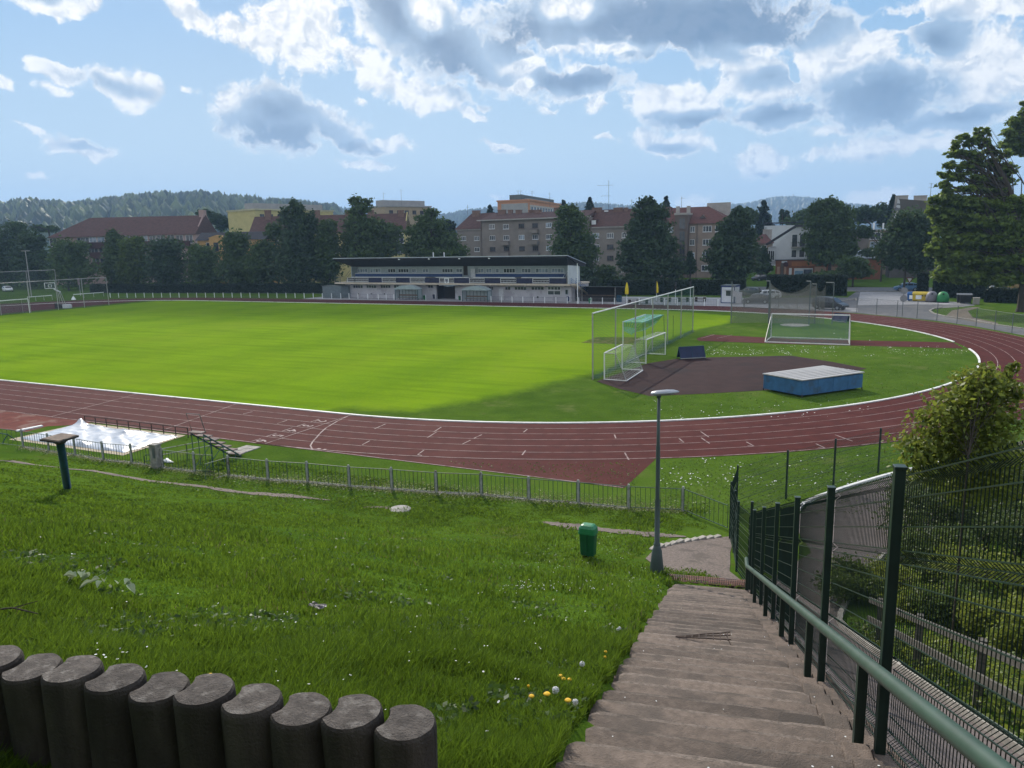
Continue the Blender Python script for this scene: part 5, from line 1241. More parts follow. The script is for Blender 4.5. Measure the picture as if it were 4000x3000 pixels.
# ticket cabin and stone pier
ca = G(*N_(2082, 455)); cb = thing('ticket_cabin', ca, 'small white cabin with blue corners and a serving window by the car park', 'cabin')
cu = V((2.0, -.35, 0)).normalized(); cv_ = V((-cu.y, cu.x, 0)); q = lambda s, k, z: V((ca.x, ca.y, 0))+cu*s+cv_*k+V((0, 0, z))
def cbx(b, s0, s1, k0, k1, z0, z1): b.prism([q(s0, k0, z0), q(s1, k0, z0), q(s1, k1, z0), q(s0, k1, z0)], (0, 0, z1-z0)); return b
cbx(MB(), .06, 2.14, .06, 2.3, .1, 2.5).build('walls', m_doorw, cb)
b = MB(); [cbx(b, s, s+.12, k, k+.12, 0, 2.5) for s in (0, 2.08) for k in (0, 2.24)]; cbx(b, 0, 2.2, 0, 2.36, 2.48, 2.72); cbx(b, 0, 2.2, 0, 2.36, 0, .12); b.build('blue_frame', m_lblue, cb)
cbx(MB(), -.05, 2.25, -.05, 2.41, 2.722, 2.78).build('roof', m_steelgrey, cb); w_ = cbx(MB(), .75, 1.75, .03, .07, 1.05, 2.0).build('window', m_framew, cb); cbx(MB(), .82, 1.68, .01, .05, 1.12, 1.94).build('pane', m_glassd, w_); cbx(MB(), .5, 1.9, -.35, .06, 2.12, 2.17).build('awning', m_doorw, cb)
pr0 = G(2886, 1185); cbm = MB().box((pr0.x, pr0.y, .85), (.9, .6, 1.7)); cbm.box((pr0.x-.8, pr0.y, 1.5), (.8, .5, .9)); tag(cbm.build('stone_pier', m_wallw, None, pr0), 'pale stone gate pier beside the ticket cabin', 'gate pier')
# ================================================================ LEFT END
Lc = crop(0, 1000, 500)
def stopnet(name, lab, p, q, h, n, m, nm=None):
    t = thing(name, p, lab, 'ball stop net', 'ball-stop nets at the left end'); P = [p.lerp(q, k/n) for k in range(n+1)]
    for e in P: MB().tube([e, e+V((0, 0, h))], .06, 8).build('pole', m, t)
    MB().tube([p+V((0, 0, h)), q+V((0, 0, h))], .06, 8).build('top_rail', m, t)
    b = MB(); netquad(b, p, q, q+V((0, 0, h)), p+V((0, 0, h)), 10, 4); b.build('net', netmat('grey_net', (.12, .14, .14), .12, .006), t, fix=False)
e1, e0 = G(*Lc(1885, 850)), V((-104.6, -6., 0))
stopnet('ball_stop_net', 'ball-stop net with pale top rail behind the left goal, nearer of the two', e1, e0, 5.3, 6, m_alu)
e1 = G(*Lc(1005, 705)); stopnet('ball_stop_net', 'farther ball-stop net on tall poles beyond the left bend', e1, e1+V((-6, -36, 0)), 6.2, 6, m_alu)
a = G(*Lc(515, 985)); lg = thing('football_goal', a, 'white football goal at the left edge of the picture', 'goal'); c_ = a+V((-.1, -7.32, 0)); up = V((0, 0, 2.44))
for e in (a, c_): MB().tube([e, e+up], .065, 10).build('post', m_goalw, lg); MB().tube([e+V((-1.9, 0, 0)), e+V((-1.9, 0, 2.4))], .03, 8).build('net_pole', m_alu, lg)
MB().tube([a+up, c_+up], .065, 10).build('crossbar', m_goalw, lg); b = MB(); bk = V((-1.9, 0, 0)); netquad(b, a+bk, c_+bk, c_+bk+up, a+bk+up); netquad(b, a+up, c_+up, c_+bk+up, a+bk+up); netquad(b, a, a+bk, a+bk+up, a+up); b.build('net', netmat('grey_net2', (.2, .2, .2), .12, .014), lg, fix=False)
# wheeled basketball hoop
bp = G(*Lc(1100, 905)); bh = thing('basketball_hoop', bp, 'wheeled basketball hoop with white-framed backboard by the left goal', 'basketball hoop')
ru = V((RT[0], RT[1], 0)).normalized(); fu = V((-ru.y, ru.x, 0)); Q = lambda s, k, z: bp+ru*s+fu*k+V((0, 0, z))
b = MB(); b.prism([Q(-1.3, -.5, .05), Q(.1, -.5, .05), Q(.1, -.5, .55), Q(-.5, -.5, .75), Q(-1.3, -.5, 1.0)], fu*1.); b.build('base', m_dark, bh); b = MB(); b.prism([Q(.12, -.5, .05), Q(1.3, -.5, .05), Q(1.3, -.5, .55), Q(1.1, -.5, .75), Q(.12, -.5, .75)], fu*1.); b.build('weight_box', m_doorw, bh)
for s in (-.35, .35): MB().tube([Q(-.9, s, .9), Q(-.35, s*.6, 2.95)], .055, 8).build('strut', m_alu, bh); MB().tube([Q(.25, s, .7), Q(-.3, s*.6, 2.95)], .055, 8).build('strut', m_alu, bh)
MB().bar(Q(-.2, 0, 3.0), Q(-1.3, 0, 3.55), .22, .16).build('arm', m_doorw, bh)
b = MB(); c_ = Q(-2.0, 0, 3.75); X, Z = ru*1., V((0, 0, 1))
for s, t_, w, h_ in ((0, .95, 1.9, .09), (0, -.05, 1.9, .09), (-.95, .45, .09, 1.0), (.95, .45, .09, 1.0), (0, .62, .62, .06), (0, .2, .62, .06), (-.3, .4, .06, .45), (.3, .4, .06, .45)): b.prism([c_+X*(s-w/2)+Z*(t_-h_/2), c_+X*(s+w/2)+Z*(t_-h_/2), c_+X*(s+w/2)+Z*(t_+h_/2), c_+X*(s-w/2)+Z*(t_+h_/2)], fu*.05)
bd = b.build('backboard_frame', m_white, bh); b = MB(); b.prism([c_-X*.9-Z*.0+fu*.02, c_+X*.9+fu*.02, c_+X*.9+Z*.9+fu*.02, c_-X*.9+Z*.9+fu*.02], fu*.01); b.build('backboard_glass', clear('board_glass', (.1, .13, .15), .25), bd)
b = MB(); rr = [c_-fu*.3+V((.23*math.cos(t), .23*math.sin(t), .12)) for t in np.linspace(0, 2*math.pi, 17)]; b.tube(rr, .02, 6); b.build('hoop_ring', m_rust, bh)
# no-parking style twin disc sign, high jump bars, marker
p = G(*Lc(1395, 690)); t = thing('disc_sign', p, 'two stacked faded round signs on a pale pole beyond the left bend', 'road sign'); hh = Hof(p, Lc(0, 385)[1]); MB().tube([p, p+V((0, 0, hh))], .07, 8).build('pole', m_alu, t)
for k, z in enumerate((hh-.35, hh-1.2)): MB().tube([p+V((0, -.10, z)), p+V((0, -.06, z))], .42, 18).build('disc', mat('faded_sign', (.22, .17, .17), .7, .2, 2.), t)
def barrail(x0, y0, x1, y1, lab):
    a, c_ = G(*Lc(x0, y0+40)), G(*Lc(x1, y1+40)); t = thing('white_barrier', a, lab, 'barrier', 'white bar barriers on the left bend'); MB().bar(a+V((0, 0, .95)), c_+V((0, 0, .95)), .12, .14).build('bar', m_white, t)
    for k in (0, .33, .66, 1): e = a.lerp(c_, k); MB().bar(e, e+V((0, 0, .95)), .08).build('post', m_alu, t)
barrail(1280, 700, 1795, 660, 'white bar barrier on the bend under the twin disc sign'); barrail(480, 748, 905, 715, 'white bar barrier between the left goal and the basketball hoop')
p = G(*Lc(1272, 755)); tag(MB().lathe(p, [(.5, 0), (.45, .1), (.12, .7), (.05, .72)], 12).build('marker_cone', m_white, None, p), 'white marker cone standing on the far side of the left bend', 'cone')
p = G(*Lc(545, 700)); hh = 16.; t = thing('floodlight_mast', p, 'thin grey mast with crossbar among the dark trees at left', 'lamp mast'); hh = Hof(p, 980); MB().tube([p, p+V((0, 0, hh))], [.14, .08], 8).build('mast', m_alu, t); MB().bar(p+V((-1.1, -.3, hh)), p+V((1.1, .3, hh)), .14).build('crossbar', m_alu, t)
# ================================================================ BUILDINGS
m_render = mat('grey_render', (.215, .182, .158), .9, .10, .5, c3=(.185, .158, .138), sc3=.15)
m_render2 = mat('beige_render', (.25, .19, .15), .9, .10, .5, c3=(.21, .165, .138), sc3=.2)
m_pink = mat('pink_render', (.36, .25, .22), .9, .08, .5)
m_yel = mat('yellow_render', (.46, .39, .17), .9, .08, .5)
m_ochre = mat('ochre_render', (.46, .28, .11), .9, .08, .5)
m_whitew = mat('white_render', (.50, .50, .51), .9, .05, .5)
m_tileb = mat('brown_tiles', (.082, .042, .034), .85, .22, 1.2, stretch=(1, 1, 3))
m_tiler = mat('red_tiles', (.108, .045, .036), .85, .2, 1.2, stretch=(1, 1, 3))
m_tiled = mat('dark_tiles', (.035, .032, .034), .8, .2, 1.2)
m_chim = mat('chimney_brick', (.17, .105, .08), .9, .2, 2.)
m_panel = mat('panel_grey', (.30, .29, .28), .8, .08, .6)
m_orange = mat('orange_panel', (.46, .22, .12), .8, .08, .6)
m_corn = mat('cornice', (.33, .30, .27), .8, .1, 1.)
m_shop = mat('shop_brown', (.20, .075, .035), .8, .15, 1.)
m_shopp = mat('shop_panel', (.36, .22, .15), .8, .1, 1.)
RU = V((RT[0], RT[1], 0)).normalized()
class Fac:
    """front of a building: o = a point on its foot, u = along it, n = into the building"""
    def __init__(s, o, u): s.o = V((o[0], o[1], 0)); s.u = V((u[0], u[1], 0)).normalized(); s.n = V((-s.u.y, s.u.x, 0))
    def P(s, a, k, z): return s.o+s.u*a+s.n*k+V((0, 0, z))
    def px(s, x, y, k=0.): p = plane_pt(x, y, s.P(0, k, 0), s.n); return (p-s.o).dot(s.u), p.z
    def box(s, b, a0, a1, k0, k1, z0, z1): b.prism([s.P(a0, k0, z0), s.P(a1, k0, z0), s.P(a1, k1, z0), s.P(a0, k1, z0)], (0, 0, z1-z0)); return b
WINP = {}
def window(par, f, a, z, w, h, n, fr, gl, k=0.):
    """frame with mullions and a pane behind it; repeats share one mesh"""
    key = (round(w, 2), round(h, 2), n, fr.name, gl.name, round(f.u.x, 3))
    if key not in WINP:
        b = MB(); t = .09; X, Z, N = f.u, V((0, 0, 1)), f.n
        def bx(bb, x0, x1, k0, k1, z0, z1): bb.prism([X*x0+N*k0+Z*z0, X*x1+N*k0+Z*z0, X*x1+N*k1+Z*z0, X*x0+N*k1+Z*z0], (0, 0, z1-z0))
        bx(b, -w/2, w/2, -.07, -.005, -h/2, -h/2+t); bx(b, -w/2, w/2, -.07, -.005, h/2-t, h/2)
        for i in range(n+1): e = -w/2+t/2+(w-t)*i/n; bx(b, e-t/2, e+t/2, -.068, -.006, -h/2+t, h/2-t)
        bx(b, -w/2-.1, w/2+.1, -.16, -.002, -h/2-.09, -h/2-.003)
        o = b.build('window', fr, par, local=True); g = MB(); bx(g, -w/2+t/2, w/2-t/2, -.035, -.01, -h/2+t/2, h/2-t/2); g.build('pane', gl, o, local=True); WINP[key] = o
    else:
        o = copy_tree(WINP[key], par)
    o.location = f.P(a, k, z)-world_loc(par); return o
def wins(par, f, cr, pts, w, h, n=3, fr=None, gl=None, k=0.):
    for i, p in enumerate(pts):
        a, z = f.px(*cr(p[0], p[1]), k); q = p[2] if len(p) > 2 else 'w'
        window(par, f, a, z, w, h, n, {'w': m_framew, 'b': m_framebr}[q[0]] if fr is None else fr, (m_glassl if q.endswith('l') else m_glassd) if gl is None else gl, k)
def gable_roof(f, a0, a1, d, ze, zr, m, par, over=.5, hipl=0., hipr=0., k0=0.):
    b = MB(); e0, e1 = a0-over, a1+over; A, Bq, C_, Dq = f.P(e0, k0-over, ze), f.P(e1, k0-over, ze), f.P(e1, k0+d+over, ze), f.P(e0, k0+d+over, ze); r0, r1 = f.P(e0+hipl, k0+d/2, zr), f.P(e1-hipr, k0+d/2, zr)
    b.add([A, Bq, C_, Dq, r0, r1], [(0, 1, 5, 4), (2, 3, 4, 5), (1, 2, 5), (3, 0, 4), (3, 2, 1, 0)]); return b.build('roof', m, par)
def gable_walls(f, a, d, ze, zr, m, par, t=.3, s=1, k0=0.):
    b = MB(); b.prism([f.P(a, k0, ze-.05), f.P(a, k0+d, ze-.05), f.P(a, k0+d/2, zr-.15)], f.u*t*s); return b.build('gable', m, par)
def chim(f, cr, x, y0, y1, w, k, par, m=None, pots=True):
    a, z1 = f.px(*cr(x, y0), k); _, z0 = f.px(*cr(x, y1), k); b = MB(); f.box(b, a-w/2, a+w/2, k-.4, k+.4, z0-1.2, z1)
    f.box(b, a-w/2-.08, a+w/2+.08, k-.48, k+.48, z1-.2, z1-.05); return b.build('chimney', m or m_chim, par)
c3 = crop(1700, 700, 1000); c4 = crop(2500, 700, 800); c2 = crop(900, 700, 1000); c1 = crop(0, 700, 1000)
# ---- long grey apartment block behind the grandstand
f = Fac((-35, 124.5), (1, 0)); xs_ = lambda cr, x, y=500, k=0.: f.px(*cr(x, y), k)[0]; zz_ = lambda cr, x, y, k=0.: f.px(*cr(x, y), k)[1]
ab = thing('apartment_block', f.P(0, 6, 0), 'long grey rendered apartment block with brown roof and many chimneys behind the grandstand', 'apartment block')
aL, aM, aR, aE = xs_(c3, 182), xs_(c3, 405), xs_(c3, 1332), xs_(c3, 1975)
zL, zM, zR = zz_(c3, 300, 430), zz_(c3, 800, 345), zz_(c3, 1500, 408)
b = MB(); f.box(b, aL, aM-.01, .5, 12, 0, zL); f.box(b, aM, aR, -.6, 12, 0, zM); f.box(b, aR+.01, aE, 0, 12, 0, zR); b.build('wall', m_render, ab)
b = MB(); f.box(b, aL-.2, aM-.02, .2, .49, zL-.35, zL-.02); f.box(b, aM-.8, aR+.8, -1.5, -.61, zM-.1, zM+.22); f.box(b, aR+.82, aE, -.4, -.01, zR-.35, zR-.02); b.build('cornice', m_corn, ab)
zr1 = zz_(c3, 300, 298, 6.2); rl_ = gable_roof(f, aL, aM+2, 12, zL, zr1, m_tileb, ab, hipl=2.2, k0=.5)
rm = gable_roof(f, aM+.5, aR-.5, 13, zM+.22, zz_(c3, 800, 288, 6), m_tileb, ab, k0=-.6); rr_ = gable_roof(f, aR+.5, aE, 12, zR, zz_(c3, 1600, 258, 6), m_tileb, ab)
chim(f, c3, 355, 270, 308, 2.4, 5.5, rl_)
for x, w in ((577, 2.4), (650, 1.3), (712, .9), (735, .9), (828, 1.2), (877, 2.8)): chim(f, c3, x, 264, 298, w, 5., rm)
for x, w in ((1400, 2.6), (1583, 2.5), (1650, 1.), (1060, 2.)): chim(f, c3, x, 245, 272, w, 5.4, rr_)
a, z = f.px(*c3(1385, 372), 1.5); b = MB(); f.box(b, a-.8, a+.8, .2, 2.2, z-.8, z+.7); o = b.build('dormer', m_tileb, rr_)
b = MB(); f.box(b, a-.6, a+.6, .12, .195, z-.6, z+.5); b.build('dormer_window', m_framew, rr_)
for x, y in ((1258, 284), (1480, 278)): a, z = f.px(*c3(x, y), 5.0); b = MB(); f.box(b, a-.5, a+.5, 4.6, 5.2, z-.1, z+.25); b.build('skylight', m_framew, rr_)
kM = -.6
wins(ab, f, c3, [(490, 410, 'w'), (612, 410, 'w'), (745, 404, 'b'), (863, 400, 'b'), (982, 397, 'wl'), (495, 507, 'w'), (615, 506, 'w'), (747, 502, 'wl'), (865, 500, 'w'), (983, 497, 'w'), (497, 605, 'b'), (617, 600, 'b'), (750, 600, 'b'), (867, 598, 'b'), (985, 595, 'wl'), (1100, 395, 'w'), (1100, 495, 'w'), (1100, 592, 'w'), (1210, 392, 'w'), (1212, 490, 'w'), (1255, 590, 'wl')], 1.75, 1.3, k=kM)
wins(ab, f, c3, [(245, 512), (360, 511), (248, 608), (362, 607)], 1.65, 1.25, k=.5)
wins(ab, f, c3, [(1388, 488, 'wl'), (1513, 487, 'w'), (1643, 484, 'w'), (1390, 588, 'w'), (1513, 586, 'b'), (1640, 583, 'b'), (1387, 685, 'w'), (1513, 683, 'b'), (1385, 783, 'wl'), (1640, 780, 'w'), (1513, 790, 'b'), (1760, 483), (1762, 582), (1765, 680), (1870, 482), (1872, 580), (1875, 678, 'b'), (1763, 780)], 1.85, 1.35)
def balcony(x, y, cr=c3, k=0., w=2.4, m=m_render, par=None, h=.95):
    a, z = f.px(*cr(x, y), k); b = MB(); f.box(b, a-w/2, a+w/2, k-1.2, k-.005, z-h/2-.15, z-h/2); f.box(b, a-w/2, a+w/2, k-1.2, k-1.1, z-h/2, z+h/2)
    for e in (a-w/2, a+w/2-.08): f.box(b, e, e+.08, k-1.1, k-.006, z-h/2, z+h/2)
    o = b.build('balcony', m, par or ab); b = MB(); f.box(b, a-w/2-.04, a+w/2+.04, k-1.24, k-1.08, z+h/2, z+h/2+.07); b.build('balcony_rail', m_framebr, o)
for x, y in ((863, 447), (612, 551), (863, 545), (614, 645), (865, 643)): balcony(x, y, k=kM)
b = MB()
for x in (410, 1330): a = xs_(c3, x); f.box(b, a-.06, a+.06, -.78, -.65, 0, zM)
b.build('drainpipe', m_framebr, ab)
# ---- red-roofed end of the row with its stair tower
rb_ = thing('red_roofed_block', f.P(12, 6, 0), 'beige apartment house with red hipped roof and a dark glazed stair tower', 'apartment block')
b0_, b1_ = aE+.05, xs_(c4, 985, 480); zB = zz_(c4, 700, 478)
b = MB(); f.box(b, b0_, b1_, .1, 12, 0, zB); b.build('wall', m_render2, rb_)
rr2 = gable_roof(f, b0_, b1_, 12, zB, zz_(c4, 600, 300, 6), m_tiler, rb_, hipr=7.5, k0=.1)
t0_, t1_ = xs_(c4, 390, 500), xs_(c4, 530, 500); zt = zz_(c4, 460, 385, -1.4); b = MB(); f.box(b, t0_, t1_, -1.4, 3, 0, zt); b.build('stair_tower', mat('tower_render', (.125, .095, .080), .9, .1, .6), rb_)
b = MB(); f.box(b, t0_-.15, t1_+.15, -1.6, 3.1, zt, zt+.5); f.box(b, t0_-.1, t0_+.7, 0, 1, zt+.5, zt+2.2); f.box(b, t1_-.7, t1_+.1, 0, 1, zt+.5, zt+2.2); b.build('tower_parapet', m_corn, rb_)
for y in (478, 620, 760, 875): a, z = f.px(*c4(455, y), -1.4); window(rb_, f, a, z, 1.5, 2.7, 2, m_framebr, m_glassd, -1.4)
wins(rb_, f, c4, [(335, 546, 'wl'), (567, 541), (563, 682), (565, 822, 'wl'), (278, 520)], 1.2, 1.45, 2, k=.1); wins(rb_, f, c4, [(727, 536), (725, 679), (720, 818), (712, 960), (860, 534), (860, 678)], 2.2, 1.5, 3, k=.1)
a, z = f.px(*c4(683, 408), 2.); b = MB(); b.prism([f.P(a-.8, 1.2, z-.3), f.P(a+.8, 1.2, z-.3), f.P(a, 1.2, z+.55)], f.n*2); b.build('dormer', m_framebr, rr2)
b = MB(); a = xs_(c4, 617); f.box(b, a-.07, a+.07, -.05, .08, 0, zB); b.build('drainpipe', m_framebr, rb_)
b = MB(); a, z = f.px(*c4(850, 330), 9.); f.box(b, a-3., a+3., 8.8, 9.4, z-3, z+1.8); b.build('fire_wall', m_corn, rb_)
# ---- roof aerials as things of their own
def aerial(p, h, bars_, lab):
    t = thing('roof_aerial', p, lab, 'aerial', 'roof aerials'); MB().tube([p-V((0, 0, .6)), p+V((0, 0, h))], .05, 6).build('mast', m_steelgrey, t)
    for z, w, dx in bars_: b = MB(); b.bar(p+RU*(-w/2+dx)+V((0, 0, z)), p+RU*(w/2+dx)+V((0, 0, z)), .05); [b.bar(p+RU*(-w/2+dx+w*i/4)+V((0, -.3, z)), p+RU*(-w/2+dx+w*i/4)+V((0, .3, z)), .03) for i in range(5)]; b.build('crossbar', m_steelgrey, t)
def aer(x, ytop, ybot, k, bars_, lab, fac=None):
    ff_ = fac or f; a, zt = ff_.px(x, ytop, k); _, zb = ff_.px(x, ybot, k); aerial(ff_.P(a, k, zb), zt-zb, bars_, lab)
aer(2378, 705, 815, 6, [(6.2, 4.4, -.9), (3.4, 2.4, -.8)], 'tallest twin-bar television aerial above the grey block roof')
aer(1826, 800, 835, 6, [(1.9, .8, 0)], 'thin aerial above the left end of the grey block'); aer(2468, 778, 815, 6, [(2., .9, 0)], 'small cross aerial right of the tallest twin-bar aerial'); aer(2663, 768, 808, 6, [(2.2, 1.1, .3)], 'stubby aerial on the red roof beside the stair tower')
# ---- far left house
def D0(px, py, d): p = D(px, py, d); p.z = 0; return p
fl_ = Fac(D0(190, 1000, 240), RU); fh = fl_
lh_ = thing('long_brown_roofed_house', fl_.P(25, 6, 0), 'long pinkish apartment house with plain brown roof at far left', 'apartment block')
a0, a1 = fl_.px(*c1(435, 500))[0], fl_.px(*c1(1690, 480))[0]; ze = (fl_.px(*c1(700, 497))[1]+fl_.px(*c1(1650, 478))[1])/2; zr = fl_.px(*c1(1300, 322), 9)[1]
b = MB(); fl_.box(b, a0, a1, 0, 18, 0, ze); b.build('wall', m_pink, lh_); gable_roof(fl_, a0, a1-.6, 18, ze, zr, m_tileb, lh_, hipl=9., over=.8); gable_walls(fl_, a1-.35, 18, ze, zr+1.2, m_pink, lh_)
b = MB(); fl_.box(b, a1-1.6, a1+.1, 8, 10, zr-1, zr+1.6); b.build('ridge_chimney', m_pink, lh_)
wins(lh_, fl_, c1, [(742, 538), (805, 535, 'wl'), (875, 533, 'wl'), (1095, 525), (1247, 523, 'wl'), (1320, 523), (1388, 518), (1478, 515), (1553, 519), (1637, 517), (818, 620), (887, 617), (830, 705), (898, 703), (460, 545), (760, 622), (700, 540)], 2.2, 2.5, 2)
f_sv = f; f = fl_
for x, y in ((740, 572), (872, 570), (1312, 560), (1560, 558), (880, 656), (892, 742)): balcony(x, y, c1, 0., 6.2, mat('brown_balcony', (.06, .025, .022), .8, .1, 1.), lh_, 1.7)
f = f_sv
for x, y in ((1760, 400), (1822, 404)):
    pass
aer(522, 797, 850, 9, [(3., 1.5, 0)], 'thin whip aerial on the brown roof at far left', fl_)
# ---- small ochre house and yellow houses
fo = Fac(D0(840, 980, 205), RU); oh = thing('ochre_house', fo.P(0, 4, 0), 'small ochre house with dark gabled roof between the long houses', 'house')
a0, a1 = fo.px(*c1(1705, 540))[0], fo.px(*c1(1960, 540))[0]; ze = fo.px(*c1(1750, 530))[1]; am = fo.px(*c1(1825, 540))[0]
b = MB(); fo.box(b, a0, a1+10, 0, 9, 0, ze); fo.box(b, am, a1, -1.5, -.005, 0, ze+.6); b.build('wall', m_ochre, oh); gable_roof(fo, a0, a1+10, 9, ze, fo.px(*c1(1850, 460), 4.5)[1], m_tiled, oh)
b = MB(); zg = fo.px(*c1(1885, 482), -1.5)[1]; b.prism([fo.P(am-.3, -1.6, ze+.6), fo.P(a1+.3, -1.6, ze+.6), fo.P((am+a1)/2, -1.6, zg)], fo.n*5); b.build('porch_gable', m_ochre, oh); wins(oh, fo, c1, [(1868, 585, 'b')], 1.3, 2.3, 1, k=-1.5); wins(oh, fo, c1, [(1800, 575)], 1.1, 1.6, 1)
fy_ = Fac(D0(1250, 960, 215), RU); yh = thing('long_yellow_house', fy_.P(0, 6, 0), 'long yellow house with brown roof behind the tall trees left of the grandstand', 'apartment block')
a0, a1 = fy_.px(*c2(172, 480))[0], fy_.px(*c2(1510, 455))[0]; ze = (fy_.px(*c2(200, 478))[1]+fy_.px(*c2(1500, 460))[1])/2; zr = fy_.px(*c2(900, 308), 6.5)[1]
b = MB(); fy_.box(b, a0, a1, 0, 13, 0, ze); b.build('wall', m_yel, yh); ry = gable_roof(fy_, a0, a1-.4, 13, ze, zr, m_tileb, yh); gable_walls(fy_, a0+.1, 13, ze, zr, m_yel, yh); gable_walls(fy_, a1-.2, 13, ze, zr+.5, m_yel, yh)
for x in (322, 745, 1017, 1212, 1472): chim(fy_, c2, x, 268, 330, 1.7, 5.5, ry)
wins(yh, fy_, c2, [(222, 520, 'b'), (300, 518), (380, 516), (1465, 512), (1468, 600), (890, 505), (905, 598), (780, 508), (480, 512), (700, 610)], 2.1, 2.7, 2)
# ---- panel flats farther back
def panel_flats(name, lab, pl, dl, pr, dr_, ptop, dside, m, m2, pent, sidewin=None):
    A, Bq = D0(pl, 900, dl), D0(pr, 900, dr_); ff_ = Fac(A, Bq-A); w = (Bq-A).length; zt = ff_.px(pl, ptop)[1]
    t = thing(name, ff_.P(w/2, 5, 0), lab, 'block of flats'); b = MB(); ff_.box(b, 0, w, 0, dside, 0, zt); b.build('wall', m, t); b = MB(); ff_.box(b, -.3, w+.3, -.3, dside+.3, zt, zt+.6); b.build('roof_rim', m2, t)
    px0, px1, py0, k0 = pent; a0, z1 = ff_.px(px0, py0, k0); a1, _ = ff_.px(px1, py0, k0); b = MB(); ff_.box(b, a0, a1, k0, k0+dside*.6, zt+.6, z1); b.build('penthouse', m_panel, t); return t, ff_, w, zt
t1, g1_, w1, z1 = panel_flats('yellow_flats', 'pale yellow panel flats above the ochre house, left of the dark conifer', 895, 300, 1002, 290, 828, 38, m_yel, mat('pale_rim', (.42, .38, .24), .8, .08, 1.), (990, 1000, 808, 8))
gs_ = Fac(g1_.P(w1, 0, 0), g1_.n)
for k in range(9):
    for z in (z1-2.2, z1-5.2, z1-8.2): window(t1, gs_, 3+k*4., z, 2., 1.6, 2, m_framebr, m_glassd, -.0)
b = MB(); gs_.box(b, 2, 36, 4, 9, z1+.6, z1+2.9); b.build('stair_heads', m_panel, t1)
t2, g2_, w2, z2 = panel_flats('beige_flats', 'beige panel flats with grey roof structure behind the long yellow house', 1450, 330, 1508, 322, 812, 24, mat('beige_panel', (.33, .26, .17), .8, .08, 1.), m_panel, (1486, 1506, 790, 6))
gs_ = Fac(g2_.P(w2, 0, 0), g2_.n); b = MB(); gs_.box(b, 1, 23, 3, 8, z2+.6, z2+2.9); b.build('stair_heads', m_panel, t2)
for k in range(5): window(t2, gs_, 3+k*4., z2-2.2, 2., 1.6, 2, m_framebr, m_glassd)
t3, g3_, w3, z3 = panel_flats('orange_flats', 'tall flats with orange-bordered end wall rising above the grey block', 1946, 300, 2070, 296, 789, 55, m_orange, m_orange, (2040, 2060, 775, 10))
b = MB(); a0, zt_ = g3_.px(1958, 797, -.1); a1, _ = g3_.px(2062, 797, -.1); g3_.box(b, a0, a1, -.15, -.005, 0, zt_); b.build('end_panel', m_panel, t3)
gs_ = Fac(g3_.P(w3, 0, 0), g3_.n); b = MB(); gs_.box(b, .4, 54.6, -.12, -.005, 0, z3-1.5); b.build('side_panel', mat('pale_panel', (.42, .38, .34), .8, .06, 1.), t3)
for k in range(13): window(t3, gs_, 3+k*4., z3-3., 2.2, 1.7, 2, m_framebr, m_glassd, -.12); window(t3, gs_, 3+k*4., z3-6., 2.2, 1.7, 2, m_framebr, m_glassd, -.12)
b = MB(); gs_.box(b, 6, 54, 5, 10, z3+.6, z3+2.8); b.build('stair_heads', mat('dark_panel', (.10, .12, .12), .8, .1, 1.), t3)
for x, yt, yb, lab in ((2024, 742, 785, 'cluster mast left on the orange flats'), (2034, 742, 785, 'thick antenna mast beside the cluster mast on the orange flats'), (2078, 745, 768, 'short bent aerial on the roof structure of the orange flats'), (2147, 752, 805, 'star-shaped antenna mast at the right end of the orange flats')):
    a, zt_ = g3_.px(x, yt, 8); _, zb_ = g3_.px(x, yb, 8); aerial(g3_.P(a, 8, zb_), zt_-zb_, [((zt_-zb_)*.9, 1.3, 0), ((zt_-zb_)*.6, 1.6, .2)], lab)
for x, yt, yb, lab in ((1497, 752, 790, 'bent aerial on the beige flats'), (1566, 740, 795, 'tall thin aerial on the beige flats')):
    a, zt_ = g2_.px(x, yt, 8); _, zb_ = g2_.px(x, yb, 8); aerial(g2_.P(a, 8, zb_), zt_-zb_, [((zt_-zb_)*.9, 1.6, .5)], lab)
a, zt_ = g1_.px(998, 752, 8); _, zb_ = g1_.px(998, 805, 8); aerial(g1_.P(a, 8, zb_), zt_-zb_, [((zt_-zb_)*.3, 1., 0)], 'tall thin aerial on the yellow flats')
# ---- white house and shop on the right
U8 = (math.cos(R_(6)), math.sin(R_(6))); fw_ = Fac(G(3040, 1092), U8); wh = thing('white_house', fw_.P(6, 5, 0), 'white house with dark roof, small balcony and brown shop front below', 'house')
P4 = lambda x, y, k=0.: fw_.px(*c4(x, y), k)
aw0, _ = P4(1467, 800); aw1, _ = P4(2150, 800); zs_f = P4(1600, 872)[1]
pts = [P4(1467, 880), (aw1, P4(1467, 880)[1]), (aw1, P4(1850, 518)[1]), P4(1690, 518), P4(1467, 706)]
b = MB(); b.prism([fw_.P(a, 0, z) for a, z in pts], fw_.n*9); b.build('gable_wall', m_whitew, wh)
al, _ = P4(1382, 800); b = MB(); fw_.box(b, al, aw0-.01, .8, 9, 3.5, P4(1420, 735)[1]); b.build('side_wing', m_whitew, wh)
e0, e1, e2 = P4(1365, 716, -.4), P4(1690, 512, -.4), (aw1+.5, P4(1850, 512)[1])
b = MB(); b.prism([fw_.P(*((e0[0], -.4, e0[1]))), fw_.P(e1[0], -.4, e1[1]), fw_.P(e2[0], -.4, e2[1]), fw_.P(e2[0], -.4, e2[1]+.35), fw_.P(e1[0]-.2, -.4, e1[1]+.4), fw_.P(e0[0]-.2, -.4, e0[1]+.4)], fw_.n*10); wr = b.build('roof', m_tiled, wh)
a0, z0 = P4(1530, 600, 3.); 
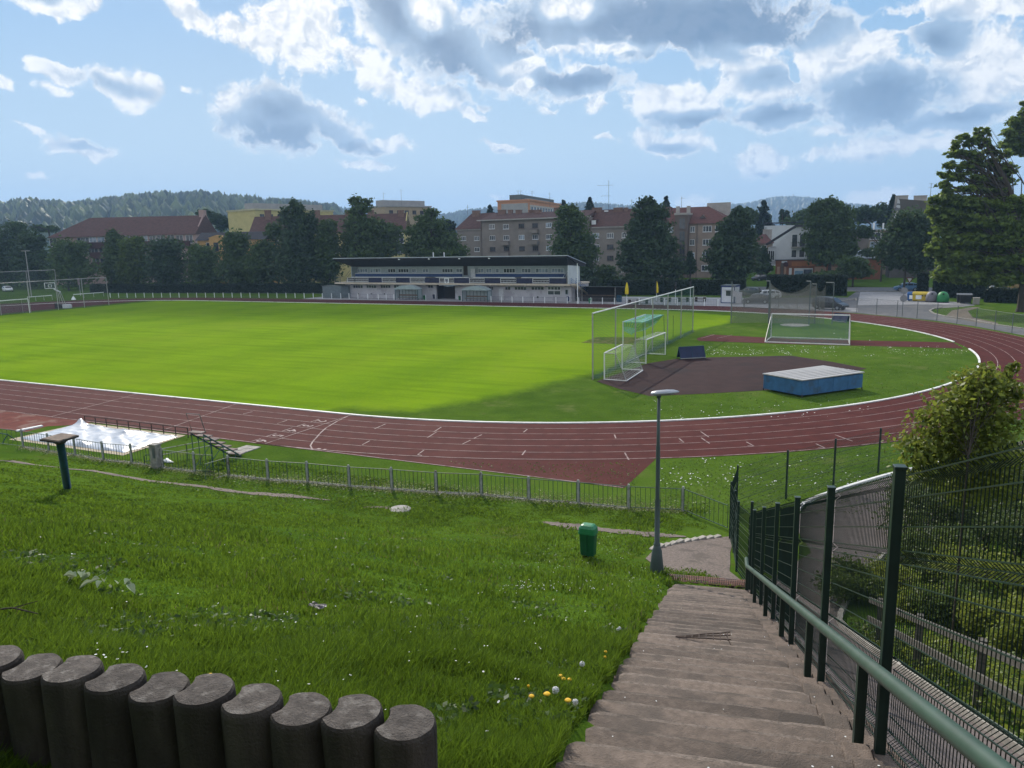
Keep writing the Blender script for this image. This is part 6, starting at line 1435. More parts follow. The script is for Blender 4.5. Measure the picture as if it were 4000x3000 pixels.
def wwin(x, y, w, h, n=1, k=0.): a, z = P4(x, y, k); window(wh, fw_, a, z, w, h, n, m_framew, m_glassd, k)
wwin(1670, 668, 1.3, 3.1); wwin(1755, 665, 1.3, 3.1); wwin(1662, 805, 1.2, 1.8); wwin(1747, 803, 1.2, 1.8); wwin(1397, 820, .5, 2.2, 1, .8); wwin(1420, 822, .5, 2.2, 1, .8); wwin(1440, 824, .5, 2.2, 1, .8); wwin(1830, 805, 1.2, 1.8)
a0, z0 = P4(1632, 735); a1, _ = P4(1785, 735); b = MB(); fw_.box(b, a0, a1, -1.1, -.005, z0-.1, z0+.1); bal = b.build('balcony', m_corn, wh); b = MB()
for i in range(13): e = a0+(a1-a0)*i/12; b.bar(fw_.P(e, -1.05, z0+.1), fw_.P(e, -1.05, z0+1.1), .05)
b.bar(fw_.P(a0, -1.05, z0+1.1), fw_.P(a1, -1.05, z0+1.1), .07); b.build('balcony_rail', m_dark, bal)
sh = thing('corner_shop', fw_.P(8, -2, 0), 'single-storey brown and orange shop front below the white house', 'shop'); a0, a1 = P4(1465, 900, -1.)[0], fw_.px(*crop(3100, 350, 900, 1572)(600, 1200), -1.)[0]
zf = P4(1465, 876, -1.)[1]; b = MB(); fw_.box(b, a0, a1, -1., 9, 0, zf-.05); b.build('wall', m_shop, sh); b = MB(); fw_.box(b, a0-.15, a1+.15, -1.2, 9.2, zf-.05, zf+.12); b.build('roof_rim', m_dark, sh)
def spanel(x0, x1, y0, y1, m, nm, k=-1.0, t=.06):
    q0, z1 = P4(x0, y0, k); q1, _ = P4(x1, y0, k); _, z0 = P4(x0, y1, k); b = MB(); fw_.box(b, q0, q1, k-t, k-.006, max(.05, z0), z1); return b.build(nm, m, sh)
for x0, x1 in ((1480, 1510), (1885, 2010), (2040, 2180), (2210, 2300)): spanel(x0, x1, 945, 1040, m_shopp, 'wall_panel')
spanel(1520, 1555, 905, 1048, m_framebr, 'door'); spanel(1560, 1580, 940, 1045, m_shopp, 'wall_panel'); spanel(1610, 1640, 960, 1045, m_whitew, 'poster')
po = spanel(1665, 1868, 962, 1048, m_whitew, 'poster'); spanel(1672, 1762, 990, 1042, mat('poster_blue', (.16, .26, .36), .6, .3, 2.), 'poster_picture', -1.07, .02); spanel(1768, 1862, 975, 1042, mat('poster_photo', (.06, .07, .09), .6, .5, 1.), 'poster_picture', -1.07, .02)
for o in list(sh.children):
    if o.name.startswith('poster_picture'): o.location = o.location+sh.location-world_loc(po) if False else o.location
spanel(1640, 1890, 888, 940, mat('fascia', (.30, .11, .035), .7, .15, 1.5), 'fascia'); spanel(1530, 1590, 884, 906, m_whitew, 'shop_sign')
a, z = P4(1575, 920, -1.15); b = MB(); b.tube([fw_.P(a, -1.3, z), fw_.P(a, -1.15, z)], .55, 18); b.build('round_sign', mat('sign_dark_red', (.05, .012, .012), .6, .2, 2.), sh)
sx = crop(3100, 350, 900, 1572); b = MB(); q0, z0 = fw_.px(*sx(340, 1158), 2.); q1, z1 = fw_.px(*sx(585, 1158), 2.); b.prism([fw_.P(q0, 2, zf+.13), fw_.P(q1, 2, zf+.13), fw_.P(q1-2, 2, zf+1.2), fw_.P((q0+q1)/2, 2, zf+1.9), fw_.P(q0+1.5, 2, zf+.9)], fw_.n*4); b.build('roof_light', mat('roof_film', (.5, .55, .6), .5, .15, 1.), sh)
# red-roofed cottage, pale sheds behind, brown flats, tall gabled house
fr_ = Fac(D0(2975, 1000, 215), U8); rc = thing('red_roofed_house', fr_.P(5, 4, 0), 'house with bright red roof and pale chimneys behind the street trees', 'house'); Pq = lambda x, y, k=0.: fr_.px(*c4(x, y), k)
a0, a1 = Pq(1230, 700)[0], Pq(1420, 700)[0]; ze = Pq(1300, 695)[1]; b = MB(); fr_.box(b, a0, a1, 0, 9, 0, ze); b.build('wall', m_render2, rc); rq = gable_roof(fr_, a0, a1, 9, ze, Pq(1330, 572, 4.5)[1], m_tiler, rc, hipl=3., hipr=3.)
for x in (1352, 1402): chim(fr_, c4, x, 542, 600, 1.2, 4., rq, m_corn)
wins(rc, fr_, c4, [(1270, 745), (1340, 745)], 1.4, 1.6, 2)
fb_ = Fac(D0(3000, 950, 260), U8); pb2 = thing('pale_sheds', fb_.P(8, 4, 0), 'row of pale flat-roofed buildings behind the white house', 'building'); Pq = lambda x, y, k=0.: fb_.px(*c4(x, y), k)
b = MB(); fb_.box(b, Pq(1340, 560)[0], Pq(1665, 560)[0], 0, 10, 0, Pq(1500, 500)[1]); fb_.box(b, Pq(1690, 560)[0], Pq(2250, 560)[0], 0, 10, 0, Pq(1700, 492)[1]); b.build('wall', m_whitew, pb2); b = MB(); fb_.box(b, Pq(1330, 560)[0], Pq(2260, 560)[0], -.2, 10.2, Pq(1500, 492)[1]+.5, Pq(1500, 492)[1]+.8); b.build('roof', m_tiled, pb2)
ft_ = Fac(D0(3440, 1000, 190), (math.cos(R_(2)), math.sin(R_(2)))); bf = thing('brown_flats', ft_.P(3, 4, 0), 'small brown flat-roofed house with two white flues at right', 'house'); c5 = crop(3100, 350, 900, 1572); Pq = lambda x, y, k=0.: ft_.px(*c5(x, y), k)
a0, a1, zt_ = Pq(513, 1000)[0], Pq(680, 1000)[0], Pq(590, 962)[1]; b = MB(); ft_.box(b, a0, a1, 0, 9, 0, zt_); b.build('wall', m_render2, bf); b = MB(); ft_.box(b, a0-.2, a1+.2, -.2, 9.2, zt_, zt_+.3); b.build('roof_rim', m_corn, bf); wins(bf, ft_, c5, [(558, 998), (635, 998), (556, 1060, 'wl'), (635, 1060)], 2.4, 1.7, 2)
for x in (549, 613): a, z = Pq(x, 910, 3); MB().tube([ft_.P(a, 3, zt_), ft_.P(a, 3, z)], .2, 8).build('flue', m_white, bf)
b = MB(); ft_.box(b, Pq(400, 1000)[0], a0-.05, 2, 9, 0, zt_+.4); b.build('annexe', m_render, bf)
fg_ = Fac(D0(3500, 1000, 175), U8); tg = thing('tall_gabled_house', fg_.P(5, 4, 0), 'tall dark house with white gable edge and two chimneys behind the big tree', 'house'); Pq = lambda x, y, k=0.: fg_.px(*c5(x, y), k)
q = [Pq(672, 965), Pq(1000, 965), Pq(990, 765), Pq(720, 745)]; b = MB(); b.prism([fg_.P(q[0][0], 0, 0), fg_.P(q[1][0], 0, 0)]+[fg_.P(a, 0, z) for a, z in (q[2], q[3], q[0])], fg_.n*9); b.build('roof_and_wall', mat('dark_house', (.09, .08, .07), .9, .1, .6), tg)
w0, w1_ = Pq(712, 735), Pq(740, 960); b = MB(); b.prism([fg_.P(Pq(672, 960)[0], -.2, Pq(672, 960)[1]), fg_.P(w1_[0], -.2, w1_[1]), fg_.P(Pq(724, 760)[0], -.2, Pq(724, 760)[1]), fg_.P(w0[0], -.2, w0[1])], fg_.n*.19); b.build('white_gable', mat('peeling_white', (.45, .45, .46), .8, .1, .8, c3=(.12, .12, .13), sc3=.9, lo3=.5, hi3=.56), tg)
for x in (738, 866): chim(fg_, c5, x, 722, 770, 2.6, 3., tg, m_corn)
a, z1 = Pq(940, 637, 3.); _, z0 = Pq(940, 735, 3.); aerial(fg_.P(a, 3, z0), z1-z0, [((z1-z0)*.95, 1., 0), ((z1-z0)*.7, 1.2, 0)], 'thin aerial on the tall gabled house by the big tree')
yb_ = Fac(D0(3985, 1200, 135), U8); yc = thing('yellow_brick_house', yb_.P(2, 3, 0), 'sliver of a yellow and grey house beside the big tree trunk', 'house'); q0, z0 = yb_.px(3948, 1190); q1, z1 = yb_.px(3985, 1100); b = MB(); yb_.box(b, q0, q1+6, 0, 7, 0, z1); b.build('wall', mat('yellow_stone', (.30, .20, .08), .9, .3, 1.5, c3=(.12, .12, .05), sc3=1.), yc); b = MB(); yb_.box(b, q0+.4, q1+6, 0.5, 7, z1, z1+5); b.build('upper_wall', m_panel, yc)
# ================================================================ STREET, CAR PARK
sheet('street', [(-150, 78), (170, 78), (170, 90), (-150, 90)], .008, m_asph)
sheet('car_park', [G(*p) for p in [(2905, 1203), (3150, 1212), (3345, 1223), (3503, 1238), (3660, 1254), (3812, 1276), (3955, 1302), (4150, 1340), (4150, 1303), (4000, 1286), (3890, 1270), (3800, 1252), (3690, 1237), (3642, 1224), (3630, 1214), (3655, 1206), (3740, 1200), (3810, 1194), (3780, 1182), (3560, 1170), (3560, 1139), (3345, 1139), (3310, 1163), (2905, 1163)]], .010, m_asph)
sheet('pale_apron', [G(*p) for p in [(3350, 1192), (3360, 1141), (3555, 1141), (3560, 1172), (3650, 1178), (3775, 1184), (3790, 1189), (3560, 1190)]], .015, m_pave)
sheet('gravel_bay', [G(*p) for p in [(2910, 1200), (2910, 1186), (3180, 1188), (3180, 1196), (3350, 1205), (3350, 1218), (3150, 1209)]], .016, m_pave)
b = MB(); KP = [G(*p) for p in [(4100, 1300), (4000, 1286), (3890, 1270), (3800, 1252), (3690, 1237), (3645, 1225), (3632, 1215), (3645, 1208), (3680, 1203)]]
for p, q in zip(KP, KP[1:]): b.bar(p+V((0, 0, .05)), q+V((0, 0, .05)), .2, .15)
KP = [G(*p) for p in [(3345, 1175), (3342, 1168), (3285, 1178), (3180, 1183)]]
for p, q in zip(KP, KP[1:]): b.bar(p+V((0, 0, .05)), q+V((0, 0, .05)), .18, .15)
b.bar((-150, 77.9, .05), (170, 77.9, .05), .2, .15); struct(b.build('street_kerb', m_conc))
sheet('dirt_track', [G(*p) for p in [(3690, 1238), (3720, 1212), (3800, 1200), (3830, 1200), (3780, 1215), (3800, 1240), (3900, 1262), (3890, 1271)]], .012, m_soil)
# chain-link fence
cl = thing('chainlink_fence', G(3423, 1229), 'grey chain-link fence on thin posts between the track and the car park', 'fence')
fpx = [(3065, 1193), (3115, 1198), (3235, 1208)]
cp_ = [G(2905, 1197), G(3040, 1202), G(3115, 1208), G(3200, 1212)]+[V((25.58, 36.93, 0)), V((27.96, 35.06, 0)), V((30.32, 32.87, 0)), V((32.49, 31.22, 0)), V((34.52, 29.0, 0)), V((36.38, 25.86, 0)), V((38.08, 23.78, 0)), V((39.54, 20.8, 0)), V((40.8, 18.33, 0)), V((42., 15.8, 0)), V((43., 13.2, 0)), V((43.8, 10.4, 0))]
b = MB()
for i, p in enumerate(cp_):
    MB().bar(p, p+V((0, 0, 2.05)), .07).build('post', m_steelgrey, cl)
    if i: netquad(b, cp_[i-1]+V((0, 0, .05)), p+V((0, 0, .05)), p+V((0, 0, 1.95)), cp_[i-1]+V((0, 0, 1.95)), 2, 2)
b.build('wire_mesh', netmat('wire_net', (.14, .15, .15), .06, .006), cl, fix=False)
b = MB(); [b.tube([cp_[i-1]+V((0, 0, 1.97)), cp_[i]+V((0, 0, 1.97))], .015, 6) for i in range(1, len(cp_))]; b.build('top_wire', m_steelgrey, cl)
# ---- cars
m_tyre = mat('tyre', (.012, .012, .012), .8, .1, 5.); m_rim = mat('wheel_rim', (.30, .31, .32), .35, .1, 5., metal=.6); m_carglass = glass('car_glass', (.03, .035, .04), .05); m_lamp = mat('head_lamp', (.6, .6, .58), .2, .05, 5.); m_tail = mat('tail_lamp', (.25, .015, .012), .3, .1, 5.)
def paint(nm, c): return mat(nm, c, .28, .04, 2., spec=.6)
def car(lab, p, q, kind, col, lit=False):
    """p rear, q front on the ground"""
    d = (q-p); L = {'estate': 4.6, 'hatch': 4.1, 'van': 4.65, 'saloon': 4.5}[kind]; d.z = 0; d.normalize(); n = V((-d.y, d.x, 0)); c0 = (p+q)/2-d*L/2; c0.z = 0
    t = thing('parked_car', c0+d*L/2, lab, 'car', 'cars round the car park and street')
    P = lambda x, y, z: c0+d*x+n*y+V((0, 0, z)); H = {'estate': 1.5, 'hatch': 1.46, 'van': 1.72, 'saloon': 1.42}[kind]; W = .87
    st_ = {'estate': [(0, .55, .88, 0), (.08, .35, .98, .0), (.35, .28, 1.0, .62), (1.0, .25, 1.0, .97), (2.3, .25, .98, 1.), (3.0, .25, .96, .86), (3.55, .25, .93, .0), (4.2, .28, .80, 0), (4.52, .33, .66, 0), (4.6, .42, .58, 0)],
           'hatch': [(0, .55, .85, 0), (.06, .36, .95, .0), (.45, .28, .98, .72), (1.1, .25, .98, 1.), (2.0, .25, .96, 1.), (2.65, .25, .94, .82), (3.2, .25, .90, 0), (3.8, .28, .78, 0), (4.04, .33, .64, 0), (4.1, .42, .56, 0)],
           'van': [(0, .55, .95, 0), (.06, .36, 1.05, .3), (.22, .28, 1.06, .9), (.9, .25, 1.05, 1.), (2.3, .25, 1.03, 1.), (2.9, .25, 1.02, .84), (3.75, .25, .98, 0), (4.25, .28, .84, 0), (4.58, .33, .68, 0), (4.65, .42, .58, 0)],
           'saloon': [(0, .5, .86, 0), (.08, .36, .96, 0), (.7, .28, .98, .0), (1.4, .25, .98, .92), (2.1, .25, .97, 1.), (2.75, .25, .95, .85), (3.4, .25, .92, 0), (4.1, .28, .8, 0), (4.42, .33, .66, 0), (4.5, .42, .58, 0)]}[kind]
    rows = []
    for x, zb, zw, r in st_:
        w = W*(1-.12*(x < .1)-.14*(x > L-.15)); zr = zw+(H-zw)*r if r else zw+.012; wr = w*(.93-.17*r)
        rows.append([P(x, -w*.9, zb), P(x, -w, zb+.12), P(x, -w, (zb+zw)/2), P(x, -w*.97, zw), P(x, -wr, zr-.03*r), P(x, -wr*.6, zr+.015*r), P(x, wr*.6, zr+.015*r), P(x, wr, zr-.03*r), P(x, w*.97, zw), P(x, w, (zb+zw)/2), P(x, w, zb+.12), P(x, w*.9, zb), P(x, -w*.9, zb)])
    b = MB(); b.grid(rows); b.add(rows[0][:-1], [tuple(range(12))]); b.add(rows[-1][:-1], [tuple(range(12))[::-1]]); body = b.build('body', col, t, smooth=False, bevel=.02)
    b = MB(); b2 = MB()
    gl_ = [i for i, s in enumerate(st_) if s[3] > 0.2]
    for s in (-1, 1):      # side windows
        i0, i1 = gl_[0], gl_[-1]
        for a, c in zip(gl_, gl_[1:]):
            def side(i, k, sh=0.):
                x, zb, zw, r = st_[i]; zr = zw+(H-zw)*r; w, wr = W*.97, W*(.93-.17*r); z = zw+.04+(zr-.10-zw-.04)*k; y = w+(wr-w)*((z-zw)/max(.01, zr-zw)); return P(x+sh, s*(y+.012), z)
            b.prism([side(a, 0, .05), side(c, 0, -.05), side(c, 1, -.05), side(a, 1, .05)], n*s*.006)
    def slant(i, j, m_):
        x0, _, zw0, r0 = st_[i]; x1, _, zw1, r1 = st_[j]; z0, z1 = zw0+(H-zw0)*r0, zw1+(H-zw1)*r1; w0, w1 = W*(.93-.17*r0)*.9, W*(.93-.17*r1)*.9; up_ = V((0, 0, 1))*.02+d*(.015 if x1 > 2.5 else -.015)
        b.prism([P(x0+(x1-x0)*.08, -w0, z0+(z1-z0)*.08)+up_, P(x0+(x1-x0)*.08, w0, z0+(z1-z0)*.08)+up_, P(x0+(x1-x0)*.92, w1, z0+(z1-z0)*.92)+up_, P(x0+(x1-x0)*.92, -w1, z0+(z1-z0)*.92)+up_], up_*.3)
    slant(gl_[-1], gl_[-1]+1, None); slant(gl_[0]-1, gl_[0], None); b.build('windows', m_carglass, t)
    for x in (.78, L-.85):
        for s in (-1, 1):
            c = P(x, s*(W-.10), .32); wl = MB().tube([c-n*s*.1, c+n*s*.115], .32, 18).build('wheel', m_tyre, t); MB().tube([c+n*s*.10, c+n*s*.125], .21, 12).build('rim', m_rim, wl)
    for s in (-1, 1):
        MB().box(P(L-.20, s*.62, .66), (.14, .30, .13), math.atan2(d.y, d.x)).build('headlight', (mat_emit if lit else m_lamp), t, bevel=.02); MB().box(P(.10, s*.68, .82), (.10, .18, .26), math.atan2(d.y, d.x)).build('tail_light', m_tail, t, bevel=.02)
    MB().box(P(L-.06, 0, .42), (.06, .5, .12), math.atan2(d.y, d.x)).build('number_plate', m_white, t); return t
mt, nt_ = _nt('lit_headlamp'); e = nt_.nodes.new('ShaderNodeEmission'); e.inputs[0].default_value = (1, .95, .85, 1); e.inputs[1].default_value = 3.; lk(nt_, e.outputs[0], nt_.nodes.new('ShaderNodeOutputMaterial').inputs[0]); mat_emit = mt
car('white estate car parked behind the throwing cage net', V((12.9, 58.6, 0)), V((9.2, 57.4, 0)), 'estate', paint('car_white', (.62, .62, .62)))
car('dark grey hatchback parked nearest the ticket cabin', V((12.9, 49.6, 0)), V((9.0, 49.5, 0)), 'hatch', paint('car_grey', (.05, .052, .06)))
car('black people carrier standing at the fence beside the cage', V((19.8, 42.4, 0)), V((24.2, 40.4, 0)), 'van', paint('car_black', (.008, .009, .014)))
car('light blue car on the street behind the yield sign', V((33.7, 80.6, 0)), V((29.4, 79.8, 0)), 'hatch', paint('car_blue', (.10, .20, .34)))
car('dark red car half hidden behind the trimmed hedge', V((39.5, 80.5, 0)), V((43.6, 80.5, 0)), 'saloon', paint('car_red', (.11, .012, .012)))
car('car with its headlights on in the street by the shop', V((-4.6, 104.5, 0)), V((-1.6, 100.5, 0)), 'saloon', paint('car_dark', (.03, .03, .032)), True)
car('black hatchback parked at the shop corner', V((2.6, 113.5, 0)), V((0.6, 110.5, 0)), 'hatch', paint('car_black', (.008, .009, .014)))
pq_ = G(2925, 1160); car('dull green car tucked between the two halves of the dark hedge', pq_+V((1.5, 3, 0)), pq_+V((-2.6, 2.5, 0)), 'hatch', paint('car_green', (.06, .075, .06)))
p_ = G(35, 1140); car('pale car parked behind the nets at far left', p_+V((-4, 1.5, 0)), p_+V((.5, 0, 0)), 'estate', paint('car_white', (.62, .62, .62)))
# ---- recycling point
Rc = crop(3400, 1050, 600)
def container(p, w, d_, h, col, lab, rz):
    t = thing('recycling_container', p, lab, 'recycling container', 'recycling point'); m3 = Matrix.Rotation(rz, 3, 'Z'); q = lambda x, y, z: p+m3 @ V((x, y, z))
    b = MB(); b.prism([q(-w/2, -d_/2, .12), q(w/2, -d_/2, .12), q(w/2+.04, -d_/2-.04, h*.82), q(-w/2-.04, -d_/2-.04, h*.82)], q(0, d_, 0)-q(0, 0, 0)); b.build('body', col, t, bevel=.03)
    b = MB(); b.prism([q(-w/2-.08, -d_/2-.08, h*.82), q(-w/2-.08, d_/2+.08, h*.82), q(-w/2-.08, d_/2-.1, h), q(-w/2-.08, -d_/2+.25, h)], q(w+.16, 0, 0)-q(0, 0, 0)); b.build('lid', col, t, bevel=.02)
    MB().box(q(-.1, -d_/2-.06, h*.45), (w*.42, .03, h*.42), rz).build('label_sheet', m_white, t)
    for x in (.22, .42): MB().box(q(x*w, -d_/2-.06, h*.62), (.24, .03, .16), rz).build('slot', m_dark, t)
    for x in (-w/2+.15, w/2-.15): MB().box(q(x, 0, .06), (.14, d_*.8, .12), rz).build('castor', m_dark, t)
container(G(*Rc(610, 462)), 1.3, 1.1, 1.35, mat('bin_blue', (.015, .09, .26), .5, .1, 3.), 'blue paper recycling container partly behind the yellow one', -.25)
container(G(*Rc(720, 466)), 1.9, 1.2, 1.4, mat('bin_yellow', (.50, .36, .03), .5, .12, 3.), 'yellow plastics recycling container with white label', -.3)
def bell(p, col, lab):
    t = thing('bottle_bank', p, lab, 'bottle bank', 'recycling point'); b = MB(); b.lathe(p, [(.72, .05), (.80, .2), (.82, .6), (.76, 1.0), (.58, 1.35), (.32, 1.55), (.1, 1.6)], 20); b.build('shell', col, t, smooth=True); b = MB(); b.tube([p+V((0, -.55, 1.25)), p+V((0, -.72, 1.25))], .13, 12); b.build('bottle_hole', m_dark, t); MB().box(p+V((0, 0, .05)), (1.5, 1.5, .1)).build('foot', m_dark, t)
bell(G(*Rc(880, 478)), mat('bell_grey', (.17, .16, .18), .5, .12, 3.), 'grey dome bottle bank beside the yellow container'); bell(G(*Rc(1040, 484)), mat('bell_green', (.03, .22, .07), .5, .12, 3.), 'green dome bottle bank at the end of the recycling row')
def wheelie(p, lab, h=1.3, w=1.3, m=None):
    t = thing('wheeled_bin', p, lab, 'wheeled bin', 'dark bins under the trees'); m = m or mat('bin_black', (.02, .022, .025), .5, .15, 3.); b = MB(); b.prism([p+V((-w*.45, -.5, .15)), p+V((w*.45, -.5, .15)), p+V((w*.5, -.55, h)), p+V((-w*.5, -.55, h))], (0, 1.05, 0)); b.build('body', m, t, bevel=.02)
    b = MB(); b.prism([p+V((-w*.53, -.6, h)), p+V((-w*.53, .55, h)), p+V((-w*.53, .5, h+.18)), p+V((-w*.53, -.2, h+.12))], (w*1.06, 0, 0)); b.build('lid', mat('bin_lid_grey', (.09, .095, .10), .5, .1, 3.), t); b = MB(); [b.tube([p+V((s*w*.4, -.1, .1)), p+V((s*w*.4+.06, -.1, .1))], .1, 10) for s in (-1, 1)]; b.build('wheels', m_tyre, t)
wheelie(G(*Rc(1365, 500)), 'large black wheeled bin beyond the recycling row', 1.25, 1.5); wheelie(G(*Rc(1300, 492)), 'dark grey wheeled bin behind the large black one', 1.2, 1.1)
p = G(*Rc(1520, 512)); t = thing('concrete_trough', p, 'pale square concrete planter next to the black wheeled bin', 'planter'); b = MB(); b.box(p+V((0, 0, .45)), (.8, .7, .9)); b.build('body', m_corn, t, bevel=.02); MB().box(p+V((0, 0, .92)), (.88, .78, .05)).build('rim', m_corn, t)
# ---- signs and lamps
p = G(*Rc(555, 322)); t = thing('yield_sign', p, 'white and red triangular yield sign beside the light blue car', 'road sign'); hh = Hof(p, Rc(0, 118)[1]); MB().tube([p, p+V((0, 0, hh))], .05, 8).build('pole', m_steelgrey, t)
r_ = .62; c_ = p+V((0, -.08, hh-.45)); tri = lambda s: [c_+V((s*r_*math.cos(R_(a)), 0, s*r_*math.sin(R_(a)))) for a in (150, 30, 270)]
b = MB(); b.prism(tri(1.15), (0, .04, 0)); pl_ = b.build('plate', mat('sign_rim', (.20, .035, .03), .6, .1, 3.), t); b = MB(); b.prism([v-V((0, .012, 0)) for v in tri(.72)], (0, .01, 0)); b.build('plate_field', m_white, pl_)
p = G(*Rc(455, 690)); t = thing('road_sign_back', p, 'pole with the grey backs of two round signs behind the chain-link fence', 'road sign'); hh = Hof(p, Rc(0, 268)[1]); MB().tube([p, p+V((0, 0, hh))], .035, 8).build('pole', m_steelgrey, t)
for z in (hh-.4, hh-1.35): MB().tube([p+V((.05, -.06, z)), p+V((.05, -.03, z))], .42, 20).build('disc', mat('sign_back', (.22, .22, .23), .5, .1, 3.), t)
for (x, y), (tx, ty), lab in (((2886, 1125), (2885, 1052), 'small street lamp with flat mushroom head behind the hedge'), ):
    p = D0(x, y, 165); p.z = 0; hh = Hof(p, ty); t = thing('mushroom_lamp', p, lab, 'street lamp'); MB().tube([p, p+V((0, 0, hh))], .07, 8).build('pole', m_steelgrey, t); MB().lathe(p+V((0, 0, hh-.5)), [(.12, 0), (.2, .25), (.75, .3), (.6, .5), (.15, .62)], 14).build('lamp_head', m_corn, t)
p = G(*Rc(1728, 330)); hh = Hof(p, Rc(0, 255)[1]); t = thing('globe_lamp', p, 'white globe lamp on a short pole under the big tree', 'lamp'); MB().tube([p, p+V((0, 0, hh))], .06, 8).build('pole', m_steelgrey, t)
b = MB(); b.lathe(p+V((0, 0, hh)), [(.02, -.52)]+[(.52*math.cos(R_(a)), .52*math.sin(R_(a))) for a in range(-75, 90, 15)], 16); b.build('globe', mat('globe_glass', (.5, .5, .5), .3, .05, 3.), t, smooth=True)
# ================================================================ VEGETATION
m_bark = mat('bark', (.045, .036, .028), .95, .3, 3., stretch=(3, 3, .6), bump=.6, bsc=20)
lm_dark = leafmat('leaf_dark', (.027, .050, .020), (.052, .086, .030), .30, .35, .22)
lm_mid = leafmat('leaf_mid', (.038, .066, .020), (.080, .122, .032), .38, .35, .25)
lm_conif = leafmat('needles', (.016, .034, .022), (.030, .055, .030), .12, .3, .3)
lm_light = leafmat('leaf_light', (.042, .070, .015), (.10, .14, .026), .42, .4, .5)
lm_chest = leafmat('leaf_chestnut', (.062, .100, .020), (.145, .195, .036), .5, .4, .35)
lm_yel = leafmat('leaf_yellowgreen', (.07, .105, .018), (.20, .23, .035), .42, .4, 1.2)
lm_shrub = leafmat('leaf_shrub', (.028, .050, .014), (.09, .12, .026), .25, .45, 1.5)
lm_hedge = leafmat('leaf_hedge', (.010, .020, .009), (.020, .036, .013), .10, .35, .6)
def cards(P, size, rng, flat=0., aspect=.62):
    """one leaf-shaped quad per point; flat>0 keeps them near horizontal"""
    n = len(P); a = rng.normal(size=(n, 3)); a[:, 2] *= (1-flat*.75); a /= np.linalg.norm(a, axis=1)[:, None]
    b = rng.normal(size=(n, 3)); b[:, 2] *= (1-flat*.75); b -= a*(a*b).sum(1)[:, None]; b /= np.linalg.norm(b, axis=1)[:, None]
    s = (size*rng.uniform(.55, 1.25, n))[:, None]; a = a*s; b = b*s*aspect
    v = np.stack([P-a, P-a*.1+b, P+a, P+a*.15-b], 1).reshape(-1, 3); f = np.arange(n*4).reshape(n, 4); return v, f
def blobpts(c, rad, n, rng, clump=11, tight=.21):
    k = max(4, n//clump); d = rng.normal(size=(k, 3)); d /= np.linalg.norm(d, axis=1)[:, None]
    r = rng.uniform(0, 1, k)**.45*np.where(rng.uniform(0, 1, k) < .22, 1.22, 1.0); cc = d*r[:, None]*.95; cc[:, 2] -= .06*rng.uniform(0, 1, k)
    P = cc[rng.integers(0, k, n)]+rng.normal(size=(n, 3))*tight*np.array([1, 1, .75]); return P*np.array(rad)+np.array(c)
def limbs(b, base, tgt, r0, rng, nsub=3, rad=None):
    base, tgt = V(base), V(tgt); mid = base.lerp(tgt, .5)+V(rng.normal(size=3)*(tgt-base).length*.06); mid.z += (tgt-base).length*.05
    b.tube([base, base.lerp(mid, .55), mid, tgt], [r0, r0*.8, r0*.62, r0*.25], 6, caps=False)
    for _ in range(nsub):
        s = mid.lerp(tgt, rng.uniform(0, .8)); q_ = min((tgt-base).length*.28, (rad or 9.)*.42); e = tgt+V(np.clip(rng.normal(size=3), -1.6, 1.6)*q_); e.z = max(e.z, s.z-.3); b.tube([s, s.lerp(e, .5)+V(rng.normal(size=3)*.1), e], [r0*.4, r0*.25, r0*.08], 5, caps=False)
def tree(name, lab, base, blobs, m, n, leaf, seed, trunk=.28, group=None, conif=False, flat=.25, depthk=.9, cat='tree', limbn=2, limbk=.34, clump=11, tight=.21, splitz=None):
    """blobs: (px, py, rx, ry[, weight, depth offset]) crown masses as sighted from the survey point, at the tree's own distance"""
    rng = np.random.default_rng(seed); base = V(base); dep = (np.array(base)-CO)@FW; k = dep/CF
    t = thing(name, base, lab, cat, group); allP = []; tb = MB(); cs = []
    W = [b[2]*b[3]*(b[4] if len(b) > 4 else 1) for b in blobs]; tot = sum(W)
    for b, w in zip(blobs, W):
        c = D(b[0], b[1], dep+(b[5] if len(b) > 5 else 0)); rx, rz = b[2]*k, b[3]*k; allP.append(blobpts(c, (rx, min(rx, 6)*depthk, rz), int(n*w/tot)+3, rng, clump, tight)); cs.append((c, rx, rz))
    P = np.concatenate(allP); v, f = cards(P, leaf, rng, flat); v[:, 2] = np.maximum(v[:, 2], base.z+.1)
    o = rawmesh('crown', v-np.array(base), f, m); o.parent = t
    top = max(cs, key=lambda q: q[0].z); zt = top[0].z
    if conif: tb.tube([base-V((0, 0, .2)), V((top[0].x, top[0].y, zt+top[2]*.9))], [trunk, .03], 8)
    else:
        low = min(q[0].z-q[2] for q in cs); fork = V((base.x, base.y, base.z+max(1.2, (low-base.z)*1.0+1.)))
        ctr = V((base.x*.6+top[0].x*.4, base.y*.6+top[0].y*.4, fork.z+(zt-fork.z)*.6))
        tb.tube([base-V((0, 0, .3)), base+V((0, 0, .5)), fork, ctr, V((top[0].x, top[0].y, zt))], [trunk*1.35, trunk, trunk*.85, trunk*.5, trunk*.1], 9)
        for c, rx, rz in cs:
            for _ in range(limbn):
                s = fork.lerp(ctr, rng.uniform(0, 1)); e = c+V((rng.uniform(-1, 1)*rx*.45, rng.uniform(-1, 1)*rx*.3, rng.uniform(-1, .6)*rz*.4)); limbs(tb, s, e, trunk*limbk, rng, rad=min(rx, rz))
    tb.build('trunk', m_bark, t, fix=False); return t
gb = lambda x, y: G(x, y, 0)
TG = 'trees beyond the far side of the track'
K1 = lambda X, Y, rx, ry, *r: (X*.4521, 700+Y*.4521, rx*.4521, ry*.4521, *r)
K2 = lambda X, Y, rx, ry, *r: (900+X*.4521, 700+Y*.4521, rx*.4521, ry*.4521, *r)
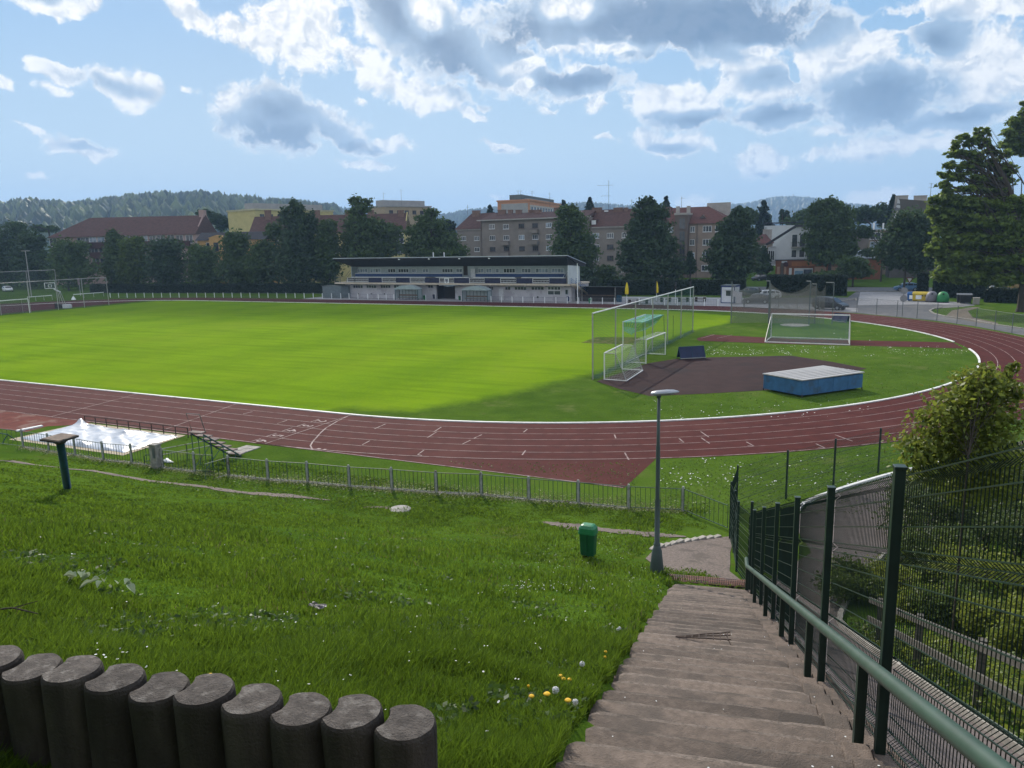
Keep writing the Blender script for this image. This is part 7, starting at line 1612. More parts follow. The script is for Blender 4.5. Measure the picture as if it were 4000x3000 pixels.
K3 = lambda X, Y, rx, ry, *r: (1700+X*.4521, 700+Y*.4521, rx*.4521, ry*.4521, *r)
K4 = lambda X, Y, rx, ry, *r: (2500+X*.36166, 700+Y*.36166, rx*.36166, ry*.36166, *r)
K5 = lambda X, Y, rx, ry, *r: (3100+X*.5725, 350+Y*.5725, rx*.5725, ry*.5725, *r)
LT = [('dense dark tree filling the left edge of the picture', (20, 1128), [K1(60, 560, 150, 190), K1(30, 750, 190, 200), K1(160, 470, 90, 90)], lm_dark),
 ('dark tree with a small pointed top beside the left-edge tree', (110, 1130), [K1(260, 590, 130, 140), K1(300, 760, 170, 180), K1(330, 520, 60, 60)], lm_dark),
 ('broad rounded dark tree in front of the left end of the long pink house', (270, 1135), [K1(600, 660, 160, 130), K1(640, 790, 190, 140), K1(560, 580, 90, 60), K1(680, 590, 80, 60)], lm_mid),
 ('narrow upright tree in front of the middle of the pink house', (440, 1140), [K1(985, 560, 75, 110), K1(990, 740, 95, 180), K1(980, 490, 45, 45)], lm_mid),
 ('chestnut with pale blossom right of the narrow upright tree', (525, 1140), [K1(1160, 610, 110, 100), K1(1150, 760, 130, 160), K1(1180, 540, 60, 45)], lm_light),
 ('dark domed tree before the right part of the pink house', (640, 1140), [K1(1440, 610, 150, 100), K1(1440, 770, 180, 160)], lm_dark),
 ('loose mid-green tree below the ochre house', (790, 1140), [K1(1750, 660, 130, 90), K1(1770, 800, 150, 150), K1(1690, 610, 60, 50)], lm_mid),
 ('upright tree just left of the yellow house corner', (915, 1142), [K1(2030, 600, 110, 140), K1(2040, 790, 150, 160), K1(1990, 510, 50, 60), K1(2090, 530, 60, 60)], lm_mid),
 ('small tree before the first windows of the yellow house', (1000, 1142), [K2(290, 620, 110, 90), K2(250, 780, 150, 130), K2(370, 450, 75, 60)], lm_mid)]
LF = lambda n: .52
for i, (lab, b, bl, mm) in enumerate(LT): tree('broadleaf_tree', lab, gb(*b), bl, mm, 7500, .40, 100+i, group=TG)
tree('tall_dark_tree', 'tallest dark pointed tree in front of the yellow house', gb(1155, 1142), [K2(560, 240, 60, 70), K2(570, 330, 110, 100), K2(590, 450, 150, 130), K2(590, 610, 190, 150), K2(580, 770, 230, 150), K2(470, 330, 50, 60), K2(700, 380, 60, 90)], lm_dark, 14000, .40, 131, .4, TG)
RT_ = [('rounded tree tucked right of the tallest dark tree', (1290, 1140), [K2(840, 410, 80, 70), K2(830, 560, 100, 130), K2(840, 740, 110, 150)], lm_mid, 5000),
 ('tall airy tree with a thin ragged top above the grandstand roof', (1400, 1135), [K2(1080, 180, 50, 40), K2(1190, 190, 50, 30), K2(1120, 250, 90, 60), K2(1090, 370, 110, 90), K2(1110, 500, 160, 110), K2(1240, 420, 110, 90), K2(1370, 460, 110, 80), K2(1330, 580, 150, 100), K2(1050, 620, 110, 100), K2(1150, 660, 220, 100)], lm_mid, 11000),
 ('loose tree left of the grey apartment block', (1690, 1130), [K2(1740, 290, 55, 50), K2(1690, 360, 80, 60), K2(1760, 420, 110, 80), K2(1600, 440, 90, 50), K2(1690, 540, 150, 90), K2(1860, 530, 110, 80), K2(1600, 600, 110, 70), K2(1930, 610, 110, 60), K2(1780, 640, 220, 70)], lm_mid, 9500),
 ('leafy tree hiding the middle of the grey apartment block', (2235, 1120), [K3(1130, 290, 80, 60), K3(1180, 270, 60, 50), K3(1220, 360, 90, 80), K3(1130, 420, 100, 100), K3(1250, 510, 110, 100), K3(1120, 580, 110, 90), K3(1230, 650, 160, 90), K3(1300, 620, 90, 70), K3(1250, 780, 120, 120)], lm_mid, 11000),
 ('wide dark tree covering the joint of grey and red-roofed blocks', (2560, 1125), [K3(1790, 205, 55, 40), K3(1860, 190, 50, 45), K3(1840, 290, 120, 70), K3(1930, 300, 80, 70), K3(1780, 420, 110, 100), K3(1900, 450, 130, 110), K3(1730, 570, 130, 90), K3(1890, 600, 190, 110), K3(1680, 690, 110, 70), K3(1850, 750, 220, 110), K3(2050, 760, 110, 100), K3(2020, 560, 60, 80)], lm_dark, 14000),
 ('dense tree between the red-roofed block and the white house', (2880, 1130), [K4(1045, 370, 60, 60), K4(1080, 450, 130, 90), K4(960, 530, 110, 90), K4(1130, 600, 120, 110), K4(930, 690, 140, 100), K4(1090, 760, 180, 120), K4(860, 830, 150, 90), K4(1030, 920, 200, 110), K4(850, 960, 110, 70), K4(960, 1040, 150, 70)], lm_dark, 13000),
 ('linden with a leaning trunk before the white house', (3238, 1100), [K5(170, 810, 60, 45), K5(240, 800, 80, 60), K5(310, 850, 90, 60), K5(200, 900, 110, 80), K5(330, 950, 90, 70), K5(170, 1010, 90, 70), K5(290, 1040, 120, 80), K5(130, 1090, 60, 40), K5(230, 1130, 120, 60), K5(370, 1090, 60, 50)], lm_mid, 12000)]
for i, (lab, b, bl, mm, n) in enumerate(RT_): tree('broadleaf_tree', lab, gb(*b), bl, mm, int(n*1.45), .38, 150+i, .38, TG, limbn=3)
SG = 'smaller trees and bushes round the street'
for i, (lab, b, bl, mm, n, nm, ct) in enumerate([
 ('round bush at the foot of the grey block beside the kiosk', (2370, 1120), [K3(1480, 800, 80, 60), K3(1470, 880, 100, 70)], lm_mid, 2600, 'bush', 'bush'),
 ('dark bush behind the grandstand end wall', (2300, 1125), [K3(1290, 850, 90, 80), K3(1350, 900, 90, 50)], lm_dark, 2600, 'bush', 'bush'),
 ('small conical tree in front of the beige wall', (2695, 1118), [K4(540, 830, 22, 50), K4(545, 900, 45, 50), K4(545, 970, 55, 50)], lm_dark, 2200, 'small_tree', 'tree'),
 ('slim tree at the left corner of the white house', (2975, 1095), [K4(1320, 800, 45, 60), K4(1330, 880, 70, 70), K4(1330, 960, 80, 60)], lm_dark, 2600, 'small_tree', 'tree'),
 ('dark bush under the wide tree', (2480, 1130), [K3(1700, 880, 110, 50), K3(1850, 890, 130, 50)], lm_dark, 2600, 'bush', 'bush'),
 ('bush below the linden in front of the shop', (3260, 1120), [K5(250, 1265, 110, 25), K5(370, 1250, 90, 35)], lm_mid, 2400, 'bush', 'bush'),
 ('bush in front of the shop wall right of the linden', (3330, 1120), [K5(400, 1190, 80, 50), K5(430, 1240, 90, 40)], lm_mid, 2600, 'bush', 'bush'),
 ('dark rounded tree left of the big chestnut', (3530, 1145), [K5(720, 960, 80, 70), K5(800, 900, 110, 90), K5(760, 1050, 150, 100), K5(840, 1020, 120, 120), K5(700, 1130, 120, 80), K5(820, 1150, 150, 90), K5(660, 1060, 60, 60)], lm_dark, 12000, 'broadleaf_tree', 'tree'),
 ('bushy growth between brown flats and shop', (3440, 1100), [K5(560, 1110, 90, 30), K5(480, 970, 50, 40)], lm_dark, 2200, 'bush', 'bush')]):
    tree(nm, lab, gb(*b), bl, mm, int(n*1.5), .34, 200+i, .18, SG, cat=ct)
# background trees and conifers behind the roofs
BG = 'dark trees rising behind the roofs'
def bgtree(lab, px, depth, bl, mm, n, conif, seed, leaf=.6):
    p = D(px, 900, depth); p.z = 0.; tree('conifer' if conif else 'background_tree', lab, p, bl, mm, n, leaf, seed, .3, BG, conif=conif)
def cone(fn, X, y0, y1, w): return [fn(X, y0+(y1-y0)*t, w*(.12+.88*t), (y1-y0)*.13) for t in (.06, .2, .36, .52, .68, .84, 1.)]
for i, (lab, px, dep, bl, mm, n, cf_) in enumerate([
 ('small spruce behind the first chimney of the grey block', 1915, 240, cone(K3, 473, 232, 330, 34), lm_conif, 1500, True),
 ('thin spruce behind the leafy tree on the grey block', 2200, 240, cone(K3, 1110, 185, 300, 26), lm_conif, 1200, True),
 ('spruce behind the grey roof left of the tallest aerial', 2303, 240, cone(K3, 1335, 165, 310, 48), lm_conif, 2200, True),
 ('spruce peeking over the red-roofed block', 2602, 230, cone(K3, 1995, 158, 300, 44), lm_conif, 2200, True),
 ('broad dark conifer behind the white house', 2985, 260, [K4(1340, 265, 25, 30), K4(1340, 320, 48, 40), K4(1340, 400, 60, 50), K4(1340, 480, 75, 60), K4(1320, 560, 80, 60)], lm_conif, 3000, True),
 ('left slender poplar behind the pale sheds', 3055, 300, [K4(1535, 360, 24, 30), K4(1535, 420, 28, 60)], lm_dark, 900, False),
 ('right slender poplar behind the pale sheds', 3074, 300, [K4(1587, 365, 20, 25), K4(1587, 420, 24, 50)], lm_dark, 900, False),
 ('dark tree right of the poplars', 3170, 280, [K4(1800, 400, 150, 70), K4(1930, 340, 110, 60), K4(2060, 300, 90, 60), K4(1700, 450, 120, 60)], lm_mid, 4500, False),
 ('rounded trees right behind the red-roofed block', 2890, 260, [K4(1060, 330, 50, 40), K4(1150, 370, 90, 60), K4(1010, 400, 80, 60), K4(1230, 420, 60, 60)], lm_mid, 3200, False),
 ('dark pointed spruce by the tall gabled house', 3490, 210, cone(K5, 680, 735, 900, 50), lm_conif, 2800, True),
 ('dark trees left of that gabled house spruce', 3400, 240, [K5(520, 850, 80, 50), K5(600, 830, 60, 45), K5(450, 860, 70, 50), K5(630, 880, 70, 60), K5(350, 830, 60, 40)], lm_dark, 4200, False),
 ('dark tree behind the left gable of the grey block', 1745, 230, [K3(90, 400, 60, 55), K3(130, 470, 60, 90), K3(60, 480, 60, 70)], lm_conif, 2800, False),
 ('trees above the ridge of the pink house at its gable', 810, 300, [K1(1770, 290, 60, 30), K1(1850, 340, 90, 50), K1(1920, 380, 60, 60)], lm_dark, 2800, False),
 ('small trees behind the left end of the pink house', 190, 320, [K1(440, 430, 60, 30), K1(330, 420, 60, 30), K1(130, 400, 90, 30)], lm_mid, 2200, False)]):
    bgtree(lab, px, dep, bl, mm, n, cf_, 260+i)
# big chestnut at the right edge: airy top with branches showing, heavy skirt below
KC = lambda X, Y, rx, ry, *r: (3600+X*.3314, 350+Y*.3314, rx*.3314, ry*.3314, *r)
up_b = [(*q, .55) for q in [KC(660, 460, 40, 25), KC(740, 500, 85, 50), KC(480, 560, 70, 45), KC(420, 640, 90, 55), KC(560, 620, 80, 60), KC(700, 620, 90, 70), KC(370, 740, 80, 50), KC(500, 760, 110, 60), KC(650, 770, 110, 70), KC(330, 880, 90, 45), KC(450, 900, 120, 60), KC(620, 920, 120, 60), KC(280, 1000, 90, 55), KC(420, 1040, 130, 60), KC(820, 720, 90, 60), KC(830, 880, 110, 70), KC(800, 1040, 130, 70), KC(280, 1110, 90, 50), KC(950, 760, 90, 60), KC(980, 950, 120, 80), KC(980, 1090, 130, 70), KC(480, 1170, 140, 50), KC(290, 1200, 100, 45), KC(700, 1160, 150, 60), KC(900, 1190, 150, 60), KC(620, 1060, 130, 60)]]
lo_b = [KC(250, 1290, 140, 60, 1.3), KC(150, 1420, 90, 60, 1.3), KC(420, 1330, 170, 80, 1.3), KC(330, 1480, 170, 90, 1.3), KC(620, 1350, 190, 90, 1.3), KC(560, 1560, 230, 110, 1.3), KC(900, 1350, 220, 110, 1.3), KC(850, 1580, 240, 130, 1.3), KC(1120, 1400, 180, 150, 1.3), KC(260, 1640, 130, 70, 1.3), KC(500, 1780, 250, 110, 1.3), KC(850, 1800, 250, 130, 1.3), KC(1130, 1700, 190, 160, 1.3), KC(170, 1880, 110, 90, 1.3), KC(400, 1990, 200, 110, 1.3), KC(720, 2040, 230, 100, 1.3), KC(1050, 2000, 210, 120, 1.3), KC(260, 2180, 130, 70, 1.2), KC(520, 2200, 200, 80, 1.2), KC(850, 2230, 220, 80, 1.2), KC(1150, 2200, 150, 90, 1.2)]
tree('big_chestnut', 'huge spreading chestnut with an airy top at the right edge', gb(3992, 1218), up_b+lo_b, lm_chest, 52000, .32, 301, .62, None, flat=.5, limbn=3, limbk=.16, clump=17, tight=.15)
tree('tall_tree', 'tree with a taller crown cut by the right picture edge behind the chestnut', D(4060, 1200, 125)*1. if False else V((*D(4080, 1205, 124)[:2], 0)), [KC(1180, 300, 60, 40), KC(1100, 380, 90, 60), KC(1180, 450, 110, 70), KC(1020, 500, 80, 50), KC(1120, 570, 120, 70), KC(1040, 640, 110, 60), KC(1180, 700, 120, 80), KC(1200, 160, 40, 40), KC(1280, 350, 120, 150), KC(1330, 600, 150, 200)], lm_chest, 12000, .32, 302, .42, None, flat=.5, limbn=3, limbk=.18, clump=17, tight=.15)
# hedges
def hedge(lab, p, q, w, h, n, seed):
    p, q = V(p), V(q); t = thing('clipped_hedge', p, lab, 'hedge', 'dark clipped hedges'); rng = np.random.default_rng(seed); L = (q-p).length; u = (q-p).normalized(); nn = V((-u.y, u.x, 0))
    b = MB(); b.prism([p+nn*.12, q+nn*.12, q+nn*(w-.12), p+nn*(w-.12)], (0, 0, h-.12)); b.build("core", mat('hedge_core', (.008, .013, .006), .95, .3, 2.), t)
    s = rng.uniform(0, L, n); fc = rng.uniform(0, 1, n); k = np.where(fc < .62, rng.normal(0, .06, n), np.where(fc < .95, rng.uniform(0, w, n), w)); z = np.where((fc >= .62) & (fc < .95), h+rng.normal(0, .07, n), rng.uniform(0, h, n))+p.z
    P = np.array(p)+s[:, None]*np.array(u)+k[:, None]*np.array(nn); P[:, 2] = z+.06*np.sin(s*1.3); v, f_ = cards(P, .20, rng); o = rawmesh('leaves', v-np.array(p), f_, lm_hedge); o.parent = t
hedge('long dark clipped hedge behind the beer tables', (-18, 62.5, 0), (6.4, 66, 0), 1.6, 2.6, 14000, 31)
hedge('dark clipped hedge behind the throwing cage, right of the gap', (9.8, 66.5, 0), (22.6, 66.8, 0), 2.2, 3.3, 11000, 32)
hp = [G(3560, 1160), G(3600, 1170)]
hedge('small bushy hedge block beside the yield sign', (33.0, 68.5, 0), (34.6, 68.5, 0), 1.4, 3.4, 2600, 33)
hedge('sprawling hedge between the bottle banks and the red car', (35.2, 66.5, 0), (42.0, 63.5, 0), 2.5, 3.6, 7000, 34)
hedge('low ragged hedge right of the planter under the chestnut', (41.5, 57, 0), (47.5, 55.5, 0), 2.0, 1.9, 5000, 35)
hedge('low hedge line along the street behind the nets', (-70, 63, 0), (-22, 66, 0), 1.8, 2.4, 12000, 36)
hedge('tall dark hedge added unseen behind the viewpoint to block sky light', (4, -81.5, 8.7), (52, -80, 8.7), 1.5, 8.5, 6000, 38)  # added out of view, only to darken faces turned towards the camera
hedge('long low hedge beyond the left bend', (-150, 52, 0), (-72, 60, 0), 2.0, 2.0, 14000, 37)
# ---- shrubs on the bank behind the green fence
def shrub(name, lab, a, c, r, h, m, n, leaf, seed, group='shrubs behind the green fence', lift=0., cat='shrub'):
    rng = np.random.default_rng(seed); x, y = xy(a, c); z = terr(x, y); t = thing(name, (x, y, z), lab, cat, group); P = []
    for _ in range(5): P.append(blobpts((x+rng.normal()*r*.45, y+rng.normal()*r*.45, z+lift+h*rng.uniform(.35, .72)), (r*.62, r*.62, h*.34), n//5, rng, 12, .2))
    P = np.concatenate(P); v, f_ = cards(P, leaf, rng, .2, .55); v[:, 2] = np.maximum(v[:, 2], z+.02); o = rawmesh('foliage', v-np.array((x, y, z)), f_, m); o.parent = t
    b = MB()
    for _ in range(9): e = V((x+rng.normal()*r*.5, y+rng.normal()*r*.5, z+lift+h*rng.uniform(.5, .9))); b.tube([(x+rng.normal()*.06, y+rng.normal()*.06, z-.05), V((x, y, z)).lerp(e, .5)+V((0, 0, .1)), e], [.022, .016, .006], 5, caps=False)
    b.build('stems', m_bark, t, fix=False)
SH = [((3335, 2345), .8, 1.0, 'low green shrub at the far end of the ramp railing', lm_light), ((3455, 2330), .9, 1.1, 'yellowish shrub just right of the far end of the ramp railing', lm_yel), ((3590, 2400), .8, .95, 'low yellow-flecked shrub leaning on the ramp railing', lm_yel), ((3740, 2440), .8, 1.0, 'green shrub touching the middle of the ramp railing', lm_light), ((3890, 2520), .75, 1.0, 'yellow shrub touching the near part of the ramp railing', lm_yel), ((4010, 2580), .75, 1.1, 'yellow-leaved shrub at the picture edge by the ramp railing', lm_yel),
 ((3540, 2230), 1.0, 1.5, 'dark shrub behind the nearest fence post', lm_shrub), ((3670, 2260), 1.0, 1.6, 'mixed green shrub in the second row of the bank', lm_light), ((3810, 2310), 1.0, 1.6, 'dense dark shrub in the second row of the bank', lm_shrub), ((3960, 2370), 1.0, 1.7, 'yellow-green shrub in the second row at the picture edge', lm_yel),
 ((3560, 2105), 1.2, 1.8, 'dark shrub beside the bend of the lower path', lm_shrub), ((3700, 2120), 1.2, 2.0, 'tall dark shrub below the young light-leaved tree', lm_shrub), ((3850, 2150), 1.2, 2.1, 'tall dark shrub right of the young tree stem', lm_shrub), ((4010, 2200), 1.2, 2.2, 'tall dark shrub at the right picture edge', lm_shrub),
 ((3650, 2010), 1.3, 1.9, 'green shrub at the back of the bank near the path', lm_light), ((3800, 2010), 1.4, 2.1, 'dark shrub at the back of the bank', lm_shrub), ((3970, 2030), 1.5, 2.3, 'dark shrub high at the back right of the bank', lm_shrub), ((3900, 1930), 1.6, 2.4, 'distant dark shrub over the lower path', lm_shrub), ((4080, 1950), 1.7, 2.6, 'shrub cut by the picture edge above the mesh fence', lm_light)]
for i, (q_, r_, h_, lab, mm) in enumerate(SH):
    g_ = GT(*q_); shrub('bank_shrub', lab, *ac(g_.x, g_.y), r_, h_, mm, 5200, .05, 400+i)
yt = V((*D(3790, 1700, 12.5)[:2], 0)); yt.z = terr(yt.x, yt.y)
tree('young_tree', 'young light-leaved tree reaching over the green fence', yt, [(3850, 1500, 120, 70), (3770, 1560, 130, 70), (3700, 1640, 130, 70), (3620, 1740, 110, 60), (3860, 1640, 140, 80), (3760, 1760, 150, 80), (3880, 1780, 140, 90), (3855, 1445, 30, 35), (3950, 1450, 25, 45), (3940, 1540, 60, 60), (3650, 1830, 120, 60), (3820, 1900, 160, 70)], lm_yel, 11000, .05, 303, .02, None, flat=.2, limbn=3, clump=9, tight=.2)
def groundcover():
    rng = np.random.default_rng(55); n = 15000; a, c = rng.uniform(1.5, 17.5, n), 3.35+6.5*rng.uniform(0, 1, n)**1.2; P = np.array([(*xy(i, j), 0) for i, j in zip(a, c)]); P[:, 2] = [terr(x, y)+.28*rng.uniform()**1.5*(1+mnoise.noise(V((x, y, 0)))) for x, y, _ in P]
    v, f_ = cards(P, .05, rng, .3, .55); tag(rawmesh('ground_cover', v, f_, lm_shrub), 'low leafy ground cover on the bank behind the ramp railing', 'ground cover', kind='stuff')
    n = 9000; a, c = rng.uniform(1.5, 16., n), 3.35+1.6*rng.uniform(0, 1, n); P = np.array([(*xy(i, j), 0) for i, j in zip(a, c)]); P[:, 2] = [terr(x, y)+.55*rng.uniform()*(.55+mnoise.noise(V((x*1.3, y*1.3, 4)))) for x, y, _ in P]
    v, f_ = cards(P, .045, rng, .3, .55); tag(rawmesh('ground_cover', v, f_, lm_yel), 'yellowish low growth along the ramp railing', 'ground cover', kind='stuff')
groundcover()
# ================================================================ HILLS
m_hill = grassmat('hill_floor', (.030, .048, .020), (.055, .075, .03), fine=.02)
m_hfield = grassmat('hill_field', (.16, .17, .045), (.20, .19, .06), fine=.02)
lm_wood = leafmat('far_wood', (.040, .062, .022), (.125, .145, .042), .2, .6, .012)
lm_wood2 = leafmat('far_wood_dark', (.022, .038, .020), (.042, .062, .026), .1, .4, .006)
def hill(name, prof, R, back, front, woodm, ntree, th, seed, wlab, openk=0.):
    """ridge line given by sight lines, standing at distance R"""
    rng = np.random.default_rng(seed); pts = []
    for px, py in prof:
        a, e = azel(px, py); pts.append((R_(a), math.tan(R_(e))*R+CH))
    az_ = np.array([p[0] for p in pts]); zz = np.array([p[1] for p in pts]); A = np.linspace(az_[0], az_[-1], 160); Z = np.interp(A, az_, zz)-th*1.15
    Z = np.array([max(0, z+6*mnoise.noise(V((i*.09, seed, 0)))) for i, z in enumerate(Z)]); e_ = np.minimum(1, np.minimum(np.arange(160), 159-np.arange(160))/10.); Z *= e_**.7
    ts = np.linspace(-1, 1, 25); rows = []
    for t in ts:
        s = math.cos(t*math.pi/2)**1.1; r = R+(t*front if t < 0 else t*back)
        rows.append([(CX+math.sin(a)*r, CY+math.cos(a)*r, -1+(z+1)*s*(1+.10*math.sin(a*60+t*7)*(abs(t) > .05)*(1-s))) for a, z in zip(A, Z)])
    b = MB(); b.grid(rows); o = struct(b.build(name, m_hill, fix=False, smooth=True))
    n = ntree; tt = np.where(rng.uniform(0, 1, n) < .3, rng.normal(0, .03, n), -rng.uniform(0, .85, n)**1.3); ia = rng.uniform(0, 158.9, n)
    P = []; rws = np.array(rows)
    for t, i in zip(tt, ia):
        if openk and mnoise.noise(V((i*.13, t*3, seed))) > openk: continue
        j = (t+1)/2*24; j0 = min(23, int(j)); i0 = int(i); fj, fi_ = j-j0, i-i0
        p = (rws[j0, i0]*(1-fj)+rws[j0+1, i0]*fj)*(1-fi_)+(rws[j0, i0+1]*(1-fj)+rws[j0+1, i0+1]*fj)*fi_
        if p[2] > 2: P.append(p)
    P = np.array(P); m_ = len(P); hh = th*rng.uniform(.6, 1.25, m_); con = rng.uniform(0, 1, m_) < .5
    # each tree a ragged stack of crown facets
    lay = [(0., .30), (.25, .42), (.55, .36), (.8, .20), (1., .02)]; k = 6; vs_, fs_ = [], []
    ang = np.arange(k)*2*math.pi/k
    for li, (lz, lr) in enumerate(lay):
        rr = np.where(con[:, None], (.26*(1-lz)+.02), lr)*hh[:, None]*rng.uniform(.7, 1.3, (m_, k)); z = P[:, 2][:, None]+hh[:, None]*(lz+rng.uniform(-.05, .05, (m_, k)))
        vs_.append(np.stack([P[:, 0][:, None]+rr*np.cos(ang), P[:, 1][:, None]+rr*np.sin(ang), z], 2))
    vv = np.stack(vs_, 1).reshape(-1, 3); base = (np.arange(m_)*len(lay)*k)[:, None]
    pat = np.array([[l*k+i, l*k+(i+1) % k, (l+1)*k+(i+1) % k, (l+1)*k+i] for l in range(len(lay)-1) for i in range(k)])
    ff = (base[:, :, None]+pat[None]).reshape(-1, 4); w = rawmesh(wlab[0], vv, ff, woodm); tag(w, wlab[1], 'woodland', kind='stuff'); return o
hill('hills', [(-700, 800), (-300, 792), (0, 792), (140, 786), (300, 786), (460, 770), (560, 756), (690, 752), (850, 758), (980, 772), (1100, 778), (1200, 786), (1330, 806), (1420, 850)], 1500, 500, 650, lm_wood, 5200, 17, 5, ('hillside_woods', 'mixed bright and dark woods on the hill at left'), .30)
hill('hills', [(500, 900), (800, 812), (1080, 776), (1200, 782), (1320, 808), (1420, 822), (1520, 830), (1640, 850), (1720, 838), (1850, 814), (1960, 806), (2080, 802), (2200, 794), (2300, 792), (2420, 800), (2520, 806), (2640, 830), (2760, 880)], 2500, 700, 800, lm_wood2, 5200, 20, 6, ('hillside_woods', 'dark blue woods on the ridge behind the grey block'))
hill('hills', [(2500, 900), (2660, 830), (2780, 806), (2900, 792), (3000, 776), (3080, 768), (3160, 768), (3220, 776), (3300, 792), (3400, 800), (3520, 812), (3700, 806), (3900, 800), (4200, 810), (4500, 850)], 3200, 800, 900, lm_wood2, 5200, 22, 8, ('hillside_woods', 'blue wooded hill at right behind the white house'))
p = D(3098, 780, 3200); b = MB(); b.tube([p-V((0, 0, 30)), p+V((0, 0, 22))], [3, 2.4], 8); b.tube([p+RU*14-V((0, 0, 30)), p+RU*14+V((0, 0, 12))], 2.2, 8); tag(b.build('hilltop_tower', m_corn, None, p-V((0, 0, 30))), 'tiny pale lookout tower on top of the right-hand hill', 'tower')
# ================================================================ GRASS AND FLOWERS ON THE BANK
GX0, GX1, GY0, GY1, GS = -34., 37., -76., -43., .15
gx = np.arange(GX0, GX1, GS); gy = np.arange(GY0, GY1, GS); TZ = np.array([[terr(x, y) for x in gx] for y in gy])
def terrv(x, y):
    i = np.clip((x-GX0)/GS, 0, len(gx)-1.01); j = np.clip((y-GY0)/GS, 0, len(gy)-1.01); i0, j0 = i.astype(int), j.astype(int); fi_, fj = i-i0, j-j0
    return (TZ[j0, i0]*(1-fi_)+TZ[j0, i0+1]*fi_)*(1-fj)+(TZ[j0+1, i0]*(1-fi_)+TZ[j0+1, i0+1]*fi_)*fj
def sightv(px, py):
    d = FW+RT*((px-2000)/CF)[:, None]-UP*((py-1500)/CF)[:, None]; z = np.zeros(len(px))
    for _ in range(70):
        t = (z-CO[2])/d[:, 2]; x, y = CO[0]+d[:, 0]*t, CO[1]+d[:, 1]*t; z = z+.5*(terrv(x, y)-z)
    return x, y, terrv(x, y)
def on_grass(x, y, pad=0.):
    dx, dy = x-CX, y-CY; a = dx*DV.x+dy*DV.y; c = dx*NV.x+dy*NV.y
    st = (c > -.80-pad+.012*np.clip(a-3, 0, 20)) & (a < 19.2); path = (x > 24.0) & (y > -53.8) & (x < 26.6) & (y < -47.5)
    return ~st & ~path & (c < 1.2)
lm_grass = leafmat('grass_blade', (.034, .070, .006), (.135, .205, .020), .45, .42, .38, (.16, .26, .02), .55, .12)
lm_grass2 = leafmat('grass_blade_dry', (.09, .10, .03), (.16, .15, .06), .35, .3, .6)
def blades(name, n, m, ypx, hrange, wk, seed, lab, keep=None, lean=.35, xpx=(-60, 2760), pw=1., clumpy=True):
    rng = np.random.default_rng(seed); px = rng.uniform(*xpx, n); py = ypx[0]+(ypx[1]-ypx[0])*rng.uniform(0, 1, n)**pw
    x, y, z = sightv(px, py); ok = on_grass(x, y)
    if keep is not None: ok &= keep(x, y, rng)
    x, y, z = x[ok], y[ok], z[ok]; n = len(x); dist = np.sqrt((x-CO[0])**2+(y-CO[1])**2+(z-CO[2])**2)
    tall = np.array([mnoise.noise(V((a*.55, b*.55, 1.)))+.6*mnoise.noise(V((a*1.9, b*1.9, 4.))) for a, b in zip(x, y)])
    h = rng.uniform(*hrange, n)*(1+1.15*np.clip(tall, -.6, 1.)) if clumpy else rng.uniform(*hrange, n)
    w = np.maximum(.0035, dist*wk)*rng.uniform(.7, 1.4, n); th = rng.uniform(0, 2*np.pi, n); la = rng.normal(0, lean, n)*h; lb = rng.normal(.12, lean, n)*h
    b0 = np.stack([x, y, z-.01], 1); sx = np.stack([np.cos(th), np.sin(th), 0*th], 1)*w[:, None]; mid = b0+np.stack([la*.3, lb*.3, h*.58], 1); tip = b0+np.stack([la, lb, h*.95], 1)
    v = np.stack([b0-sx, b0+sx, mid+sx*.75, mid-sx*.75, tip], 1).reshape(-1, 3); k = (np.arange(n)*5)[:, None]; f_ = np.concatenate([k+np.array([[0, 1, 2]]), k+np.array([[0, 2, 3]]), k+np.array([[3, 2, 4]])], 0)
    o = rawmesh(name, v, f_, m); return tag(o, lab, 'grass', kind='stuff')
def off_paths(x, y):
    ok = np.ones(len(x), bool)
    for P_, w_ in PATHS:
        for i in range(len(P_)-1):
            ax, ay, bx, by = *P_[i], *P_[i+1]; L2 = (bx-ax)**2+(by-ay)**2; t_ = np.clip(((x-ax)*(bx-ax)+(y-ay)*(by-ay))/L2, 0, 1); ok &= np.hypot(x-ax-t_*(bx-ax), y-ay-t_*(by-ay)) > w_*r_edge(x, y)
    return ok
def r_edge(x, y): return .62+.3*np.sin(x*5.1)*np.sin(y*4.3+x*1.7)
PATHS = [([(q_.x, q_.y) for q_ in map(lambda a: GT(*a), [(-300, 1770), TT(100, 880), TT(800, 985), TT(1500, 1060), F_(300, 1030), F_(900, 1090), F_(1500, 1180), F_(2200, 1235), (1200, 1945)])], .5), ([(q_.x, q_.y) for q_ in map(lambda a: GT(*a), [(2120, 2040), (2250, 2058), (2400, 2075), (2560, 2090), (2680, 2098)])], .6)]
blades('grass', 90000, lm_grass, (1985, 2700), (.05, .13), .00085, 71, 'lush green grass on the bank', keep=lambda x, y, r: off_paths(x, y))
blades('grass', 110000, lm_grass, (2500, 3090), (.06, .16), .0008, 72, 'longer grass blades at the front of the bank', pw=.9)
blades('grass', 70000, lm_grass, (1795, 2060), (.025, .07), .0011, 70, 'short grass on the lower bank and by the railing', lean=.5, keep=lambda x, y, r: (((y < -46.4) & ~((x < -4.4) & (y > -48.75)) & ~((x < -12) & (y > -47.4)) & ~((x > -.4) & (x < 1.3) & (y > -46.2))) ) & off_paths(x, y))
blades('dry_grass', 9000, lm_grass2, (2030, 3050), (.04, .11), .0007, 73, 'scattered dry grass blades', keep=lambda x, y, r: np.array([mnoise.noise(V((a*.8, b*.8, 7.))) > .1 for a, b in zip(x, y)]))
lm_weed = leafmat('pale_weed', (.09, .12, .03), (.26, .27, .12), .3, .4, 1.)
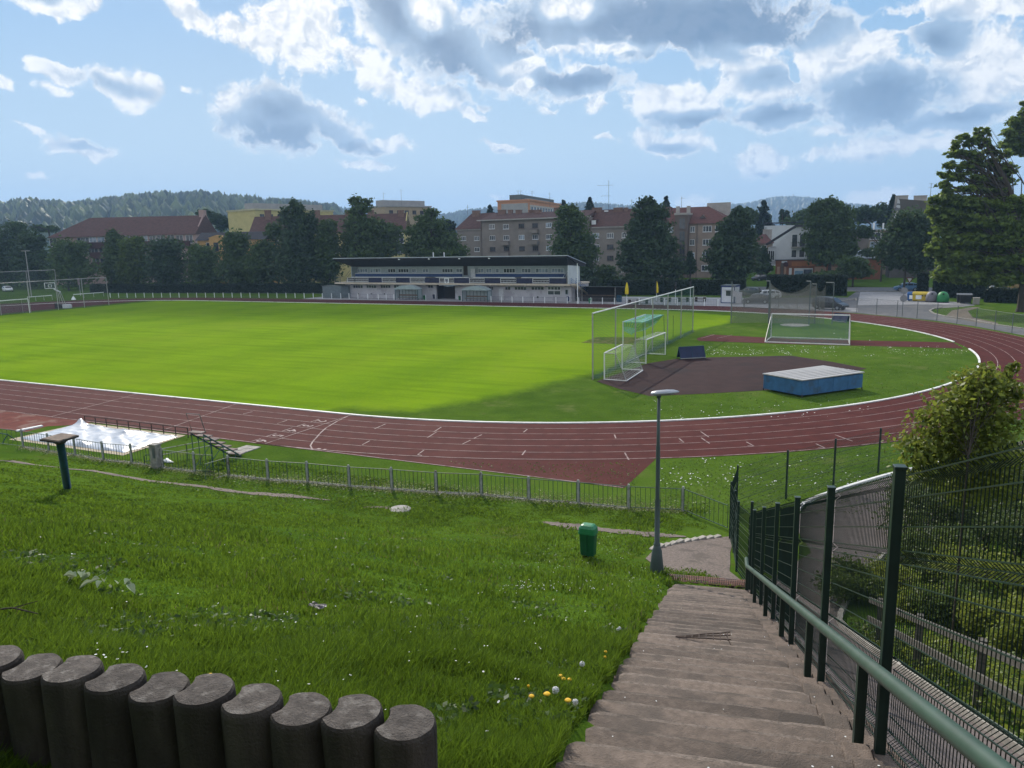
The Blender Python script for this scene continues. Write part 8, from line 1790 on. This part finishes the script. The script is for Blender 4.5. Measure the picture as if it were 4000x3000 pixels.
def scatter_line(name, pts, n, spread, size, m, lab, seed, hz=.08, flat=.3, aspect=.6):
    rng = np.random.default_rng(seed); P = np.array([(p[0], p[1]) for p in pts]); L = np.concatenate([[0], np.cumsum(np.linalg.norm(np.diff(P, axis=0), axis=1))]); s = rng.uniform(0, L[-1], n)
    x = np.interp(s, L, P[:, 0])+rng.normal(0, spread, n); y = np.interp(s, L, P[:, 1])+rng.normal(0, spread, n); z = terrv(x, y)+rng.uniform(0, hz, n)
    v, f_ = cards(np.stack([x, y, z], 1), size, rng, flat, aspect); return tag(rawmesh(name, v, f_, m), lab, 'weeds', kind='stuff')
scatter_line('weeds', [(p.x, p.y-.05) for p in pp[1:-1]], 9000, .22, .04, lm_weed, 'pale weeds growing along the foot of the railing', 74)
scatter_line('weeds', [(p.x, p.y+.5) for p in pp[9:-1]], 4000, .45, .035, lm_weed, 'pale tufts behind the railing', 75, .05)
scatter_line('weeds', [xy(18.05, -.7), xy(17.95, .5), xy(18.0, 1.1)], 200, .06, .05, lm_grass, 'grass tufts in the joints at the stair foot', 76, .14, 0., .2)
scatter_line('weeds', [xy(18.9, -.65), xy(19.1, .3)], 800, .16, .05, lm_grass, 'grass creeping over the gravel by the drain', 77, .08, .1, .3)
scatter_line('weeds', [xy(4, 1.33), xy(17, 1.33)], 700, .05, .035, lm_weed, 'pale weeds in the gap below the mesh fence', 78, .08)
rng = np.random.default_rng(79); n_ = 26000; px = rng.uniform(-40, 2700, n_); py = rng.uniform(2080, 3060, n_); x, y, z = sightv(px, py); ok = on_grass(x, y, .03) & np.array([mnoise.noise(V((a*.9, b*.9, 31.)))+.5*mnoise.noise(V((a*2.4, b*2.4, 33.))) > .16 for a, b in zip(x, y)])
v, f_ = cards(np.stack([x, y, z+rng.uniform(.01, .09, n_)], 1)[ok], .035, rng, .45, .5); tag(rawmesh('lawn_weeds', v, f_, lm_shrubby := leafmat('lawn_weed', (.03, .065, .012), (.075, .125, .022), .35, .4, 1.)), 'broad-leaved weeds growing in patches through the bank grass', 'weeds', kind='stuff')
# bare trodden strips
def patch(name, pts, w, m, dz=.012, seed=1):
    L, Rr = [], []; P = resamp(pts, 40)
    for i, p in enumerate(P):
        k = w*(.55+.8*abs(mnoise.noise(V((i*.35, seed, 0))))+.25*mnoise.noise(V((i*.9, seed, 3))))*min(1, min(i, 39-i)/5+.15); L.append((p[0], p[1]-k)); Rr.append((p[0]+.1*mnoise.noise(V((i, seed, 9))), p[1]+k*.8))
    tsheet(name, (L, Rr), m, dz, 4)
patch('dirt_path', [GT(-300, 1770), GT(*TT(100, 880)), GT(*TT(800, 985)), GT(*TT(1500, 1060)), GT(*F_(300, 1030)), GT(*F_(900, 1090)), GT(*F_(1500, 1180)), GT(*F_(2200, 1235)), GT(1200, 1945), GT(1290, 1955)], .5, m_gravel, .02, 3)
patch('dirt_path', [GT(1420, 1982), GT(1500, 1982), GT(1560, 1990)], .25, m_soil, .02, 5)
patch('dirt_path', [GT(2120, 2040), GT(2250, 2058), GT(2400, 2075), GT(2560, 2090), GT(2680, 2098)], .6, m_gravel, .02, 8)
# daisies: tiny white discs, far too many to count
def discs(name, P, r, m, lab, seed, cat='flowers'):
    rng = np.random.default_rng(seed); n = len(P); k = 7; a = np.arange(k)*2*np.pi/k; rr = r*rng.uniform(.7, 1.3, (n, 1)); tx, ty = rng.normal(0, .25, (n, 1)), rng.normal(0, .25, (n, 1))
    ex, ey = rr*np.cos(a), rr*np.sin(a); v = np.stack([P[:, :1]+ex, P[:, 1:2]+ey, P[:, 2:3]+ex*tx+ey*ty], 2).reshape(-1, 3); return tag(rawmesh(name, v, np.arange(n*k).reshape(n, k), m), lab, cat, kind='stuff')
m_petal = mat('daisy_petal', (.62, .62, .60), .7, .08, 5.); m_dand = mat('dandelion_yellow', (.62, .36, .01), .7, .15, 9.); m_clock = clear('dandelion_clock', (.75, .75, .73), .62)
def meadow(n, ypx, seed, thr, xpx=(0, 2650), up=.11):
    rng = np.random.default_rng(seed); px = rng.uniform(*xpx, n); py = rng.uniform(*ypx, n); x, y, z = sightv(px, py); ok = on_grass(x, y, .05); ok &= np.array([mnoise.noise(V((a*.5, b*.5, 20.)))+.5*mnoise.noise(V((a*1.7, b*1.7, 25.))) > thr for a, b in zip(x, y)]); return np.stack([x, y, z+rng.uniform(.6, 1.2, n)*up], 1)[ok]
discs('daisies', np.concatenate([meadow(420, (2350, 2960), 81, .22, up=.13), meadow(36, (2350, 2960), 82, -.6, up=.13), meadow(160, (2120, 2350), 83, .22, up=.1), meadow(420, (2150, 2330), 84, .12, (1950, 2640), .1)]), .0075, m_petal, 'white daisies dotted through the bank grass', 85)
rng = np.random.default_rng(86); q = []
for (x0, x1, y0, y1, n) in ((2760, 3260, 1352, 1386, 420), (3200, 3780, 1352, 1392, 330), (2700, 3100, 1375, 1388, 200), (2500, 3400, 1560, 1640, 160), (2580, 3400, 1780, 1900, 260), (3250, 3700, 1290, 1330, 80)):
    for x, y in zip(rng.uniform(x0, x1, n), rng.uniform(y0, y1, n)):
        p = G(x, y); 
        if mnoise.noise(V((p.x*.5, p.y*.5, 2.))) > -.05: q.append((p.x, p.y, .03))
discs('daisies', np.array(q), .032, m_petal, 'drifts of daisies in the rough grass inside and beside the track', 87)
lm_patch = leafmat('tuft', (.05, .09, .015), (.11, .16, .03), .35, .4, .4)
rng = np.random.default_rng(88); PX, PY = [], []
q = []
for (x0, x1, y0, y1, n) in ((2420, 3780, 1340, 1640, 5200), (2580, 3480, 1750, 2010, 3500), (620, 2500, 1760, 2000, 5000)):
    for x, y in zip(rng.uniform(x0, x1, n), rng.uniform(y0, y1, n)):
        p = G(x, y); r2 = math.hypot(max(0, p.x), p.y)
        if (r2 < 36 or r2 > 44.3 or p.y < -46.5) and not (p.y > -48 and p.y < -43.2 and p.x < 20.6): q.append((p.x, p.y, terr(p.x, p.y)+.02) if p.y > -46 or True else 0)
q = np.array(q)
def inpoly(P, poly):
    x, y = P[:, 0], P[:, 1]; c = np.zeros(len(P), bool); j = len(poly)-1
    for i in range(len(poly)):
        xi, yi, xj, yj = poly[i][0], poly[i][1], poly[j][0], poly[j][1]; c ^= ((yi > y) != (yj > y)) & (x < (xj-xi)*(y-yi)/(yj-yi+1e-12)+xi); j = i
    return c
q = q[~inpoly(q, dpts) & ~inpoly(q, rw) & ~inpoly(q, quad)]
v, f_ = cards(q, .055, rng, .1, .4); tag(rawmesh('grass_tufts', v, f_, lm_patch), 'rough grass tufts round the track', 'grass', kind='stuff')
# dandelions by the stairs, one by one
ln_ = MATS['leaf_light']
def dandelion(px, py, dist, r, lab):
    p = D(px, py, dist); g = V((p.x, p.y, terr(p.x, p.y))); t = thing('yellow_dandelion', g, lab, 'dandelion', 'dandelions beside the stairs'); MB().tube([g, g.lerp(p, .5)+V((.01, 0, 0)), p], .0028, 5).build('stem', ln_, t)
    b = MB(); b.lathe(p, [(.004, -.012), (r*.75, -.004), (r, .004), (r*.8, .010), (.003, .014)], 14); b.build('flower_head', m_dand, t)
def clock(px, py, dist, r, lab):
    p = D(px, py, dist); g = V((p.x, p.y, terr(p.x, p.y))); t = thing('dandelion_clock', g, lab, 'dandelion clock', 'dandelion clocks beside the stairs'); MB().tube([g, g.lerp(p, .5)+V((.008, 0, 0)), p], .0025, 5).build('stem', ln_, t)
    b = MB(); rng = np.random.default_rng(int(px)); 
    for _ in range(90): d_ = V(rng.normal(size=3)).normalized(); e = p+d_*r; b.bar(p, e, .0008); s = d_.orthogonal().normalized()*r*.22; s2 = d_.cross(s); b.add([e-s, e+s2, e+s, e-s2], [(0, 1, 2, 3)])
    b.build('seed_head', m_petal, t, fix=False); MB().lathe(p, [(.001, -.006), (.006, 0), (.001, .006)], 8).build('seed_core', m_bark, t)
gd = lambda px, py: (np.array(GT(px, py+60))-CO)@FW
B2 = crop(1500, 2400, 1000)
for i, (x, y, r, lab) in enumerate([(1525, 535, .021, 'first of three close yellow dandelions, the upper left one'), (1550, 560, .019, 'middle one of three close yellow dandelions'), (1603, 565, .018, 'right one of three close yellow dandelions'), (1248, 622, .011, 'half-open yellow dandelion, leftmost of the flowers by the stairs'), (1275, 710, .021, 'yellow dandelion left of the widest flower'), (1408, 690, .026, 'widest yellow dandelion, just below a dandelion clock'), (1590, 745, .025, 'yellow dandelion lowest in its group beside a small clock'), (1915, 325, .015, 'upper of two yellow dandelions close to the stair edge'), (1910, 370, .013, 'lower of two yellow dandelions close to the stair edge')]):
    P_ = B2(x, y); dandelion(*P_, gd(*P_), r, lab)
for x, y, r, lab in [(1712, 428, .024, 'dandelion clock farther up, standing alone'), (1482, 655, .027, 'largest dandelion clock among the yellow flowers'), (1652, 757, .022, 'small dandelion clock right of the lowest yellow flower'), (2020, 130, .018, 'left one of two touching dandelion clocks by the stairs'), (2036, 118, .018, 'right one of two touching dandelion clocks by the stairs')]:
    P_ = B2(x, y); clock(*P_, gd(*P_), r, lab)
for i, (x, y) in enumerate([(440, 1470), (820, 2652), (2560, 2232)]): pass
P_ = (820, 2640); dandelion(*P_, gd(*P_), .02, 'single yellow dandelion above the palisade row')
# petals and grit on the stairs
rng = np.random.default_rng(90); q = []
for _ in range(150):
    a = 2.5+14.5*rng.uniform()**1.2; k = int((a-ST_A0)/TREAD); c = 1.3-2.*rng.uniform()**1.7; zt_ = 8.75-.38*(ST_A0+k*TREAD+TREAD/2); q.append((*xy(ST_A0+k*TREAD+rng.uniform(.03, .32), c), zt_+.012))
discs('fallen_petals', np.array(q), .0065, m_petal, 'white petals and grit scattered on the stairs', 91, 'petals')
# cut burdock leaves, twigs, litter
cl_ = GT(390, 2312); t = thing('cut_burdock', cl_, 'pale wilted big-leaved plant lying cut on the bank', 'cut plant'); rng = np.random.default_rng(92)
lm_bur = leafmat('burdock_leaf', (.22, .28, .16), (.36, .40, .28), .25, .2, 3.)
for i in range(15):
    c = V((cl_.x, cl_.y, cl_.z+.10))+RU*rng.uniform(-.24, .22)+V((0, rng.uniform(-.12, .12), 0)); c.z = terr(c.x, c.y)+.13; d_ = V((rng.normal(), rng.normal(), rng.uniform(-.3, .5))).normalized(); s = d_.cross(V((0, 0, 1))).normalized(); b = MB(); L, W = rng.uniform(.07, .13), rng.uniform(.022, .04)
    rows = [[c+d_*L*u+s*W*wv*math.sin(math.pi*min(.98, max(.04, u)))+V((0, 0, .04*math.sin(u*3.)*abs(wv)-.05*u)) for wv in (-1, -.4, 0, .4, 1)] for u in np.linspace(0, 1, 6)]; b.grid(rows); b.build('leaf', lm_bur, t, fix=False)
b = MB(); [b.tube([cl_+V((0, 0, .1))+RU*x, cl_+V((0, .1, .2+.1*x))+RU*(x+.14)], .003, 5) for x in (-.12,)]; b.build('stalks', lm_bur, t)
lt = GT(1238, 2392); b = MB(); rng = np.random.default_rng(93); rows = [[(lt.x-.10+.042*i+.02*rng.normal(), lt.y-.04+.03*j, lt.z+.07+.03*rng.uniform()) for i in range(6)] for j in range(4)]; b.grid(rows); tag(b.build('crumpled_wrapper', mat('dark_wrapper', (.05, .04, .045), .4, .5, 25., c3=(.4, .38, .37), sc3=9., lo3=.6, hi3=.66), None, lt, fix=False), 'crumpled dark and white wrapper lying in the bank grass', 'litter')
tw = GT(60, 2440); b = MB(); b.tube([tw+RU*(-.25)+V((0, .05, .10)), tw+V((0, 0, .14)), tw+RU*.22+V((0, -.03, .10))], [.008, .007, .004], 6); b.tube([tw+V((0, 0, .14)), tw+RU*.1+V((0, .1, .15))], [.005, .003], 5); tag(b.build('fallen_twig', m_bark, None, tw), 'brown fallen twig in the grass near the left picture edge', 'twig')
print('objects', len(scene.objects))
